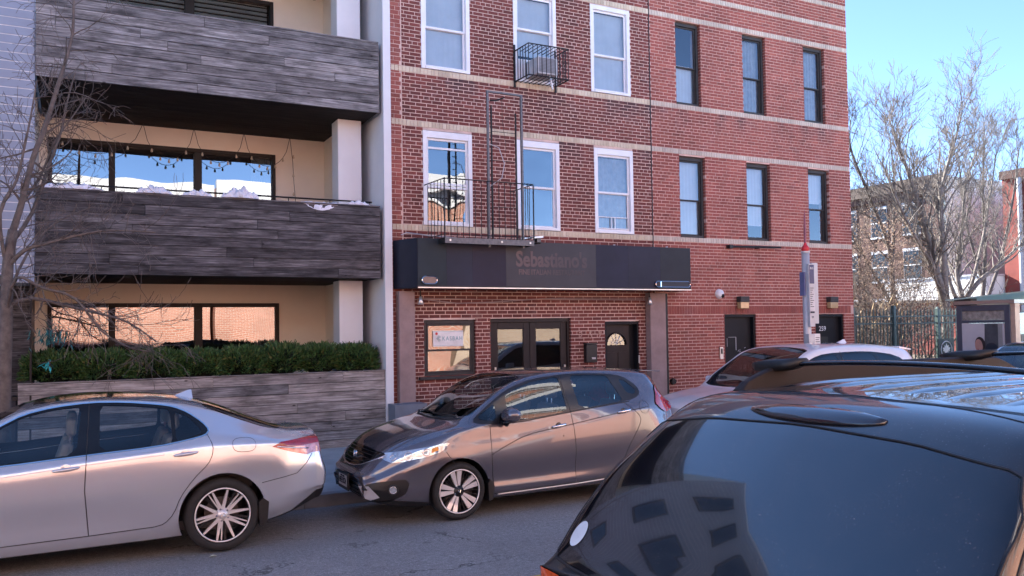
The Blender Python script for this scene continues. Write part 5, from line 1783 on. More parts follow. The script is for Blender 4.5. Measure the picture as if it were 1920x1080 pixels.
opposite(-26, -15.2, 9.4, ob2, 'tan brick house far left on the camera side of the street', 1)
opposite(-15, -5.2, 8.4, ob1, 'orange brick house to the left on the camera side of the street', 2)
opposite(-5, 4.6, 7.9, ob1, 'sunlit orange brick house right behind the camera with a white cornice', 3)
opposite(4.8, 13.6, 8.1, ob1, 'orange brick house on the camera side opposite the shop', 4)
opposite(13.8, 22.5, 5.6, ob2, 'tan brick house on the camera side opposite the corner', 5)
opposite(22.7, 34, 5.9, ob1, 'orange brick house at the far right on the camera side', 6)
# stair with a thin rail in front of the house opposite the shop
stp = empty('stoop', 'steep stone stoop with thin iron rail on the camera side', 'stairs', None, (9, -2.9, 0))
b = MB()
for i in range(10):
    b.box(7.6 + 0.28 * i, 7.88 + 0.28 * i, -3.55, -2.4, 0.07, 0.25 + 0.18 * i)
part_at(b, 'step', M['concrete'], stp)
for dz in (0.5, 0.95):
    part_at(MB().tube([(7.6, -2.38, 0.1 + dz), (10.5, -2.38, 2.0 + dz)], 0.02, 6), 'rail', M['black_iron'], stp)
for i in range(4):
    part_at(MB().tube([(7.6 + i * 0.95, -2.38, 0.1 + 0.6 * i), (7.6 + i * 0.95, -2.38, 1.05 + 0.62 * i)], 0.018, 6), 'post', M['black_iron'], stp)
# more houses of our own row further left, they keep the street in shade
for (x0, x1, h, lab, mt) in ((-13.2, -7.35, 13.6, 'dark brick row house left of the grey house', 'red_far'), (-21, -13.3, 9.8, 'brown row house further left along the street', 'brown_brick_far'), (-30, -21.1, 10.6, 'pale row house at the far left end of the street', 'grey_wall_far')):
    r = empty('row_house', lab, 'house', None, ((x0 + x1) / 2, 17, 0))
    part_at(MB().box(x0, x1, 13.5, 24, 0, h), 'wall', M[mt], r)
    for fz in (1.2, 4.2, 7.2, 10.4):
        if fz + 2 > h:
            continue
        for k in range(4):
            x = x0 + (x1 - x0) * (k + 0.5) / 4
            w = MB().box(x - 0.5, x + 0.5, 13.44, 13.498, fz, fz + 1.75).build('window', M['dark_frame'], r)
            w.location = -r.location
            MB().box(x - 0.43, x + 0.43, 13.43, 13.438, fz + 0.08, fz + 1.67).build('pane', M['glass_win'], w)

# ------------------------------------------------------------------ cars
def pchip(pts):
    xs = np.array([p[0] for p in pts], float)
    ys = np.array([p[1] for p in pts], float)
    h = np.diff(xs)
    d = np.diff(ys) / h
    mm = np.zeros(len(xs))
    for i in range(1, len(xs) - 1):
        if d[i - 1] * d[i] > 0:
            w1, w2 = 2 * h[i] + h[i - 1], h[i] + 2 * h[i - 1]
            mm[i] = (w1 + w2) / (w1 / d[i - 1] + w2 / d[i])
    mm[0], mm[-1] = d[0], d[-1]

    def f(x):
        x = min(max(x, xs[0]), xs[-1])
        i = min(len(h) - 1, max(0, int(np.searchsorted(xs, x, side='right')) - 1))
        t = (x - xs[i]) / h[i]
        return float((2 * t ** 3 - 3 * t ** 2 + 1) * ys[i] + (t ** 3 - 2 * t ** 2 + t) * h[i] * mm[i] + (-2 * t ** 3 + 3 * t ** 2) * ys[i + 1] + (t ** 3 - t ** 2) * h[i] * mm[i + 1])
    return f


def chaikin(poly, it=2, q=0.22, closed=True):
    for _ in range(it):
        out = []
        n = len(poly)
        for i in range(n if closed else n - 1):
            a, b = poly[i], poly[(i + 1) % n]
            out.append(tuple(a[k] * (1 - q) + b[k] * q for k in range(len(a))))
            out.append(tuple(a[k] * q + b[k] * (1 - q) for k in range(len(a))))
        if not closed:
            out = [poly[0]] + out + [poly[-1]]
        poly = out
    return poly


def inside(p, poly):
    x, y = p
    c = False
    n = len(poly)
    j = n - 1
    for i in range(n):
        xi, yi = poly[i]
        xj, yj = poly[j]
        if (yi > y) != (yj > y) and x < (xj - xi) * (y - yi) / (yj - yi) + xi:
            c = not c
        j = i
    return c


def grow(poly, d):
    """offset a polygon outward by d"""
    n = len(poly)
    area = sum(poly[i][0] * poly[(i + 1) % n][1] - poly[(i + 1) % n][0] * poly[i][1] for i in range(n))
    s = 1 if area > 0 else -1
    out = []
    for i in range(n):
        a, b, c = poly[i - 1], poly[i], poly[(i + 1) % n]
        e1 = Vector((b[0] - a[0], b[1] - a[1]))
        e2 = Vector((c[0] - b[0], c[1] - b[1]))
        if e1.length < 1e-9 or e2.length < 1e-9:
            out.append(b)
            continue
        n1 = Vector((e1.y, -e1.x)).normalized() * s
        n2 = Vector((e2.y, -e2.x)).normalized() * s
        nn = (n1 + n2)
        if nn.length < 1e-6:
            nn = n1
        nn.normalize()
        k = d / max(0.4, nn.dot(n1))
        out.append((b[0] + nn.x * k, b[1] + nn.y * k))
    return out


AX = {'side': (Vector((1, 0, 0)), Vector((0, 0, 1)), Vector((0, 1, 0))),
      'front': (Vector((0, 1, 0)), Vector((0, 0, 1)), Vector((1, 0, 0))),
      'top': (Vector((1, 0, 0)), Vector((0, 1, 0)), Vector((0, 0, 1)))}


class Car:
    def __init__(self, spec, root, paint):
        self.root, self.paint, self.s = root, paint, spec
        C_ = {k: pchip(v) for k, v in spec['c'].items()}
        self.C_ = C_
        x0, x1 = spec['x']
        step = spec.get('step', 0.045)
        xs = [x0 + (x1 - x0) * i / round((x1 - x0) / step) for i in range(round((x1 - x0) / step) + 1)]
        xs = sorted(set([round(v, 4) for v in xs + [x0 + 0.015, x0 + 0.03, x1 - 0.03, x1 - 0.015]]))
        per = spec.get('per', [2, 3, 2, 3, 5, 6, 4, 2, 4, 5, 4, 4, 4, 6])
        halves = []
        for x in xs:
            T = C_['T'](x)
            g = {k: C_[k](x) for k in C_}
            bul = g.get('bul', 0.02)
            kp = [(0, g['zr'] + 0.02), (g['wr'] * 0.75, g['zr'] + 0.012), (g['wr'] - 0.015, g['zr']), (g['wr'], g['zr'] + 0.02), (g['wd'], g['zr'] + 0.11), (g['wl'], g['zl']),
                  (g['wm'], g['zm']), (g['ws'], g['zs'] - 0.02), (g['ws'] - 0.012, g['zs'] + 0.02), (g['wb'], g['zb']),
                  ((g['wb'] + g['wt']) / 2 + bul, (g['zb'] + g['zt']) / 2 + bul * 0.3), (g['wt'], g['zt']),
                  (g['wt'] * 0.86, g['zt'] + (g['zc'] - g['zt']) * 0.52), (g['wt'] * 0.5, g['zt'] + (g['zc'] - g['zt']) * 0.86), (0, g['zc'])]
            kp = [(y * T, z) for y, z in kp]
            t = [0]
            for i in range(1, len(kp)):
                t.append(t[-1] + max(0.004, math.hypot(kp[i][0] - kp[i - 1][0], kp[i][1] - kp[i - 1][1])))
            fy = pchip([(t[i], kp[i][0]) for i in range(len(kp))])
            fz = pchip([(t[i], kp[i][1]) for i in range(len(kp))])
            row = []
            for i in range(len(kp) - 1):
                for j in range(per[i]):
                    tt = t[i] + (t[i + 1] - t[i]) * j / per[i]
                    row.append((fy(tt), fz(tt)))
            row.append(kp[-1])
            halves.append(row)
        rings = []
        for x, row in zip(xs, halves):
            ring = [(x, y, z) for y, z in row] + [(x, -y, z) for y, z in reversed(row[1:-1])]
            rings.append(ring)

        def cap(ring, sign, bfun, p):
            zs = [q[2] for q in ring]
            zm = spec.get('capz', (min(zs) + max(zs)) / 2)
            out = []
            for s in (0.992, 0.975, 0.95, 0.915, 0.87, 0.8, 0.7, 0.58, 0.45, 0.3, 0.15, 0.02):
                r2 = []
                for (x, y, z) in ring:
                    yy, zz = y * s, zm + (z - zm) * s
                    b = bfun(zz)
                    r2.append((x + sign * b * (1 - s ** p) ** (1 / p), yy, zz))
                out.append(r2)
            return out
        fb = pchip(spec['fcap'])
        rb = pchip(spec['rcap'])
        front = cap(rings[0], -1, fb, spec.get('pf', 2.6))
        rear = cap(rings[-1], 1, rb, spec.get('pr', 3.0))
        rings = list(reversed(front)) + rings + rear
        n = len(rings[0])
        vs = [p for r in rings for p in r]
        fs = []
        for i in range(len(rings) - 1):
            for j in range(n):
                j2 = (j + 1) % n
                fs.append((i * n + j, (i + 1) * n + j, (i + 1) * n + j2, i * n + j2))
        fs.append(tuple(range(n)))
        fs.append(tuple((len(rings) - 1) * n + j for j in reversed(range(n))))
        me = bpy.data.meshes.new('body')
        me.from_pydata(vs, [], fs)
        bm = bmesh.new()
        bm.from_mesh(me)
        bmesh.ops.recalc_face_normals(bm, faces=bm.faces)
        # analytic normal store
        tri = bm.copy()
        bmesh.ops.triangulate(tri, faces=tri.faces)
        tri.verts.ensure_lookup_table()
        tri.faces.ensure_lookup_table()
        bm.normal_update()
        tri.normal_update()
        self.tv = [v.co.copy() for v in tri.verts]
        bm.verts.ensure_lookup_table()
        self.tn = [v.normal.copy() for v in bm.verts]
        self.tf = [tuple(v.index for v in f.verts) for f in tri.faces]
        self.bvh = BVHTree.FromPolygons(self.tv, self.tf)
        tri.free()
        self.bm = bm
        bpy.data.meshes.remove(me)

    def nrm(self, co):
        loc, n_, idx, d = self.bvh.find_nearest(co)
        f = self.tf[idx]
        w = poly_3d_calc([self.tv[i] for i in f], loc)
        n = Vector((0, 0, 0))
        for i, k in zip(f, w):
            n += self.tn[i] * k
        return n.normalized()

    def cut(self, poly, ax='side', filt=None):
        u, v, d = AX[ax] if isinstance(ax, str) else ax
        filt = filt or self.fside
        bm = self.bm
        cand = [f for f in bm.faces if filt(f)]
        n = len(poly)
        for i in range(n):
            a, b = Vector(poly[i]), Vector(poly[(i + 1) % n])
            e = b - a
            L = e.length
            if L < 1e-5:
                continue
            e /= L
            nn = Vector((-e.y, e.x))
            hit = []
            for f in cand:
                if not f.is_valid:
                    continue
                smin = tmin = 1e9
                smax = tmax = -1e9
                for vt in f.verts:
                    px, py = vt.co.dot(u) - a.x, vt.co.dot(v) - a.y
                    s = px * nn.x + py * nn.y
                    t = px * e.x + py * e.y
                    smin, smax, tmin, tmax = min(smin, s), max(smax, s), min(tmin, t), max(tmax, t)
                if smin < -1e-5 and smax > 1e-5 and tmax > -1e-4 and tmin < L + 1e-4:
                    hit.append(f)
            if not hit:
                continue
            co = u * a.x + v * a.y
            no = u * nn.x + v * nn.y
            es = {ed for f in hit for ed in f.edges}
            vs_ = {vt for f in hit for vt in f.verts}
            r = bmesh.ops.bisect_plane(bm, geom=list(hit) + list(es) + list(vs_), dist=1e-6, plane_co=co, plane_no=no)
            new = {g for g in r['geom'] if isinstance(g, bmesh.types.BMFace)} | {f for e_ in r['geom_cut'] if isinstance(e_, bmesh.types.BMEdge) for f in e_.link_faces}
            cs = set(f for f in cand if f.is_valid) | new
            cand = [f for f in cs if f.is_valid and filt(f)]

    def pick(self, poly, ax='side', filt=None):
        u, v, d = AX[ax] if isinstance(ax, str) else ax
        out = []
        x0, x1 = min(p[0] for p in poly), max(p[0] for p in poly)
        y0, y1 = min(p[1] for p in poly), max(p[1] for p in poly)
        for f in self.bm.faces:
            if not filt(f):
                continue
            c = f.calc_center_median()
            p = (c.dot(u), c.dot(v))
            if x0 <= p[0] <= x1 and y0 <= p[1] <= y1 and inside(p, poly):
                out.append(f)
        return out

    def split(self, faces, name, mat, parent=None, off=0.0, skirt=0.012, lift=None):
        """take faces off the shell as an object of their own"""
        if faces:
            ys = [f.calc_center_median().y for f in faces]
            if min(abs(y) for y in ys) > 0.12 and min(ys) < 0 < max(ys):
                a = [f for f, y in zip(faces, ys) if y < 0]
                b = [f for f, y in zip(faces, ys) if y > 0]
                o = self.split(a, name, mat, parent, off, skirt)
                self.split(b, name, mat, parent, off, skirt)
                return o
        if not faces:
            return None
        vm = {}
        vs, fs = [], []
        nr = []
        for f in faces:
            idx = []
            for v in f.verts:
                if v not in vm:
                    vm[v] = len(vs)
                    n = self.nrm(v.co)
                    vs.append(v.co + n * off)
                    nr.append(n)
                idx.append(vm[v])
            fs.append(tuple(idx))
        if skirt:
            fset = set(faces)
            for f in faces:
                for l in f.loops:
                    ed = l.edge
                    if sum(1 for q in ed.link_faces if q in fset) == 1:
                        a, b = l.vert, l.link_loop_next.vert
                        na, nb_ = self.nrm(a.co), self.nrm(b.co)
                        k = len(vs)
                        vs += [vs[vm[a]].copy(), vs[vm[b]].copy(), vs[vm[b]] - nb_ * (skirt + max(0, off)), vs[vm[a]] - na * (skirt + max(0, off))]
                        fn = (vs[k + 1] - vs[k]).cross(vs[k + 3] - vs[k])
                        fn = fn.normalized() if fn.length > 1e-9 else na
                        nr += [fn, fn, fn, fn]
                        fs.append((k + 1, k, k + 3, k + 2))
        me = bpy.data.meshes.new(name)
        me.from_pydata([tuple(v) for v in vs], [], fs)
        me.polygons.foreach_set('use_smooth', [True] * len(me.polygons))
        me.normals_split_custom_set_from_vertices([tuple(n) for n in nr])
        bmesh.ops.delete(self.bm, geom=list(faces), context='FACES')
        return put(name, me, mat, parent if parent is not None else self.root)

    def region(self, name, poly, mat, ax='side', filt=None, parent=None, off=0.0, skirt=0.012, cut=True):
        filt = filt or self.fside
        if cut:
            self.cut(poly, ax, filt)
        return self.split(self.pick(poly, ax, filt), name, mat, parent, off, skirt)

    @staticmethod
    def fside(f):
        return abs(f.normal.y) > 0.35

    def project(self, pts, ax='side', sgn=-1, k=1):
        u, v, d = AX[ax] if isinstance(ax, str) else ax
        out = []
        for p in pts:
            o = u * p[0] + v * p[1] + d * (sgn * 8)
            loc, n, i, dist = self.bvh.ray_cast(o, -d * sgn)
            if loc is not None:
                out.append((loc, self.nrm(loc)))
        return out

    def line(self, name, pts, r, mat, ax='side', sgn=-1, parent=None, off=0.0, closed=False, dense=2, flat=1.0):
        if dense:
            q = []
            m_ = len(pts) if closed else len(pts) - 1
            for i in range(m_):
                a, b = Vector(pts[i]), Vector(pts[(i + 1) % len(pts)])
                s = max(1, int((b - a).length / 0.04))
                for j in range(s):
                    q.append(tuple(a.lerp(b, j / s)))
            q.append(pts[0] if closed else pts[-1])
            pts = q
        pr = self.project(pts, ax, sgn)
        if len(pr) < 2:
            return None
        path = [l + n * off for l, n in pr]
        return MB().tube(path, r, 6, cap=not closed).build(name, mat, parent if parent is not None else self.root, smooth=True)

    def finish(self, name='body', mat=None):
        bm = self.bm
        vs = [v.co.copy() for v in bm.verts]
        bm.verts.index_update()
        me = bpy.data.meshes.new(name)
        fs = [tuple(v.index for v in f.verts) for f in bm.faces]
        me.from_pydata([tuple(v) for v in vs], [], fs)
        me.polygons.foreach_set('use_smooth', [True] * len(me.polygons))
        me.normals_split_custom_set_from_vertices([tuple(self.nrm(v)) for v in vs])
        bm.free()
        return put(name, me, mat or self.paint, self.root)


def circle(cx, cz, r, n=30, flat=1.0):
    return [(cx + r * math.cos(t), cz + r * math.sin(t) * flat) for t in np.linspace(0, 2 * math.pi, n, endpoint=False)]


def wheel(root, cx, y_out, cz, Rt, Rr, width, style, sgn=-1, rot=0.0):
    """tyre and rim; sgn -1 faces -y"""
    def yy(h):
        return y_out - sgn * h
    W = width
    w = MB().lathe([(Rr, 0.020), (Rr + 0.012, 0.004), (Rr + (Rt - Rr) * 0.45, -0.006), (Rt - 0.022, 0.006), (Rt - 0.004, 0.03), (Rt, 0.055), (Rt, W - 0.055), (Rt - 0.004, W - 0.03), (Rt - 0.022, W - 0.006), (Rr, W - 0.02)], (0, 0, 0), 'y', 56)
    grooves = MB()
    w.v = [(v[0] + cx, yy(v[1]), v[2] + cz) for v in w.v]
    wh_ = bpy.data.objects.new('wheel', None)
    C.objects.link(wh_)
    wh_.parent = root
    w.build('tyre', M['tyre'], wh_, smooth=True)
    b = MB().lathe([(Rr + 0.002, 0.012), (Rr - 0.006, 0.006), (Rr - 0.016, 0.012), (Rr - 0.02, 0.04), (Rr - 0.035, W * 0.6), (Rr - 0.03, W - 0.02)], (0, 0, 0), 'y', 48)
    b.v = [(v[0] + cx, yy(v[1]), v[2] + cz) for v in b.v]
    rim = b.build('rim', M['alloy_dark'], wh_, smooth=True)
    lip = MB().lathe([(Rr + 0.001, 0.010), (Rr - 0.003, 0.003), (Rr - 0.011, 0.004), (Rr - 0.014, 0.012)], (0, 0, 0), 'y', 48)
    lip.v = [(v[0] + cx, yy(v[1]), v[2] + cz) for v in lip.v]
    lip.build('rim_lip', M['alloy'], wh_, smooth=True)
    disc = MB().lathe([(0, 0.10), (Rr * 0.62, 0.10), (Rr * 0.62, 0.115)], (0, 0, 0), 'y', 28)
    disc.v = [(v[0] + cx, yy(v[1]), v[2] + cz) for v in disc.v]
    disc.build('brake_disc', simple('brake_disc', (0.12, 0.11, 0.11), 0.4, 0.6), wh_)

    def spoke(a0, a1, wd0, wd1, mat, y0, y1, r0=0.045, r1=None, name='spoke'):
        r1 = r1 or Rr - 0.010
        p0 = Vector((math.cos(a0), math.sin(a0))) * r0
        p1 = Vector((math.cos(a1), math.sin(a1))) * r1
        d = (p1 - p0).normalized()
        n = Vector((-d.y, d.x))
        pm = p0.lerp(p1, 0.55)
        wm = max(wd0, wd1) * (1.0 if name != 'wide' else 1.15)
        ring = [p0 + n * wd0 / 2, pm + n * (wd0 * .4 + wd1 * .6) / 2 * 1.05, p1 + n * wd1 / 2, p1 - n * wd1 / 2, pm - n * (wd0 * .4 + wd1 * .6) / 2 * 1.05, p0 - n * wd0 / 2]
        ys = [y0, (y0 * .5 + y1 * .5) + 0.004, y1, y1, (y0 * .5 + y1 * .5) + 0.004, y0]
        vs = [(cx + q.x, yy(h), cz + q.y) for q, h in zip(ring, ys)] + [(cx + q.x * 1.0, yy(h + 0.03), cz + q.y) for q, h in zip(ring, ys)]
        fs = [(0, 1, 4, 5), (1, 2, 3, 4)] + [(i, (i + 1) % 6, (i + 1) % 6 + 6, i + 6) for i in range(6)] + [(11, 10, 7, 6), (10, 9, 8, 7)]
        return MB().add(vs, fs).build('spoke', mat, wh_)
    if style == 'sedan':
        for k in range(5):
            a = rot + k * 2 * math.pi / 5
            for s in (-1, 1):
                spoke(a + s * 0.12, a + s * 0.30, 0.034, 0.015, M['alloy'], 0.030, 0.012)
            for s in (-1, 0, 1):
                if s == 0:
                    spoke(a + math.pi / 5, a + math.pi / 5, 0.018, 0.020, M['alloy_dark'], 0.045, 0.030)
            spoke(a + math.pi / 5 - 0.16, a + math.pi / 5 - 0.16, 0.014, 0.009, M['alloy'], 0.036, 0.020)
    elif style == 'hatch':
        for k in range(5):
            a = rot + k * 2 * math.pi / 5
            for s in (-1, 1):
                spoke(a + s * 0.24, a + s * 0.19, 0.022, 0.056, M['alloy'], 0.034, 0.014, r0=0.05)
            for s in (-1, 1):
                spoke(a + math.pi / 5 + s * 0.13, a + math.pi / 5 + s * 0.12, 0.009, 0.007, M['alloy_dark'], 0.036, 0.024)
    else:
        for k in range(10):
            a = rot + k * 2 * math.pi / 10
            spoke(a, a, 0.03, 0.035, M['alloy'], 0.034, 0.02)
    hub = MB().lathe([(0, 0.018), (0.032, 0.020), (0.036, 0.028), (0.062, 0.034), (0.066, 0.05)], (0, 0, 0), 'y', 24)
    hub.v = [(v[0] + cx, yy(v[1]), v[2] + cz) for v in hub.v]
    hub.build('hub_cap', M['alloy'] if style != 'hatch' else M['alloy_dark'], wh_, smooth=True)
    nb_ = 4 if style == 'hatch' else 5
    for k in range(nb_):
        a = rot + 0.3 + k * 2 * math.pi / nb_
        MB().tube([(cx + 0.055 * math.cos(a), yy(0.022), cz + 0.055 * math.sin(a)), (cx + 0.055 * math.cos(a), yy(0.045), cz + 0.055 * math.sin(a))], 0.009, 8).build('wheel_nut', M['chrome'], wh_)
    if style == 'sedan':
        e = MB()
        for (a_, b_) in ((0.020, 0.013), (0.011, 0.013)):
            e.tube([(cx + a_ * math.cos(t), yy(0.016), cz + b_ * math.sin(t)) for t in np.linspace(0, 2 * math.pi, 15)], 0.002, 4)
        e.build('emblem', M['chrome'], wh_)
    elif style == 'hatch':
        e = MB()
        for (p, q) in (((-.014, .014), (-.008, -.014)), ((.014, .014), (.008, -.014)), ((-.010, 0), (.010, 0))):
            e.tube([(cx + p[0], yy(0.016), cz + p[1]), (cx + q[0], yy(0.016), cz + q[1])], 0.0028, 4)
        e.build('emblem', M['chrome'], wh_)
    return wh_


def arch_cut(car, cx, cz, r, lipw=0.0):
    """open the wheel arch and line it"""
    f = lambda f_: abs(f_.normal.y) > 0.25 and abs(f_.calc_center_median().y) > 0.45 or (f_.normal.z < -0.5)
    poly = circle(cx, cz, r, 34)
    car.cut(poly, 'side', f)
    fs = car.pick(poly, 'side', lambda q: q.normal.z < 0.6 or q.calc_center_median().z < cz)
    bmesh.ops.delete(car.bm, geom=fs, context='FACES')


def arch_liner(car, cx, cz, r, yo, yi, mat):
    for s in (-1, 1):
        b = MB()
        n = 24
        vs = []
        for i in range(n + 1):
            t = math.pi * (-0.12 + 1.24 * i / n)
            vs += [(cx + r * math.cos(t), s * yo, cz + r * math.sin(t)), (cx + r * math.cos(t), s * yi, cz + r * math.sin(t))]
        b.add(vs, [(2 * i, 2 * i + 1, 2 * i + 3, 2 * i + 2) for i in range(n)])
        b.add([(cx + r * math.cos(t), s * yi, cz + r * math.sin(t)) for t in np.linspace(-0.4, math.pi + .4, 20)], [tuple(range(20))])
        b.build('arch_liner', M['black_plastic'], car.root)


def seatset(root, xs, yc, mat, zb=0.42, hr=True, w=0.46, back_h=0.58):
    for (x, y, kind) in xs:
        st = MB().box(x - 0.25, x + 0.22, y - w / 2, y + w / 2, zb - 0.12, zb + 0.06).build('seat', mat, root)
        bv(st, 0.04, 3)
        bk = MB()
        bk.add([(x + 0.16, y - w / 2, zb + 0.04), (x + 0.28, y - w / 2, zb + 0.02), (x + 0.28, y + w / 2, zb + 0.02), (x + 0.16, y + w / 2, zb + 0.04),
                (x + 0.34, y - w * .42, zb + back_h), (x + 0.43, y - w * .42, zb + back_h - .02), (x + 0.43, y + w * .42, zb + back_h - .02), (x + 0.34, y + w * .42, zb + back_h)],
               [(0, 1, 5, 4), (1, 2, 6, 5), (2, 3, 7, 6), (3, 0, 4, 7), (4, 5, 6, 7), (3, 2, 1, 0)])
        o = bk.build('backrest', mat, st)
        bv(o, 0.035, 3)
        if kind:
            h_ = MB().box(x + 0.36, x + 0.45, y - 0.12, y + 0.12, zb + back_h + 0.045, zb + back_h + 0.21).build('headrest', mat, st)
            bv(h_, 0.04, 3)
            MB().tube([(x + 0.39, y - 0.05, zb + back_h - 0.03), (x + 0.40, y - 0.05, zb + back_h + 0.08)], 0.006, 6).tube([(x + 0.39, y + 0.05, zb + back_h - 0.03), (x + 0.40, y + 0.05, zb + back_h + 0.08)], 0.006, 6).build('headrest_post', M['chrome'], st)


def steering(root, x, y, z):
    c = []
    for t in np.linspace(0, 2 * math.pi, 25):
        c.append((x + 0.07 * math.sin(t), y + 0.18 * math.cos(t), z + 0.165 * math.sin(t)))
    MB().tube(c, 0.013, 6).tube([(x, y - 0.17, z), (x - 0.02, y, z - 0.01), (x, y + 0.17, z)], 0.018, 6).tube([(x, y, z), (x - 0.25, y, z - 0.12)], 0.03, 8).build('steering_wheel', M['black_plastic'], root, smooth=True)


def lozenge(root, name, x, y, z, L, mat, cap_mat=None, sgn=-1, slope=0.0):
    """door pull: a bar over a cupped recess"""
    b = MB()
    n = 14
    pts, rs = [], []
    for i in range(n + 1):
        t = i / n
        pts.append((x - L / 2 + L * t, y + sgn * (0.006 + 0.032 * math.sin(math.pi * t) ** 0.5), z + slope * (t - 0.5) * L))
        rs.append(0.004 + 0.013 * math.sin(math.pi * t) ** 0.45)
    b.tube(pts, rs, 8)
    return b.build(name, mat, root, smooth=True)


# ============================================================ silver sedan, parked on the left
SC = empty('silver_sedan', 'silver sedan cut off by the left edge of the picture, parked before the timber planter', 'car', None, (-2.591, 9.05, 0))
spec = dict(
    x=(0.06, 4.72), step=0.045,
    c=dict(
        zr=[(0, .22), (.5, .18), (1.4, .17), (3.2, .175), (3.9, .20), (4.3, .235), (4.72, .36)],
        wr=[(0, .70), (.6, .80), (1.4, .84), (3.2, .84), (4.2, .80), (4.72, .74)],
        wd=[(0, .74), (.6, .86), (1.4, .865), (3.2, .875), (4.2, .87), (4.72, .80)],
        wl=[(0, .78), (.7, .905), (1.4, .875), (3.0, .885), (3.4, .905), (3.8, .915), (4.3, .90), (4.72, .83)],
        zl=[(0, .42), (1.4, .40), (3.0, .40), (3.8, .45), (4.72, .50)],
        wm=[(0, .78), (.5, .89), (.9, .918), (1.6, .91), (3.0, .918), (3.8, .925), (4.3, .905), (4.72, .83)],
        zm=[(0, .55), (.9, .66), (1.6, .63), (3.0, .66), (3.8, .72), (4.3, .70), (4.72, .68)],
        ws=[(0, .72), (.5, .86), (1.2, .905), (2.0, .90), (3.0, .905), (3.8, .90), (4.3, .875), (4.72, .79)],
        zs=[(0, .60), (.5, .72), (1.2, .82), (2.04, .855), (2.65, .905), (3.7, .965), (4.2, .955), (4.72, .90)],
        wb=[(0, .62), (.5, .78), (1.2, .84), (2.0, .85), (3.2, .852), (3.7, .845), (4.2, .80), (4.72, .72)],
        zb=[(0, .63), (.5, .78), (1.2, .88), (1.6, .905), (2.02, .93), (2.7, .98), (3.2, 1.0), (3.5, 1.04), (3.7, 1.06), (4.0, 1.045), (4.3, 1.015), (4.72, .965)],
        zt=[(0, .66), (.5, .83), (1.2, .95), (1.5, 1.0), (1.8, 1.14), (2.02, 1.275), (2.19, 1.36), (2.42, 1.408), (2.7, 1.432), (2.98, 1.418), (3.28, 1.382), (3.42, 1.355), (3.55, 1.305), (3.75, 1.225), (4.0, 1.145), (4.25, 1.072), (4.5, 1.02), (4.72, .985)],
        wt=[(0, .52), (.5, .60), (1.2, .68), (1.5, .70), (2.0, .655), (2.5, .61), (3.2, .60), (3.6, .61), (4.0, .65), (4.4, .68), (4.72, .64)],
        zc=[(0, .68), (.3, .80), (.6, .90), (1.0, .97), (1.35, 1.03), (1.8, 1.24), (2.2, 1.395), (2.5, 1.437), (2.75, 1.447), (3.1, 1.44), (3.5, 1.40), (3.75, 1.335), (4.03, 1.23), (4.23, 1.15), (4.4, 1.09), (4.55, 1.062), (4.72, 1.048)],
        T=[(0, .80), (.15, .93), (.4, .985), (.8, 1.0), (4.0, 1.0), (4.35, .985), (4.55, .95), (4.72, .885)],
        bul=[(0, .0), (1.4, .0), (2.2, .010), (3.3, .010), (3.7, .003), (4.72, .0)]),
    fcap=[(0.2, 0.05), (0.4, 0.10), (0.6, 0.10), (0.8, 0.03)],
    rcap=[(0.3, 0.02), (0.42, 0.13), (0.62, 0.15), (0.76, 0.10), (0.88, 0.07), (1.0, 0.05), (1.05, 0.03)], pr=3.2)
car = Car(spec, SC, M['silver'])
DLO = [(2.022, 1.250), (2.191, 1.337), (2.418, 1.386), (2.708, 1.412), (2.979, 1.400), (3.275, 1.362), (3.40, 1.335), (3.518, 1.279), (3.64, 1.185), (3.69, 1.120), (3.655, 1.083), (3.517, 1.054), (3.230, 1.010), (2.694, .982), (2.0, .935), (1.55, .930), (1.62, 1.00), (1.82, 1.13)]
DLO = chaikin(DLO, 1)
DO = grow(DLO, 0.011)
PF = chaikin([(2.022, 1.237), (2.191, 1.322), (2.418, 1.370), (2.638, 1.385), (2.592, .990), (2.023, .948), (1.72, .945), (1.80, 1.10)], 1, 0.12)
PRr = chaikin([(2.785, 1.388), (2.979, 1.376), (3.215, 1.348), (3.365, 1.322), (3.375, 1.035), (3.230, 1.022), (2.775, .998)], 1, 0.12)
PQ = chaikin([(3.402, 1.302), (3.518, 1.248), (3.591, 1.173), (3.632, 1.105), (3.517, 1.068), (3.401, 1.040)], 1, 0.15)
arch_cut(car, 3.80, .345, .385)
arch_cut(car, 0.975, .345, .38)
car.cut(DO)
car.cut(DLO)
for p in (PF, PRr, PQ):
    car.cut(p)
g1 = car.split(car.pick(PF, 'side', car.fside), 'front_side_window', M['car_glass'], off=-0.004, skirt=0)
g2 = car.split(car.pick(PRr, 'side', car.fside), 'rear_side_window', M['car_glass'], off=-0.004, skirt=0)
g3 = car.split(car.pick(PQ, 'side', car.fside), 'quarter_window', M['car_glass'], off=-0.004, skirt=0)
car.split(car.pick(DLO, 'side', car.fside), 'pillar_trim', M['gloss_black'], off=-0.002)
car.split(car.pick(DO, 'side', car.fside), 'window_moulding', M['chrome'], off=0.003)
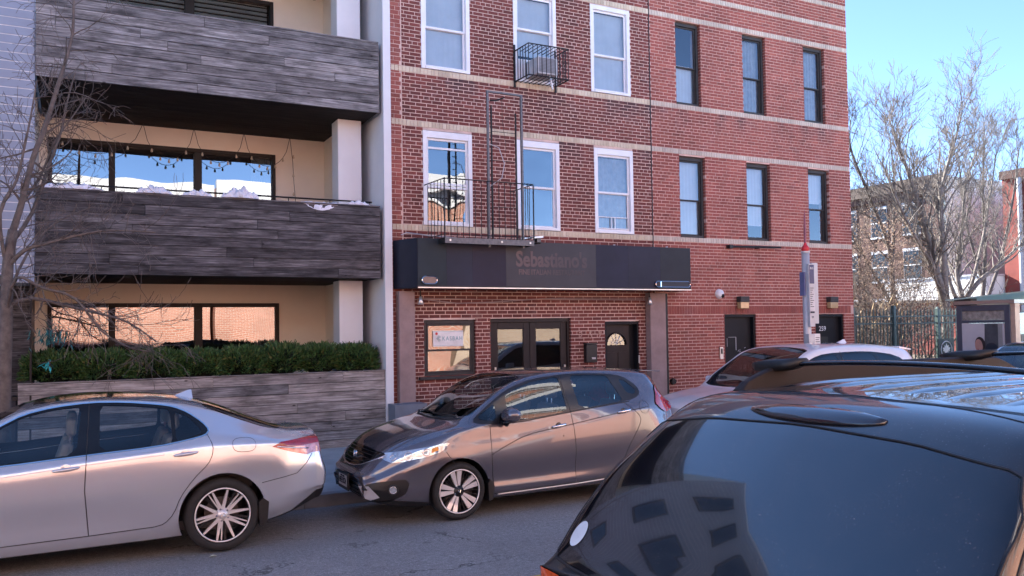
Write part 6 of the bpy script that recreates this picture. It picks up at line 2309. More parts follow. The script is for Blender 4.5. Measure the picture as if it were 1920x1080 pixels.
# doors
rear_seam = [(2.712, 1.46), (2.700, 1.424), (2.678, 1.076), (2.658, .681), (2.690, .280)]
drR = [(2.700, 1.424), (2.678, 1.076), (2.658, .681), (2.690, .282), (3.215, .298), (3.299, .315), (3.375, .40), (3.43, .549), (3.54, .70), (3.671, .825), (3.708, .904), (3.716, .981), (3.70, 1.05), (3.72, 1.12), (3.60, 1.27), (3.45, 1.36), (3.2, 1.40)]
drF = [(2.700, 1.424), (2.678, 1.076), (2.658, .681), (2.690, .282), (1.52, .26), (1.44, .40), (1.42, .70), (1.45, .93), (1.85, 1.18), (2.15, 1.36), (2.45, 1.42)]
fl_ = lambda f: abs(f.normal.y) > 0.35 and f.calc_center_median().z < 1.43
fuel = chaikin([(3.885, 1.035), (4.095, 1.030), (4.10, .905), (3.895, .91)], 2)
tailp = [(4.255, .930), (4.34, .965), (4.657, .978), (4.95, .985), (4.95, .925), (4.62, .912), (4.40, .905)]
tailq = [(4.255, .930), (4.40, .905), (4.62, .912), (4.95, .925), (4.95, .828), (4.672, .828), (4.614, .817), (4.449, .862)]
wind = chaikin([(1.40, .0), (1.42, -.35), (1.52, -.62), (1.75, -.64), (2.10, -.565), (2.16, -.3), (2.18, 0), (2.16, .3), (2.10, .565), (1.75, .64), (1.52, .62), (1.42, .35)], 1)
rwin = chaikin([(3.72, 0), (3.71, -.30), (3.66, -.50), (3.95, -.585), (4.25, -.635), (4.38, -.60), (4.42, -.3), (4.43, 0), (4.42, .3), (4.38, .60), (4.25, .635), (3.95, .585), (3.66, .50), (3.71, .30)], 1)
ftop = lambda f: f.normal.z > 0.25 and f.calc_center_median().z > 0.95
car.region('windscreen', wind, M['windshield'], 'top', ftop, off=-0.003, skirt=0)
car.region('rear_window', rwin, M['suv_glass'], 'top', ftop, off=0.002)
car.region('sunroof', chaikin([(2.25, -.40), (3.0, -.40), (3.0, .40), (2.25, .40)], 1, 0.1), M['gloss_black'], 'top', ftop, off=0.002)
car.region('tail_light', tailp, M['tail_red'], 'side', lambda f: f.calc_center_median().z > .8 and f.calc_center_median().x > 4.2 and (abs(f.normal.y) > 0.12 or f.normal.x > 0.4) and abs(f.calc_center_median().y) > 0.42, off=0.006)
car.region('reversing_lamp', tailq, simple('pink_lens', (.55, .22, .20), .08, .3, coat=1.0, var=.5, scale=18), 'side', lambda f: f.calc_center_median().z > .8 and f.calc_center_median().x > 4.2 and (abs(f.normal.y) > 0.12 or f.normal.x > 0.4) and abs(f.calc_center_median().y) > 0.42, off=0.006)
# dark rear diffuser below the bumper
difp = [(4.20, .10), (4.26, .235), (4.455, .285), (4.72, .45), (5.1, .50), (5.1, .10)]
car.region('diffuser', difp, M['black_plastic'], 'side', lambda f: f.calc_center_median().x > 4.1, off=0.002)
dr = car.region('rear_door', drR, M['silver'], 'side', fl_, off=0.0005)
df = car.region('front_door', drF, M['silver'], 'side', fl_, off=0.0005)
car.region('fuel_flap', fuel, M['silver'], 'side', lambda f: f.normal.y < -0.4, off=0.001)
body = car.finish()
for sg in (-1, 1):
    car.line('door_gap', [(2.700, 1.424), (2.678, 1.076), (2.658, .681), (2.690, .282)], 0.0045, M['black_plastic'], sgn=sg)
    car.line('door_gap', chaikin([(3.67, 1.09), (3.716, .981), (3.708, .904), (3.671, .825), (3.54, .70), (3.43, .549), (3.375, .40), (3.299, .315), (3.215, .298)], 1, closed=False), 0.004, M['black_plastic'], sgn=sg)
    car.line('door_gap', [(1.52, .262), (2.69, .282), (3.215, .298)], 0.0045, M['black_plastic'], sgn=sg)
    car.line('door_gap', [(2.02, 1.30), (2.191, 1.375), (2.418, 1.418), (2.708, 1.442), (2.979, 1.43), (3.275, 1.393)], 0.0035, M['black_plastic'], sgn=sg)
    car.line('panel_gap', [(4.665, .820), (4.60, .74), (4.495, .655), (4.36, .635), (4.15, .605)], 0.0035, M['black_plastic'], sgn=sg)
    car.line('body_crease', [(1.3, .80), (2.04, .846), (2.65, .897), (3.3, .935)], 0.0035, M['silver'], sgn=sg, off=-0.001)
car.line('panel_gap', fuel, 0.003, M['black_plastic'], closed=True)
car.line('lamp_chrome', [(4.30, .925), (4.45, .900), (4.62, .875)], 0.006, M['chrome'], off=0.008)
for (x, z) in ((2.516, .877), (3.478, .932)):
    for sg in (-1, 1):
        pr = car.project([(x, z)], 'side', sg)
        lo = pr[0][0]
        lozenge(SC, 'door_handle', x, lo.y, z, 0.215, M['silver'], sgn=sg, slope=0.08)
        MB().lathe([(0.0, 0.001), (0.042, 0.001), (0.046, 0.004)], (x, lo.y - (0.003 if sg < 0 else -0.003), z), 'y', 20).build('handle_cup', M['silver'], SC, smooth=True)
# headlining, floor, seats
MB().box(1.3, 3.9, -.78, .78, .22, .30).build('floor', M['seat'], SC)
MB().box(1.38, 1.85, -.74, .74, .62, .93).build('dashboard', M['seat'], SC, bevel=0.05)
MB().box(3.35, 4.1, -.74, .74, .55, .98).build('parcel_shelf', M['seat'], SC, bevel=0.02)
seatset(SC, [(2.15, -.36, 1), (2.15, .36, 1), (3.02, -.36, 1), (3.02, .36, 1)], 0, M['seat_light'], zb=.48)
steering(SC, 1.92, -.37, .86)
fin = MB()
fin.add([(3.44, -.025, 1.395), (3.44, .025, 1.395), (3.64, .035, 1.365), (3.64, -.035, 1.365), (3.60, 0, 1.455), (3.63, 0, 1.455)], [(0, 1, 4), (1, 2, 5, 4), (2, 3, 5), (3, 0, 4, 5), (3, 2, 1, 0)])
fin.build('roof_fin', M['silver'], SC, bevel=0.004)
for (cx, yo) in ((3.80, -.895), (0.975, -.895)):
    wheel(SC, cx, yo, .338, .338, .250, .215, 'sedan', -1, rot=R(96))
    wheel(SC, cx, -yo, .338, .338, .250, .215, 'sedan', 1, rot=R(96))
    arch_liner(car, cx, .345, .386, .90, .55, None)
# mud flap behind the rear wheel
MB().prism([(4.13, .20), (4.20, .235), (4.215, .42), (4.16, .46), (4.12, .42)], -.905, -.80).build('mud_flap', M['black_plastic'], SC)

# ============================================================ grey violet hatchback
HB = empty('grey_hatchback', 'small grey violet hatchback parked facing left in front of the shop', 'car', None, (2.655, 9.0, 0))
spec = dict(
    x=(0.0, 3.90), step=0.042,
    c=dict(
        zr=[(0, .27), (.2, .22), (.5, .185), (1.2, .185), (3.0, .21), (3.5, .24), (3.9, .36)],
        wr=[(0, .66), (.3, .74), (.7, .77), (3.2, .78), (3.9, .70)],
        wd=[(0, .70), (.3, .79), (.7, .81), (3.2, .815), (3.9, .74)],
        wl=[(0, .72), (.4, .815), (.9, .845), (1.35, .80), (3.0, .815), (3.5, .845), (3.9, .78)],
        zl=[(0, .37), (.3, .40), (.9, .42), (1.4, .38), (3.0, .42), (3.9, .50)],
        wm=[(0, .70), (.4, .81), (.9, .850), (1.4, .838), (3.0, .848), (3.5, .852), (3.9, .77)],
        zm=[(0, .43), (.15, .49), (.4, .57), (.9, .62), (1.4, .60), (3.0, .66), (3.9, .74)],
        ws=[(0, .66), (.4, .765), (.9, .825), (1.4, .822), (2.4, .828), (3.3, .825), (3.9, .72)],
        zs=[(0, .49), (.15, .57), (.4, .69), (.9, .80), (1.4, .805), (1.75, .835), (2.37, .905), (2.98, .985), (3.45, 1.045), (3.9, .98)],
        wb=[(0, .60), (.4, .71), (.9, .775), (1.2, .79), (2.4, .785), (3.2, .765), (3.6, .73), (3.9, .65)],
        zb=[(0, .525), (.08, .585), (.18, .665), (.28, .73), (.4, .785), (.7, .875), (1.0, .945), (1.2, .965), (1.44, .965), (1.76, .985), (2.41, 1.055), (3.2, 1.125), (3.4, 1.17), (3.65, 1.17), (3.9, 1.08)],
        zt=[(0, .55), (.08, .625), (.18, .72), (.28, .79), (.4, .845), (.7, .925), (1.0, .99), (1.13, 1.035), (1.335, 1.195), (1.509, 1.315), (1.654, 1.39), (1.932, 1.468), (2.336, 1.505), (2.615, 1.508), (2.97, 1.495), (3.3, 1.470), (3.55, 1.44), (3.66, 1.37), (3.75, 1.25), (3.83, 1.15), (3.9, 1.10)],
        wt=[(0, .52), (.4, .62), (.8, .675), (1.0, .69), (1.2, .685), (1.6, .645), (1.95, .615), (2.6, .60), (3.3, .585), (3.6, .565), (3.9, .58)],
        zc=[(0, .565), (.05, .62), (.11, .69), (.17, .755), (.25, .815), (.4, .885), (.6, .95), (.8, .99), (.95, 1.03), (1.2, 1.175), (1.5, 1.335), (1.8, 1.45), (2.0, 1.492), (2.3, 1.515), (2.7, 1.523), (3.2, 1.508), (3.6, 1.482), (3.76, 1.462), (3.80, 1.43), (3.86, 1.28), (3.9, 1.17)],
        T=[(0, .79), (.1, .885), (.25, .945), (.5, .985), (.8, 1.0), (3.3, 1.0), (3.6, .985), (3.8, .94), (3.9, .90)],
        bul=[(0, .0), (1.1, .0), (1.7, .006), (3.2, .006), (3.6, .003), (3.9, 0)]),
    fcap=[(0.22, 0.01), (0.36, 0.045), (0.48, 0.045), (0.56, 0.03), (0.76, 0.015)], pf=2.3,
    rcap=[(0.3, 0.05), (0.5, 0.14), (0.7, 0.14), (0.9, 0.07), (1.2, 0.03)])
car = Car(spec, HB, M['greyviolet'])
arch_cut(car, .953, .315, .345)
arch_cut(car, 3.483, .315, .345)
DLO = chaikin([(1.133, 1.015), (1.335, 1.172), (1.509, 1.290), (1.654, 1.365), (1.932, 1.445), (2.336, 1.482), (2.615, 1.483), (2.972, 1.465), (3.183, 1.430), (3.322, 1.345), (3.392, 1.255), (3.345, 1.185), (3.195, 1.140), (2.414, 1.068), (1.760, .998), (1.441, .978), (1.25, .985)], 1)
PQf = chaikin([(1.225, 1.072), (1.235, 1.032), (1.424, 1.015), (1.435, 1.204)], 1, .15)
PF = chaikin([(1.572, 1.290), (1.685, 1.342), (1.948, 1.420), (2.268, 1.458), (2.303, 1.326), (2.325, 1.063), (1.578, .995)], 1, .12)
PRr = chaikin([(2.437, 1.465), (2.704, 1.462), (2.956, 1.445), (3.044, 1.292), (3.115, 1.142), (2.499, 1.082)], 1, .12)
PQ = chaikin([(3.118, 1.395), (3.213, 1.376), (3.341, 1.255), (3.293, 1.211), (3.200, 1.231)], 1, .18)
car.cut(DLO)
for p in (PQf, PF, PRr, PQ):
    car.cut(p)
for p, nm in ((PQf, 'quarter_window'), (PF, 'front_side_window'), (PRr, 'rear_side_window'), (PQ, 'quarter_window')):
    car.split(car.pick(p, 'side', car.fside), nm, M['car_glass'], off=-0.004, skirt=0)
car.split(car.pick(DLO, 'side', car.fside), 'pillar_trim', simple('satin_black', (0.02, 0.02, 0.022), 0.25, var=0.1), off=-0.001)
ftop = lambda f: f.normal.z > 0.2 and f.calc_center_median().z > 0.96
wind = chaikin([(.93, 0), (.97, -.35), (1.12, -.63), (1.22, -.655), (1.62, -.585), (1.86, -.53), (1.90, -.3), (1.92, 0), (1.90, .3), (1.86, .53), (1.62, .585), (1.22, .655), (1.12, .63), (.97, .35)], 1)
car.region('windscreen', wind, M['windshield'], 'top', ftop, off=-0.003, skirt=0)
# front details cut by a frontal projection (y, z)
ff = lambda f: f.normal.x < -0.05 and f.calc_center_median().x < 1.0
grille = chaikin([(-.60, .735), (-.30, .752), (0, .755), (.30, .752), (.60, .735), (.50, .665), (.36, .60), (.18, .562), (0, .556), (-.18, .562), (-.36, .60), (-.50, .665)], 1, .18)
car.region('grille', grille, M['gloss_black'], 'front', ff, off=-0.002)
intake = chaikin([(-.40, .475), (.40, .475), (.46, .36), (.50, .27), (-.50, .27), (-.46, .36)], 1, .12)
car.region('lower_intake', intake, M['black_plastic'], 'front', ff, off=-0.004)
# lights and fog lamp pods are cut along the corner direction
dd = Vector((-.72, -.69, 0)).normalized()
corner = {}
for sg in (-1, 1):
    d_ = Vector((-.66, .75 * sg, 0)).normalized()
    u_ = Vector((.75, .66 * sg, 0)).normalized()
    corner[sg] = (u_, Vector((0, 0, 1)), d_)
hl3 = [(.13, .68, .735), (.03, .52, .72), (.12, .60, .675), (.25, .70, .64), (.45, .77, .665), (.74, .805, .735), (.85, .81, .825), (.62, .76, .80), (.38, .72, .775)]
hl3 = [(.10, .56, .715), (.17, .62, .675), (.25, .68, .645), (.38, .735, .655), (.60, .79, .695), (.77, .81, .74), (.87, .80, .832), (.60, .755, .79), (.35, .70, .760), (.18, .60, .738)]
for sg in (-1, 1):
    ax = corner[sg]
    pl = [(x * ax[0].x + y * sg * ax[0].y, z) for x, y, z in hl3]
    pl = chaikin(pl, 1, .15)
    fc = lambda f, s=sg: f.calc_center_median().y * s > 0.1 and f.normal.dot(corner[s][2]) > 0.1 and f.calc_center_median().x < 1.1
    car.region('headlight', pl, M['lens_clear'], ax, fc, off=0.004)
    fog3 = [(.07, .46, .425), (.15, .62, .46), (.38, .765, .485), (.42, .775, .43), (.38, .765, .33), (.24, .68, .255), (.10, .58, .25), (.06, .50, .33)]
    pl2 = chaikin([(x * ax[0].x + y * sg * ax[0].y, z) for x, y, z in fog3], 1, .12)
    car.region('fog_lamp_pod', pl2, M['black_plastic'], ax, fc, off=-0.006)
# bonnet as its own panel (top projection)
bon = chaikin([(.12, -.50), (.30, -.62), (.70, -.66), (.95, -.68), (1.04, -.66), (.95, -.45), (.92, 0), (.95, .45), (1.04, .66), (.95, .68), (.70, .66), (.30, .62), (.12, .50), (.06, .25), (.05, 0), (.06, -.25)], 1, .15)
car.region('bonnet', bon, M['greyviolet'], 'top', lambda f: f.normal.z > 0.3 and f.calc_center_median().x < 1.1, off=0.001)
fl_ = lambda f: abs(f.normal.y) > 0.3 and f.calc_center_median().z < 1.5
drF = [(1.335, .973), (1.34, .60), (1.378, .235), (2.41, .260), (2.395, .70), (2.365, 1.078), (2.30, 1.47), (1.95, 1.46), (1.65, 1.385), (1.50, 1.30), (1.46, 1.2), (1.46, .973)]
drR = [(2.41, .260), (2.395, .70), (2.365, 1.078), (2.30, 1.49), (2.95, 1.475), (3.02, 1.30), (3.10, 1.14), (3.22, 1.04), (3.296, .968), (3.314, .906), (3.236, .77), (3.13, .62), (3.05, .42), (2.96, .29)]
car.region('front_door', drF, M['greyviolet'], 'side', fl_, off=.0005)
car.region('rear_door', drR, M['greyviolet'], 'side', fl_, off=.0005)
tl3 = [(3.58, 1.09), (3.66, 1.02), (3.76, .97), (3.95, 1.0), (3.98, 1.10), (3.86, 1.18), (3.70, 1.30), (3.645, 1.26)]
car.region('tail_light', chaikin(tl3, 1, .12), M['tail_red'], 'side', lambda f: f.calc_center_median().x > 3.5 and abs(f.calc_center_median().y) > .45 and f.normal.length > 0 and abs(f.normal.y) > .1, off=0.012)
# black lower bumper edge
car.region('front_lip', [(-.2, .18), (-.2, .285), (.18, .275), (.42, .245), (.62, .215), (.62, .1), (-.2, .1)], M['black_plastic'], 'side', lambda f: f.calc_center_median().x < .75 and f.calc_center_median().z < .35, off=0.003)
body = car.finish()
for sg in (-1, 1):
    g = [(1.335, .973), (1.335, .60), (1.378, .235)]
    car.line('door_gap', g, .004, M['black_plastic'], sgn=sg)
    car.line('door_gap', [(2.30, 1.475), (2.365, 1.078), (2.395, .70), (2.41, .260)], .004, M['black_plastic'], sgn=sg)
    car.line('door_gap', chaikin([(3.10, 1.14), (3.22, 1.04), (3.296, .968), (3.314, .906), (3.236, .77), (3.13, .62), (3.05, .42), (2.96, .29)], 1, closed=False), .004, M['black_plastic'], sgn=sg)
    car.line('door_gap', [(1.378, .235), (2.41, .260), (2.96, .29)], .0045, M['black_plastic'], sgn=sg)
    car.line('roof_gap', [(1.50, 1.325), (1.65, 1.405), (1.93, 1.482), (2.33, 1.518)], .0035, M['black_plastic'], sgn=sg)
    car.line('sill_trim', [(1.42, .222), (2.4, .238), (3.1, .268)], .008, M['alloy'], sgn=sg, off=0.0)
    cr_p = chaikin([(1.33, .660), (1.512, .744), (1.704, .820), (1.865, .856), (2.080, .884), (2.367, .920), (2.984, 1.008), (3.449, 1.062)], 1, closed=False)
    car.line('body_crease', cr_p, .007, M['black_plastic'], sgn=sg, off=-0.004)  # black strip stands in for the shade along the pressed crease
    car.line('panel_gap', [(.80, .735), (.86, .65), (.895, .60)], .0035, M['black_plastic'], sgn=sg)
    car.line('panel_gap', [(1.26, .97), (1.32, .972)], .0035, M['black_plastic'], sgn=sg)
    car.line('waist_moulding', [(1.44, .972), (1.76, .992), (2.414, 1.062), (3.195, 1.134)], .006, M['black_plastic'], sgn=sg, off=0.002)
bn = bon
car.line('bonnet_gap', bn, .0035, M['black_plastic'], 'top', 1, closed=True)
car.line('fuel_flap_gap', circle(3.385, 1.06, .075, 20, 1.0), .0028, M['black_plastic'], closed=True)
# grille chrome, bars, badge, plate
car.line('grille_chrome', [(-.58, .70), (-.46, .645), (-.34, .606), (-.18, .576), (0, .570), (.18, .576), (.34, .606), (.46, .645), (.58, .70)], .009, M['chrome'], 'front', -1, off=.004)
for z in (.73, .70, .665, .63, .60):
    w2 = .46 - (0.74 - z) * 1.2
    car.line('grille_bar', [(-w2, z), (w2, z)], .004, M['black_plastic'], 'front', -1, off=.002)
for z in (.44, .40, .36, .32, .29):
    car.line('intake_bar', [(-.42, z), (.42, z)], .005, M['gloss_black'], 'front', -1, off=.0)
nose = car.project([(0, .665)], 'front', -1)[0][0]
bd = MB()
bx, bz_ = nose.x - .018, .668
fr_p = [(-.060, .046), (.060, .046), (.050, -.02), (.038, -.046), (-.038, -.046), (-.050, -.02)]
bd.tube([(bx, y, bz_ + z) for y, z in chaikin(fr_p, 2)] + [(bx, chaikin(fr_p, 2)[0][0], bz_ + chaikin(fr_p, 2)[0][1])], .0055, 5, cap=False)
for s in (-1, 1):
    bd.tube([(bx, s * .034, bz_ + .036), (bx, s * .026, bz_), (bx, s * .020, bz_ - .036)], [.010, .008, .010], 6)
bd.tube([(bx, -.028, bz_), (bx, .028, bz_)], .007, 6)
bd.build('badge', M['chrome'], HB, smooth=True)
pz = .415
plx = car.project([(0, pz)], 'front', -1)[0][0].x - .035
MB().box(plx, plx + .02, -.215, .155, pz - .105, pz + .085).build('plate_frame', M['black_plastic'], HB, bevel=.012)
MB().box(plx - .004, plx - .0005, -.175, .115, pz - .065, pz + .055).build('number_plate', M['plate'], HB, bevel=.001)
text('HFE·2CN', .085, (plx - .006, -.03, pz - .01), M['ink'], 'lettering', HB, .001, rot=(R(90), 0, R(-90)), sx=.78, offset=.002)
text('NEW YORK', .028, (plx - .006, -.03, pz + .04), M['ink'], 'lettering', HB, .001, rot=(R(90), 0, R(-90)))
# headlight inner optics seen under the lens
for sg in (-1, 1):
    for (x, y, z, r) in ((.42, .722, .70, .045), (.60, .765, .735, .035), (.27, .665, .695, .030)):
        loc, n, i, d = car.bvh.find_nearest(Vector((x, y * sg, z)))
        c = loc + n * .008
        t1 = n.orthogonal().normalized()
        t2 = n.cross(t1)
        MB().tube([tuple(c + (t1 * math.cos(t) + t2 * math.sin(t)) * r) for t in np.linspace(0, 2 * math.pi, 20)], .004, 5, cap=False).build('lamp_ring', M['chrome'], HB, smooth=True)
    loc, n, i, d = car.bvh.find_nearest(Vector((.70, .79 * sg, .765)))
    t1 = Vector((1, 0, .25)).normalized()
    t2 = n.cross(t1).normalized()
    c = loc + n * .007
    MB().add([tuple(c + t1 * a + t2 * b) for a, b in ((-.06, -.022), (.05, -.02), (.065, .02), (-.04, .02))], [(0, 1, 2, 3)]).build('indicator', simple('amber_lens2', (.75, .28, .04), .2), HB)
    # fog lamp and its silver blade
    loc, n, i, d = car.bvh.find_nearest(Vector((.26, .70 * sg, .38)))
    c = loc + n * .004
    t1 = n.orthogonal().normalized()
    t2 = n.cross(t1)
    for r_, m_ in ((.050, 'black_plastic'), (.036, 'chrome')):
        MB().tube([tuple(c + (t1 * math.cos(t) + t2 * math.sin(t)) * r_) for t in np.linspace(0, 2 * math.pi, 20)], .009 if m_ == 'black_plastic' else .004, 6, cap=False).build('fog_lamp', M[m_], HB, smooth=True)
    vs = [tuple(c + (t1 * math.cos(t) + t2 * math.sin(t)) * .034) for t in np.linspace(0, 2 * math.pi, 16, endpoint=False)]
    MB().add(vs, [tuple(range(16))]).build('fog_lens', M['lens_clear'], HB)
    ps = []
    for (y, z) in ((.47, .405), (.60, .415), (.66, .30), (.58, .265), (.54, .28)):
        pr = car.project([(y * sg, z)], 'front', -1)
        ps.append(pr[0][0] + pr[0][1] * .006)
    MB().add([tuple(p + Vector((-.012, -.004 * sg, 0))) for p in ps], [(0, 1, 2, 3, 4)]).build('bumper_blade', simple('satin_blade', (.5, .52, .58), .35, .2), HB)
for (x, z) in ((2.188, .918), (3.082, 1.030)):
    for sg in (-1, 1):
        lo = car.project([(x, z)], 'side', sg)[0][0]
        lozenge(HB, 'door_handle', x, lo.y, z, .19, M['chrome'], sgn=sg, slope=.12)
        MB().lathe([(0.0, .001), (.036, .001), (.040, .004)], (x, lo.y + .003 * sg, z - .006), 'y', 20).build('handle_cup', M['gloss_black'], HB, smooth=True)
lo = car.project([(2.25, .80)], 'side', -1)[0][0]
MB().lathe([(0, -.003), (.008, -.003), (.010, .001)], (2.24, lo.y, .80), 'y', 10).build('key_hole', M['black_plastic'], HB)
# wing mirrors
for sg in (-1, 1):
    mr = MB()
    n1, n2 = 14, 16
    vs = []
    for i in range(n1 + 1):
        ph = math.pi * i / n1
        for j in range(n2):
            th = 2 * math.pi * j / n2
            # flattened egg, blunt on the rear side
            rx = .085 * (1 if math.cos(ph) > 0 else 1.0)
            x = 1.52 + .095 * math.cos(ph) + (0.02 if math.cos(ph) < 0 else 0)
            r = math.sin(ph) ** .55 if math.sin(ph) > 0 else 0
            vs.append((x - .02, sg * (.955 + .140 * r * math.cos(th)), 1.085 + .088 * r * math.sin(th) + .008 * math.cos(th)))
    fs = [(i * n2 + j, i * n2 + (j + 1) % n2, (i + 1) * n2 + (j + 1) % n2, (i + 1) * n2 + j) for i in range(n1) for j in range(n2)]
    mo = mr.add(vs, fs).build('wing_mirror', M['greyviolet'], HB, smooth=True)
    MB().tube([(1.50, sg * .80, 1.00), (1.50, sg * .86, .985), (1.49, sg * .89, 1.02)], [.03, .032, .035], 10).build('mirror_foot', M['gloss_black'], mo, smooth=True)
    MB().add([(1.44, sg * .80, .99), (1.55, sg * .80, .985), (1.53, sg * .78, 1.10), (1.47, sg * .78, 1.10)], [(0, 1, 2, 3)]).build('mirror_base', M['gloss_black'], mo)
    MB().tube([(1.44, sg * .85, 1.02), (1.43, sg * .94, 1.008), (1.46, sg * 1.03, 1.022)], .012, 6).build('mirror_trim', M['gloss_black'], mo, smooth=True)
# spoiler, wipers, interior
MB().add([(3.55, -.52, 1.470), (3.55, .52, 1.470), (3.86, .50, 1.450), (3.86, -.50, 1.450), (3.55, -.52, 1.485), (3.55, .52, 1.485), (3.87, .50, 1.462), (3.87, -.50, 1.462)],
         [(0, 1, 5, 4), (1, 2, 6, 5), (2, 3, 7, 6), (3, 0, 4, 7), (4, 5, 6, 7), (3, 2, 1, 0)]).build('spoiler', M['greyviolet'], HB, bevel=.005)
for ya, yb in ((-.55, .02), (.02, .55)):
    P_ = []
    for t in np.linspace(0, 1, 6):
        y = ya + (yb - ya) * t
        pr = car.project([(1.02 - .02 * t + .06 * abs(y), y)], 'top', 1)
        if pr:
            P_.append(pr[0][0] + pr[0][1] * .012)
    MB().tube(P_, .007, 5).build('wiper', M['black_plastic'], HB)
car.line('cowl', [(1.06, -.62), (.965, -.40), (.925, 0), (.965, .40), (1.06, .62)], .022, M['black_plastic'], 'top', 1, off=-.010)
MB().tube([(3.30, 0.1, 1.50), (3.22, 0.1, 1.66)], .003, 5).build('aerial', M['black_plastic'], HB)
MB().box(1.1, 3.7, -.70, .70, .22, .30).build('floor', M['seat'], HB)
MB().box(1.05, 1.55, -.66, .66, .60, .96).build('dashboard', M['seat'], HB, bevel=.06)
st_ = MB().add([(1.28, -.60, 1.06), (1.28, -.46, 1.05), (1.21, -.46, 1.01), (1.21, -.60, 1.02)], [(0, 1, 2, 3)]).build('dash_sticker', simple('mint_sticker', (.35, .6, .5), .5), HB)
seatset(HB, [(1.95, -.34, 1), (1.95, .34, 1), (2.85, -.34, 1), (2.85, .34, 1)], 0, M['seat'], zb=.58, back_h=.56)
steering(HB, 1.62, -.34, .96)
for cx in (.953, 3.483):
    wheel(HB, cx, -.832, .305, .305, .234, .19, 'hatch', -1, rot=R(100))
    wheel(HB, cx, .832, .305, .305, .234, .19, 'hatch', 1, rot=R(100))
    arch_liner(car, cx, .315, .346, .83, .50, None)
MB().prism([(1.29, .17), (1.335, .19), (1.35, .36), (1.305, .40), (1.28, .36)], -.845, -.72).build('mud_flap', M['black_plastic'], HB)

# ============================================================ white SUV behind the hatchback
WS = empty('white_suv', 'white compact SUV parked behind the hatchback below the black doors', 'car', 'cars parked along the far kerb', (7.0, 9.15, 0))
spec = dict(
    x=(0.05, 4.55), step=0.055,
    c=dict(
        zr=[(0, .30), (.5, .24), (3.8, .24), (4.55, .42)],
        wr=[(0, .72), (.6, .80), (4.0, .80), (4.55, .74)],
        wd=[(0, .76), (.6, .87), (4.0, .87), (4.55, .80)],
        wl=[(0, .80), (.9, .905), (1.6, .875), (3.0, .88), (3.7, .91), (4.55, .83)],
        zl=[(0, .48), (4.55, .55)],
        wm=[(0, .80), (.5, .89), (.9, .92), (3.7, .92), (4.55, .84)],
        zm=[(0, .66), (.9, .74), (3.7, .80), (4.55, .80)],
        ws=[(0, .74), (.5, .86), (1.2, .90), (3.7, .90), (4.55, .80)],
        zs=[(0, .80), (.9, .93), (2.0, .98), (3.7, 1.05), (4.55, 1.02)],
        wb=[(0, .68), (.5, .80), (1.2, .85), (3.6, .84), (4.55, .74)],
        zb=[(0, .84), (.9, 1.01), (1.3, 1.04), (2.0, 1.08), (3.5, 1.16), (4.2, 1.22), (4.55, 1.12)],
        zt=[(0, .88), (.9, 1.06), (1.25, 1.10), (1.55, 1.29), (1.85, 1.47), (2.1, 1.605), (2.4, 1.665), (3.0, 1.675), (3.6, 1.65), (4.1, 1.60), (4.3, 1.53), (4.43, 1.37), (4.55, 1.18)],
        wt=[(0, .58), (.9, .70), (1.3, .72), (2.1, .655), (3.0, .645), (4.1, .62), (4.55, .62)],
        zc=[(0, .92), (.1, .98), (.5, 1.06), (1.0, 1.11), (1.2, 1.14), (1.6, 1.36), (2.1, 1.62), (2.35, 1.69), (2.8, 1.725), (3.4, 1.725), (4.0, 1.69), (4.35, 1.655), (4.42, 1.58), (4.55, 1.25)],
        T=[(0, .82), (.2, .93), (.5, .985), (.9, 1), (3.9, 1), (4.3, .97), (4.55, .92)],
        bul=[(0, .0), (1.3, .0), (2.1, .02), (3.8, .02), (4.55, 0)]),
    fcap=[(0.3, .05), (.6, .10), (.95, .04)], rcap=[(.4, .06), (.6, .12), (1.2, .03)])
car = Car(spec, WS, M['white_paint'])
arch_cut(car, .93, .36, .40)
arch_cut(car, 3.62, .36, .40)
DLO = chaikin([(1.42, 1.12), (1.70, 1.31), (1.95, 1.46), (2.112, 1.545), (2.364, 1.600), (3.0, 1.615), (3.40, 1.600), (3.85, 1.545), (4.19, 1.36), (4.10, 1.25), (3.5, 1.20), (2.4, 1.12)], 1)
P1 = chaikin([(1.75, 1.28), (2.00, 1.44), (2.20, 1.535), (2.56, 1.585), (2.64, 1.45), (2.66, 1.16), (1.70, 1.13)], 1, .12)
P2 = chaikin([(2.70, 1.592), (3.33, 1.580), (3.46, 1.42), (3.50, 1.23), (2.74, 1.17)], 1, .12)
P3 = chaikin([(3.42, 1.575), (3.72, 1.535), (3.95, 1.40), (4.07, 1.31), (3.62, 1.25), (3.56, 1.40)], 1, .12)
car.cut(DLO)
for p in (P1, P2, P3):
    car.cut(p)
car.split(car.pick(P1, 'side', car.fside), 'front_side_window', M['car_glass_dark'], off=-.003, skirt=0)
car.split(car.pick(P2, 'side', car.fside), 'rear_side_window', M['car_glass_dark'], off=-.003, skirt=0)
car.split(car.pick(P3, 'side', car.fside), 'quarter_window', M['car_glass_dark'], off=-.003, skirt=0)
car.split(car.pick(DLO, 'side', car.fside), 'pillar_trim', M['gloss_black'], off=-.001)
car.region('windscreen', chaikin([(1.20, 0), (1.25, -.45), (1.36, -.665), (2.0, -.60), (2.24, -.55), (2.32, 0), (2.24, .55), (2.0, .60), (1.36, .665), (1.25, .45)], 1), M['windshield'], 'top', lambda f: f.normal.z > .2 and f.calc_center_median().z > 1.05, off=-.003, skirt=0)
car.region('tail_light', chaikin([(4.30, 1.10), (4.70, 1.08), (4.70, .90), (4.34, .92)], 1), M['tail_red'], 'side', lambda f: f.calc_center_median().x > 4.2 and abs(f.calc_center_median().y) > .5, off=.006)
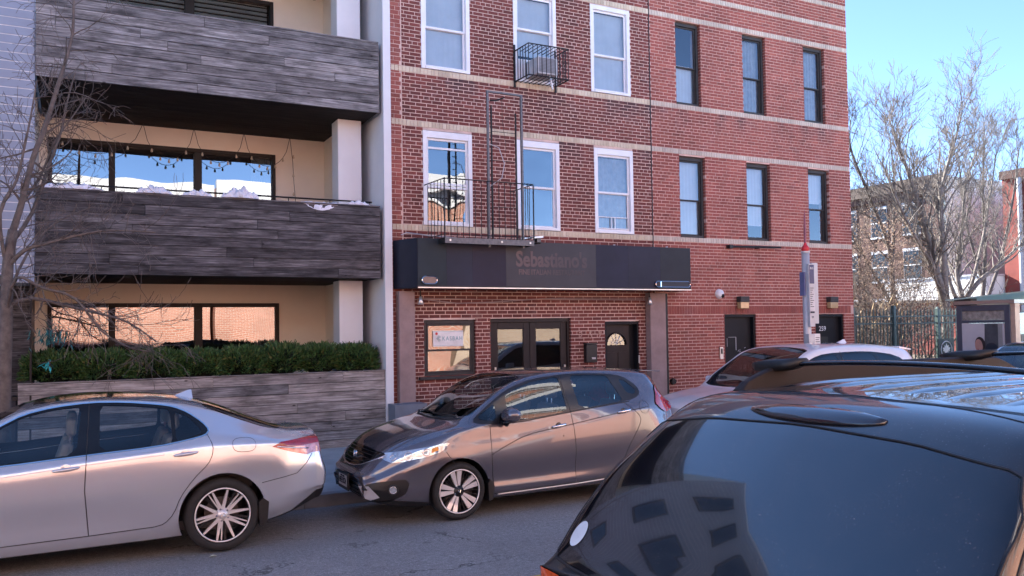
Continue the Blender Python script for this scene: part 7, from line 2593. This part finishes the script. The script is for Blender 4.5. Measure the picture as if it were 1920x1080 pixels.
car.region('headlight', chaikin([(-.1, .86), (.10, .88), (.42, .92), (.44, .84), (.1, .76), (-.1, .76)], 1), M['lens_clear'], 'side', lambda f: f.calc_center_median().x < .6 and abs(f.calc_center_median().y) > .45, off=.005)
car.region('grille', chaikin([(-.42, .86), (.42, .86), (.46, .68), (.3, .58), (-.3, .58), (-.46, .68)], 1), M['gloss_black'], 'front', lambda f: f.normal.x < -.2 and f.calc_center_median().x < .5, off=-.002)
car.region('front_door', [(1.50, 1.10), (1.46, .7), (1.50, .34), (2.66, .34), (2.68, 1.15), (2.68, 1.62), (2.1, 1.56), (1.7, 1.33)], M['white_paint'], 'side', lambda f: abs(f.normal.y) > .3 and f.calc_center_median().z < 1.62, off=.0005)
car.region('rear_door', [(2.66, .34), (2.68, 1.15), (2.68, 1.62), (3.36, 1.61), (3.50, 1.42), (3.55, 1.15), (3.48, .9), (3.25, .6), (3.15, .34)], M['white_paint'], 'side', lambda f: abs(f.normal.y) > .3 and f.calc_center_median().z < 1.62, off=.0005)
car.finish()
for sg in (-1, 1):
    car.line('door_gap', [(2.68, 1.62), (2.68, 1.15), (2.66, .34)], .004, M['black_plastic'], sgn=sg)
    car.line('door_gap', [(1.48, 1.10), (1.46, .7), (1.50, .34), (3.15, .34), (3.25, .6), (3.48, .9), (3.55, 1.15)], .004, M['black_plastic'], sgn=sg)
    for (x, z) in ((2.50, 1.05), (3.38, 1.09)):
        lo = car.project([(x, z)], 'side', sg)[0][0]
        lozenge(WS, 'door_handle', x, lo.y, z, .2, M['white_paint'], sgn=sg)
    b = MB().box(1.72, 1.90, sg * .92 if sg > 0 else -1.10, 1.10 if sg > 0 else -.92, 1.10, 1.24).build('wing_mirror', M['white_paint'], WS)
    bv(b, .04, 3)
MB().add([(4.20, -.50, 1.62), (4.20, .50, 1.62), (4.46, .50, 1.595), (4.46, -.50, 1.595), (4.20, -.50, 1.66), (4.20, .50, 1.66), (4.48, .50, 1.61), (4.48, -.50, 1.61)],
         [(0, 1, 5, 4), (1, 2, 6, 5), (2, 3, 7, 6), (3, 0, 4, 7), (4, 5, 6, 7), (3, 2, 1, 0)]).build('spoiler', M['white_paint'], WS, bevel=.006)
MB().add([(3.42, -.025, 1.722), (3.42, .025, 1.722), (3.60, .035, 1.712), (3.60, -.035, 1.712), (3.55, 0, 1.775), (3.59, 0, 1.775)], [(0, 1, 4), (1, 2, 5, 4), (2, 3, 5), (3, 0, 4, 5), (3, 2, 1, 0)]).build('roof_fin', M['white_paint'], WS, bevel=.004)
MB().box(1.2, 4.2, -.76, .76, .30, .38).build('floor', M['seat'], WS)
MB().box(1.30, 1.85, -.72, .72, .75, 1.08).build('dashboard', M['seat'], WS, bevel=.05)
seatset(WS, [(2.25, -.36, 1), (2.25, .36, 1), (3.2, -.36, 1), (3.2, .36, 1)], 0, M['seat'], zb=.70)
for cx in (.93, 3.62):
    wheel(WS, cx, -.895, .35, .35, .235, .22, 'plain', -1)
    wheel(WS, cx, .895, .35, .35, .235, .22, 'plain', 1)
    arch_liner(car, cx, .36, .401, .90, .55, None)
WS2 = copy_tree(WS)
WS2.name = 'silver_suv'
WS2.location = (13.6, 9.25, -0.08)
WS2['label'] = 'silver grey SUV farther along the kerb, only its roof showing at the right edge'


def repaint(o, a, b):
    if o.type == 'MESH' and o.material_slots and o.material_slots[0].material is a:
        o.material_slots[0].link = 'OBJECT'
        o.material_slots[0].material = b
    for ch in o.children:
        repaint(ch, a, b)


repaint(WS2, M['white_paint'], M['silver'])

# ============================================================ black SUV close to the camera, seen from its rear corner
BK = empty('black_suv', 'big black SUV close by with tinted rear glass and roof bars', 'car', None, (1.60, 2.15, 0))
spec = dict(
    x=(0.10, 4.60), step=0.045, capz=.72,
    c=dict(
        zr=[(0.1, .42), (.5, .34), (1.0, .28), (4.6, .30)],
        wr=[(0.1, .78), (.6, .84), (4.2, .84), (4.6, .76)],
        wd=[(0.1, .84), (.6, .90), (4.2, .90), (4.6, .80)],
        wl=[(0.1, .86), (.6, .925), (4.2, .92), (4.6, .80)],
        zl=[(0.1, .55), (4.6, .55)],
        wm=[(0.1, .90), (.6, .94), (4.2, .93), (4.6, .80)],
        zm=[(0.1, .76), (4.6, .76)],
        ws=[(0.1, .90), (.3, .925), (.8, .925), (4.0, .915), (4.6, .78)],
        zs=[(0.1, .93), (.6, 1.0), (4.0, .99), (4.6, .90)],
        wb=[(0.1, .90), (.3, .912), (.8, .89), (4.0, .87), (4.6, .74)],
        zb=[(0.1, 1.03), (.2, 1.07), (.5, 1.10), (4.0, 1.07), (4.6, .98)],
        zt=[(0.1, 1.055), (.17, 1.10), (.27, 1.22), (.407, 1.375), (.576, 1.528), (.70, 1.625), (.80, 1.680), (.95, 1.712), (1.4, 1.735), (2.8, 1.735), (3.2, 1.66), (3.6, 1.36), (3.9, 1.10), (4.6, 1.0)],
        wt=[(0.1, .905), (.27, .89), (.407, .868), (.55, .825), (.75, .785), (1.2, .755), (2.8, .74), (3.4, .74), (3.9, .76), (4.6, .66)],
        zc=[(0.1, 1.085), (.17, 1.15), (.27, 1.275), (.407, 1.435), (.55, 1.575), (.66, 1.672), (.74, 1.722), (.82, 1.748), (1.0, 1.768), (1.5, 1.785), (2.6, 1.785), (2.9, 1.745), (3.4, 1.48), (3.85, 1.15), (4.6, 1.03)],
        T=[(0.1, .96), (.3, .99), (.6, 1), (4.2, 1), (4.6, .88)],
        bul=[(0.1, .0), (.6, .01), (1.2, .02), (3.0, .02), (4.0, 0), (4.6, 0)]),
    fcap=[(.3, .03), (.45, .12), (.75, .14), (.88, .08), (1.0, .035), (1.08, .01)], pf=3.0,
    rcap=[(.3, .05), (.6, .12), (1.0, .04)])
car = Car(spec, BK, M['black_paint'])
arch_cut(car, 1.0, .36, .42)
arch_cut(car, 3.85, .36, .42)
fr = lambda f: f.normal.x < -.2 and f.calc_center_median().x < 1.0 and f.calc_center_median().z > .95
rg_ = chaikin([(-.768, 1.612), (-.45, 1.652), (0, 1.668), (.45, 1.652), (.768, 1.612), (.825, 1.50), (.872, 1.25), (.872, 1.12), (.82, 1.095), (0, 1.085), (-.82, 1.095), (-.872, 1.12), (-.872, 1.25), (-.825, 1.50)], 1, .10)
car.cut(rg_, 'front', fr)
car.split(car.pick(rg_, 'front', fr), 'rear_window', M['suv_glass'], off=.003, skirt=.008)
for sg in (-1, 1):
    fs_ = lambda f, s=sg: abs(f.normal.y) > .3 or f.normal.x < -.3
    car.region('tail_light', chaikin([(-.1, 1.06), (.18, 1.05), (.24, 1.045), (.22, .80), (.0, .78), (-.1, .80)], 1, .1), M['tail_orange'], 'side',
               lambda f, s=sg: f.calc_center_median().y * s > .70 and f.calc_center_median().x < .35, off=.012)
DLO = chaikin([(.62, 1.14), (.72, 1.42), (.95, 1.60), (1.4, 1.645), (2.7, 1.645), (3.05, 1.56), (3.55, 1.20), (3.4, 1.14)], 1)
car.cut(DLO)
for p in ([(.72, 1.17), (.80, 1.42), (1.0, 1.57), (1.35, 1.60), (1.32, 1.17)], [(1.42, 1.17), (1.45, 1.605), (2.2, 1.61), (2.2, 1.17)], [(2.3, 1.17), (2.3, 1.61), (2.68, 1.605), (3.0, 1.52), (3.38, 1.19)]):
    car.cut(p)
    car.split(car.pick(p, 'side', car.fside), 'side_window', M['suv_glass'], off=-.002, skirt=.004)
car.split(car.pick(DLO, 'side', car.fside), 'pillar_trim', M['black_plastic'], off=-.001)
car.region('windscreen', chaikin([(3.0, -.66), (3.85, -.72), (3.9, 0), (3.85, .72), (3.0, .66), (2.93, 0)], 1), M['suv_glass'], 'top', lambda f: f.normal.z > .2 and f.calc_center_median().z > 1.08, off=-.002)
car.region('bumper', [(-.2, .82), (.30, .80), (.48, .66), (.56, .3), (-.2, .3)], M['black_paint'], 'side', lambda f: f.calc_center_median().x < .7, off=.010)
rd_ = [(1.36, 1.13), (1.38, .45), (2.25, .40), (2.25, 1.13)]
car.region('rear_door', rd_, M['black_paint'], 'side', car.fside, off=.0005)
car.finish()
car.line('window_gap', grow(rg_, .006), .005, M['black_plastic'], 'front', -1, closed=True, off=.001)
# gap between hatch and roof
car.line('hatch_gap', [(.79, -.77), (.86, -.70), (.90, -.45), (.93, 0), (.90, .45), (.86, .70), (.79, .77)], .004, M['black_plastic'], 'top', 1, off=-.001)
for sg in (-1, 1):
    car.line('hatch_gap', [(.20, 1.08), (.30, 1.20), (.45, 1.37), (.60, 1.50), (.76, 1.62)], .005, M['black_plastic'], 'side', sg, off=.0)
# high brake lamp housing set in the spoiler
ps, rs = [], []
for t in np.linspace(-1, 1, 19):
    pr = car.project([(t * .30, 1.705)], 'front', -1)
    ps.append(pr[0][0] + pr[0][1] * .002)
    rs.append(.010 + .030 * (1 - abs(t) ** 3.5))
o = MB()
vsx, fsx = [], []
nn_ = 12
for (p, r) in zip(ps, rs):
    n = car.nrm(p)
    up = Vector((n.z, 0, -n.x)).normalized() * -1
    for k in range(nn_):
        a = math.pi * 2 * k / nn_
        vsx.append(p + up * math.cos(a) * r * 1.15 + n * math.sin(a) * r * .42)
for i in range(len(ps) - 1):
    for k in range(nn_):
        fsx.append((i * nn_ + k, i * nn_ + (k + 1) % nn_, (i + 1) * nn_ + (k + 1) % nn_, (i + 1) * nn_ + k))
fsx += [tuple(range(nn_)), tuple((len(ps) - 1) * nn_ + k for k in range(nn_))]
o.add(vsx, fsx).build('brake_lamp', simple('smoked_lens', (.015, .012, .014), .12, coat=1.0), BK, smooth=True)
# roof ribs
for y in (-.50, -.30, -.10, .10, .30, .50):
    vs, fs = [], []
    n = 40
    for i in range(n + 1):
        x = 1.03 + (2.75 - 1.03) * i / n
        taper = min(1, i / 4, (n - i) / 4)
        for dy, h in ((-.055, 0), (-.035, .007), (0, .009), (.035, .007), (.055, 0)):
            pr = car.project([(x, y + dy * (0.4 + 0.6 * taper))], 'top', 1)[0]
            vs.append(pr[0] + pr[1] * (h * taper - .0005))
    for i in range(n):
        for j in range(4):
            fs.append((i * 5 + j, (i + 1) * 5 + j, (i + 1) * 5 + j + 1, i * 5 + j + 1))
    MB().add(vs, fs).build('roof_rib', M['black_paint'], BK, smooth=True)
# side rails
gloss_rail = simple('rail_plastic', (.016, .013, .013), .6, var=.15, spec=.3)
for sg in (-1, 1):
    y = sg * .655
    pts, hh = [], []
    n = 48
    vs, fs = [], []
    for i in range(n + 1):
        x = .97 + (3.05 - .97) * i / n
        pr = car.project([(x, y)], 'top', 1)[0][0]
        t = i / n
        h = .080 * min(1, (t / .10) ** .6 if t > 0 else 0, ((1 - t) / .12) ** .7 if t < 1 else 0) + .003
        w = .022
        for dy, dz in ((-w - .012, -.006), (-w, h * .9), (-w * .5, h), (w * .5, h), (w, h * .9), (w + .012, -.006)):
            vs.append((x, y + dy, pr.z + dz))
    for i in range(n):
        for j in range(5):
            fs.append((i * 6 + j, (i + 1) * 6 + j, (i + 1) * 6 + j + 1, i * 6 + j + 1))
    fs += [tuple(range(6)), tuple(n * 6 + j for j in range(6))]
    MB().add(vs, fs).build('roof_rail', gloss_rail, BK, smooth=False)
# cross bars with wing shaped ends
for x in (1.21, 2.55):
    zz = car.project([(x, .655)], 'top', 1)[0][0].z + .085
    cb3 = bpy.data.objects.new('cross_bar', None)
    C.objects.link(cb3)
    cb3.parent = BK
    vs, fs = [], []
    n = 30
    for i in range(n + 1):
        t = -1 + 2 * i / n
        y = t * .70
        zc_ = zz + .030 * (1 - t * t)
        a_, b_ = .030, .011
        for k in range(10):
            th = 2 * math.pi * k / 10
            vs.append((x + a_ * math.cos(th), y, zc_ + b_ * math.sin(th)))
    fs = [(i * 10 + k, i * 10 + (k + 1) % 10, (i + 1) * 10 + (k + 1) % 10, (i + 1) * 10 + k) for i in range(n) for k in range(10)]
    fs += [tuple(range(10)), tuple(n * 10 + k for k in range(10))]
    MB().add(vs, fs).build('bar', M['gloss_black'], cb3, smooth=True)
    for sg in (-1, 1):
        vs = []
        for (yy_, w_, z0_, z1_) in ((.80, .012, -.020, -.006), (.755, .040, -.035, .006), (.69, .050, -.04, .016), (.60, .042, -.030, .022), (.50, .034, -.004, .028)):
            for (dx, dz) in ((-w_, z0_), (-w_, z1_ * .6), (-w_ * .5, z1_), (w_ * .5, z1_), (w_, z1_ * .6), (w_, z0_)):
                vs.append((x + dx, sg * yy_, zz + dz + .012))
        fs = [(i * 6 + j, i * 6 + (j + 1) % 6, (i + 1) * 6 + (j + 1) % 6, (i + 1) * 6 + j) for i in range(4) for j in range(6)] + [tuple(range(6)), tuple(24 + j for j in range(6))]
        e = MB().add(vs, fs).build('bar_end', M['black_plastic'], cb3, smooth=True)
# oval sticker in the corner of the rear glass
pr = car.project([(.775, 1.185)], 'front', -1)[0]
n = pr[1]
t1 = Vector((0, 1, 0)) - n * n.y
t1.normalize()
t2 = n.cross(t1).normalized()
if t2.z < 0:
    t2 = -t2
vs = []
for t in np.linspace(0, 2 * math.pi, 28, endpoint=False):
    q = pr[0] + t1 * .045 * math.cos(t) + t2 * .058 * math.sin(t)
    loc, nn2, i, d = car.bvh.find_nearest(q)
    vs.append(tuple(loc + car.nrm(loc) * .006))
MB().add(vs, [tuple(range(28))]).build('sticker', simple('white_sticker', (.62, .72, .78), .5), BK)
MB().box(1.2, 3.6, -.75, .75, .40, .46).build('floor', M['seat'], BK)
for cx in (1.0, 3.85):
    wheel(BK, cx, -.915, .36, .36, .24, .24, 'plain', -1)
    wheel(BK, cx, .915, .36, .36, .24, .24, 'plain', 1)
    arch_liner(car, cx, .36, .421, .91, .55, None)
MB().box(-.06, -.03, -.26, .26, .80, .93).build('number_plate', M['plate'], BK)

# a scrap of pale leaf on the asphalt by the rear wheel of the sedan
lf_ = MB().add([(1.06, 8.02, 0.006), (1.10, 8.00, 0.02), (1.14, 8.03, 0.006), (1.10, 8.05, 0.016)], [(0, 1, 2), (0, 2, 3)]).build('fallen_leaf', simple('pale_leaf', (.55, .62, .5), .7))
tag(lf_, 'small pale leaf lying on the road in front of the sedan rear wheel', 'leaf')
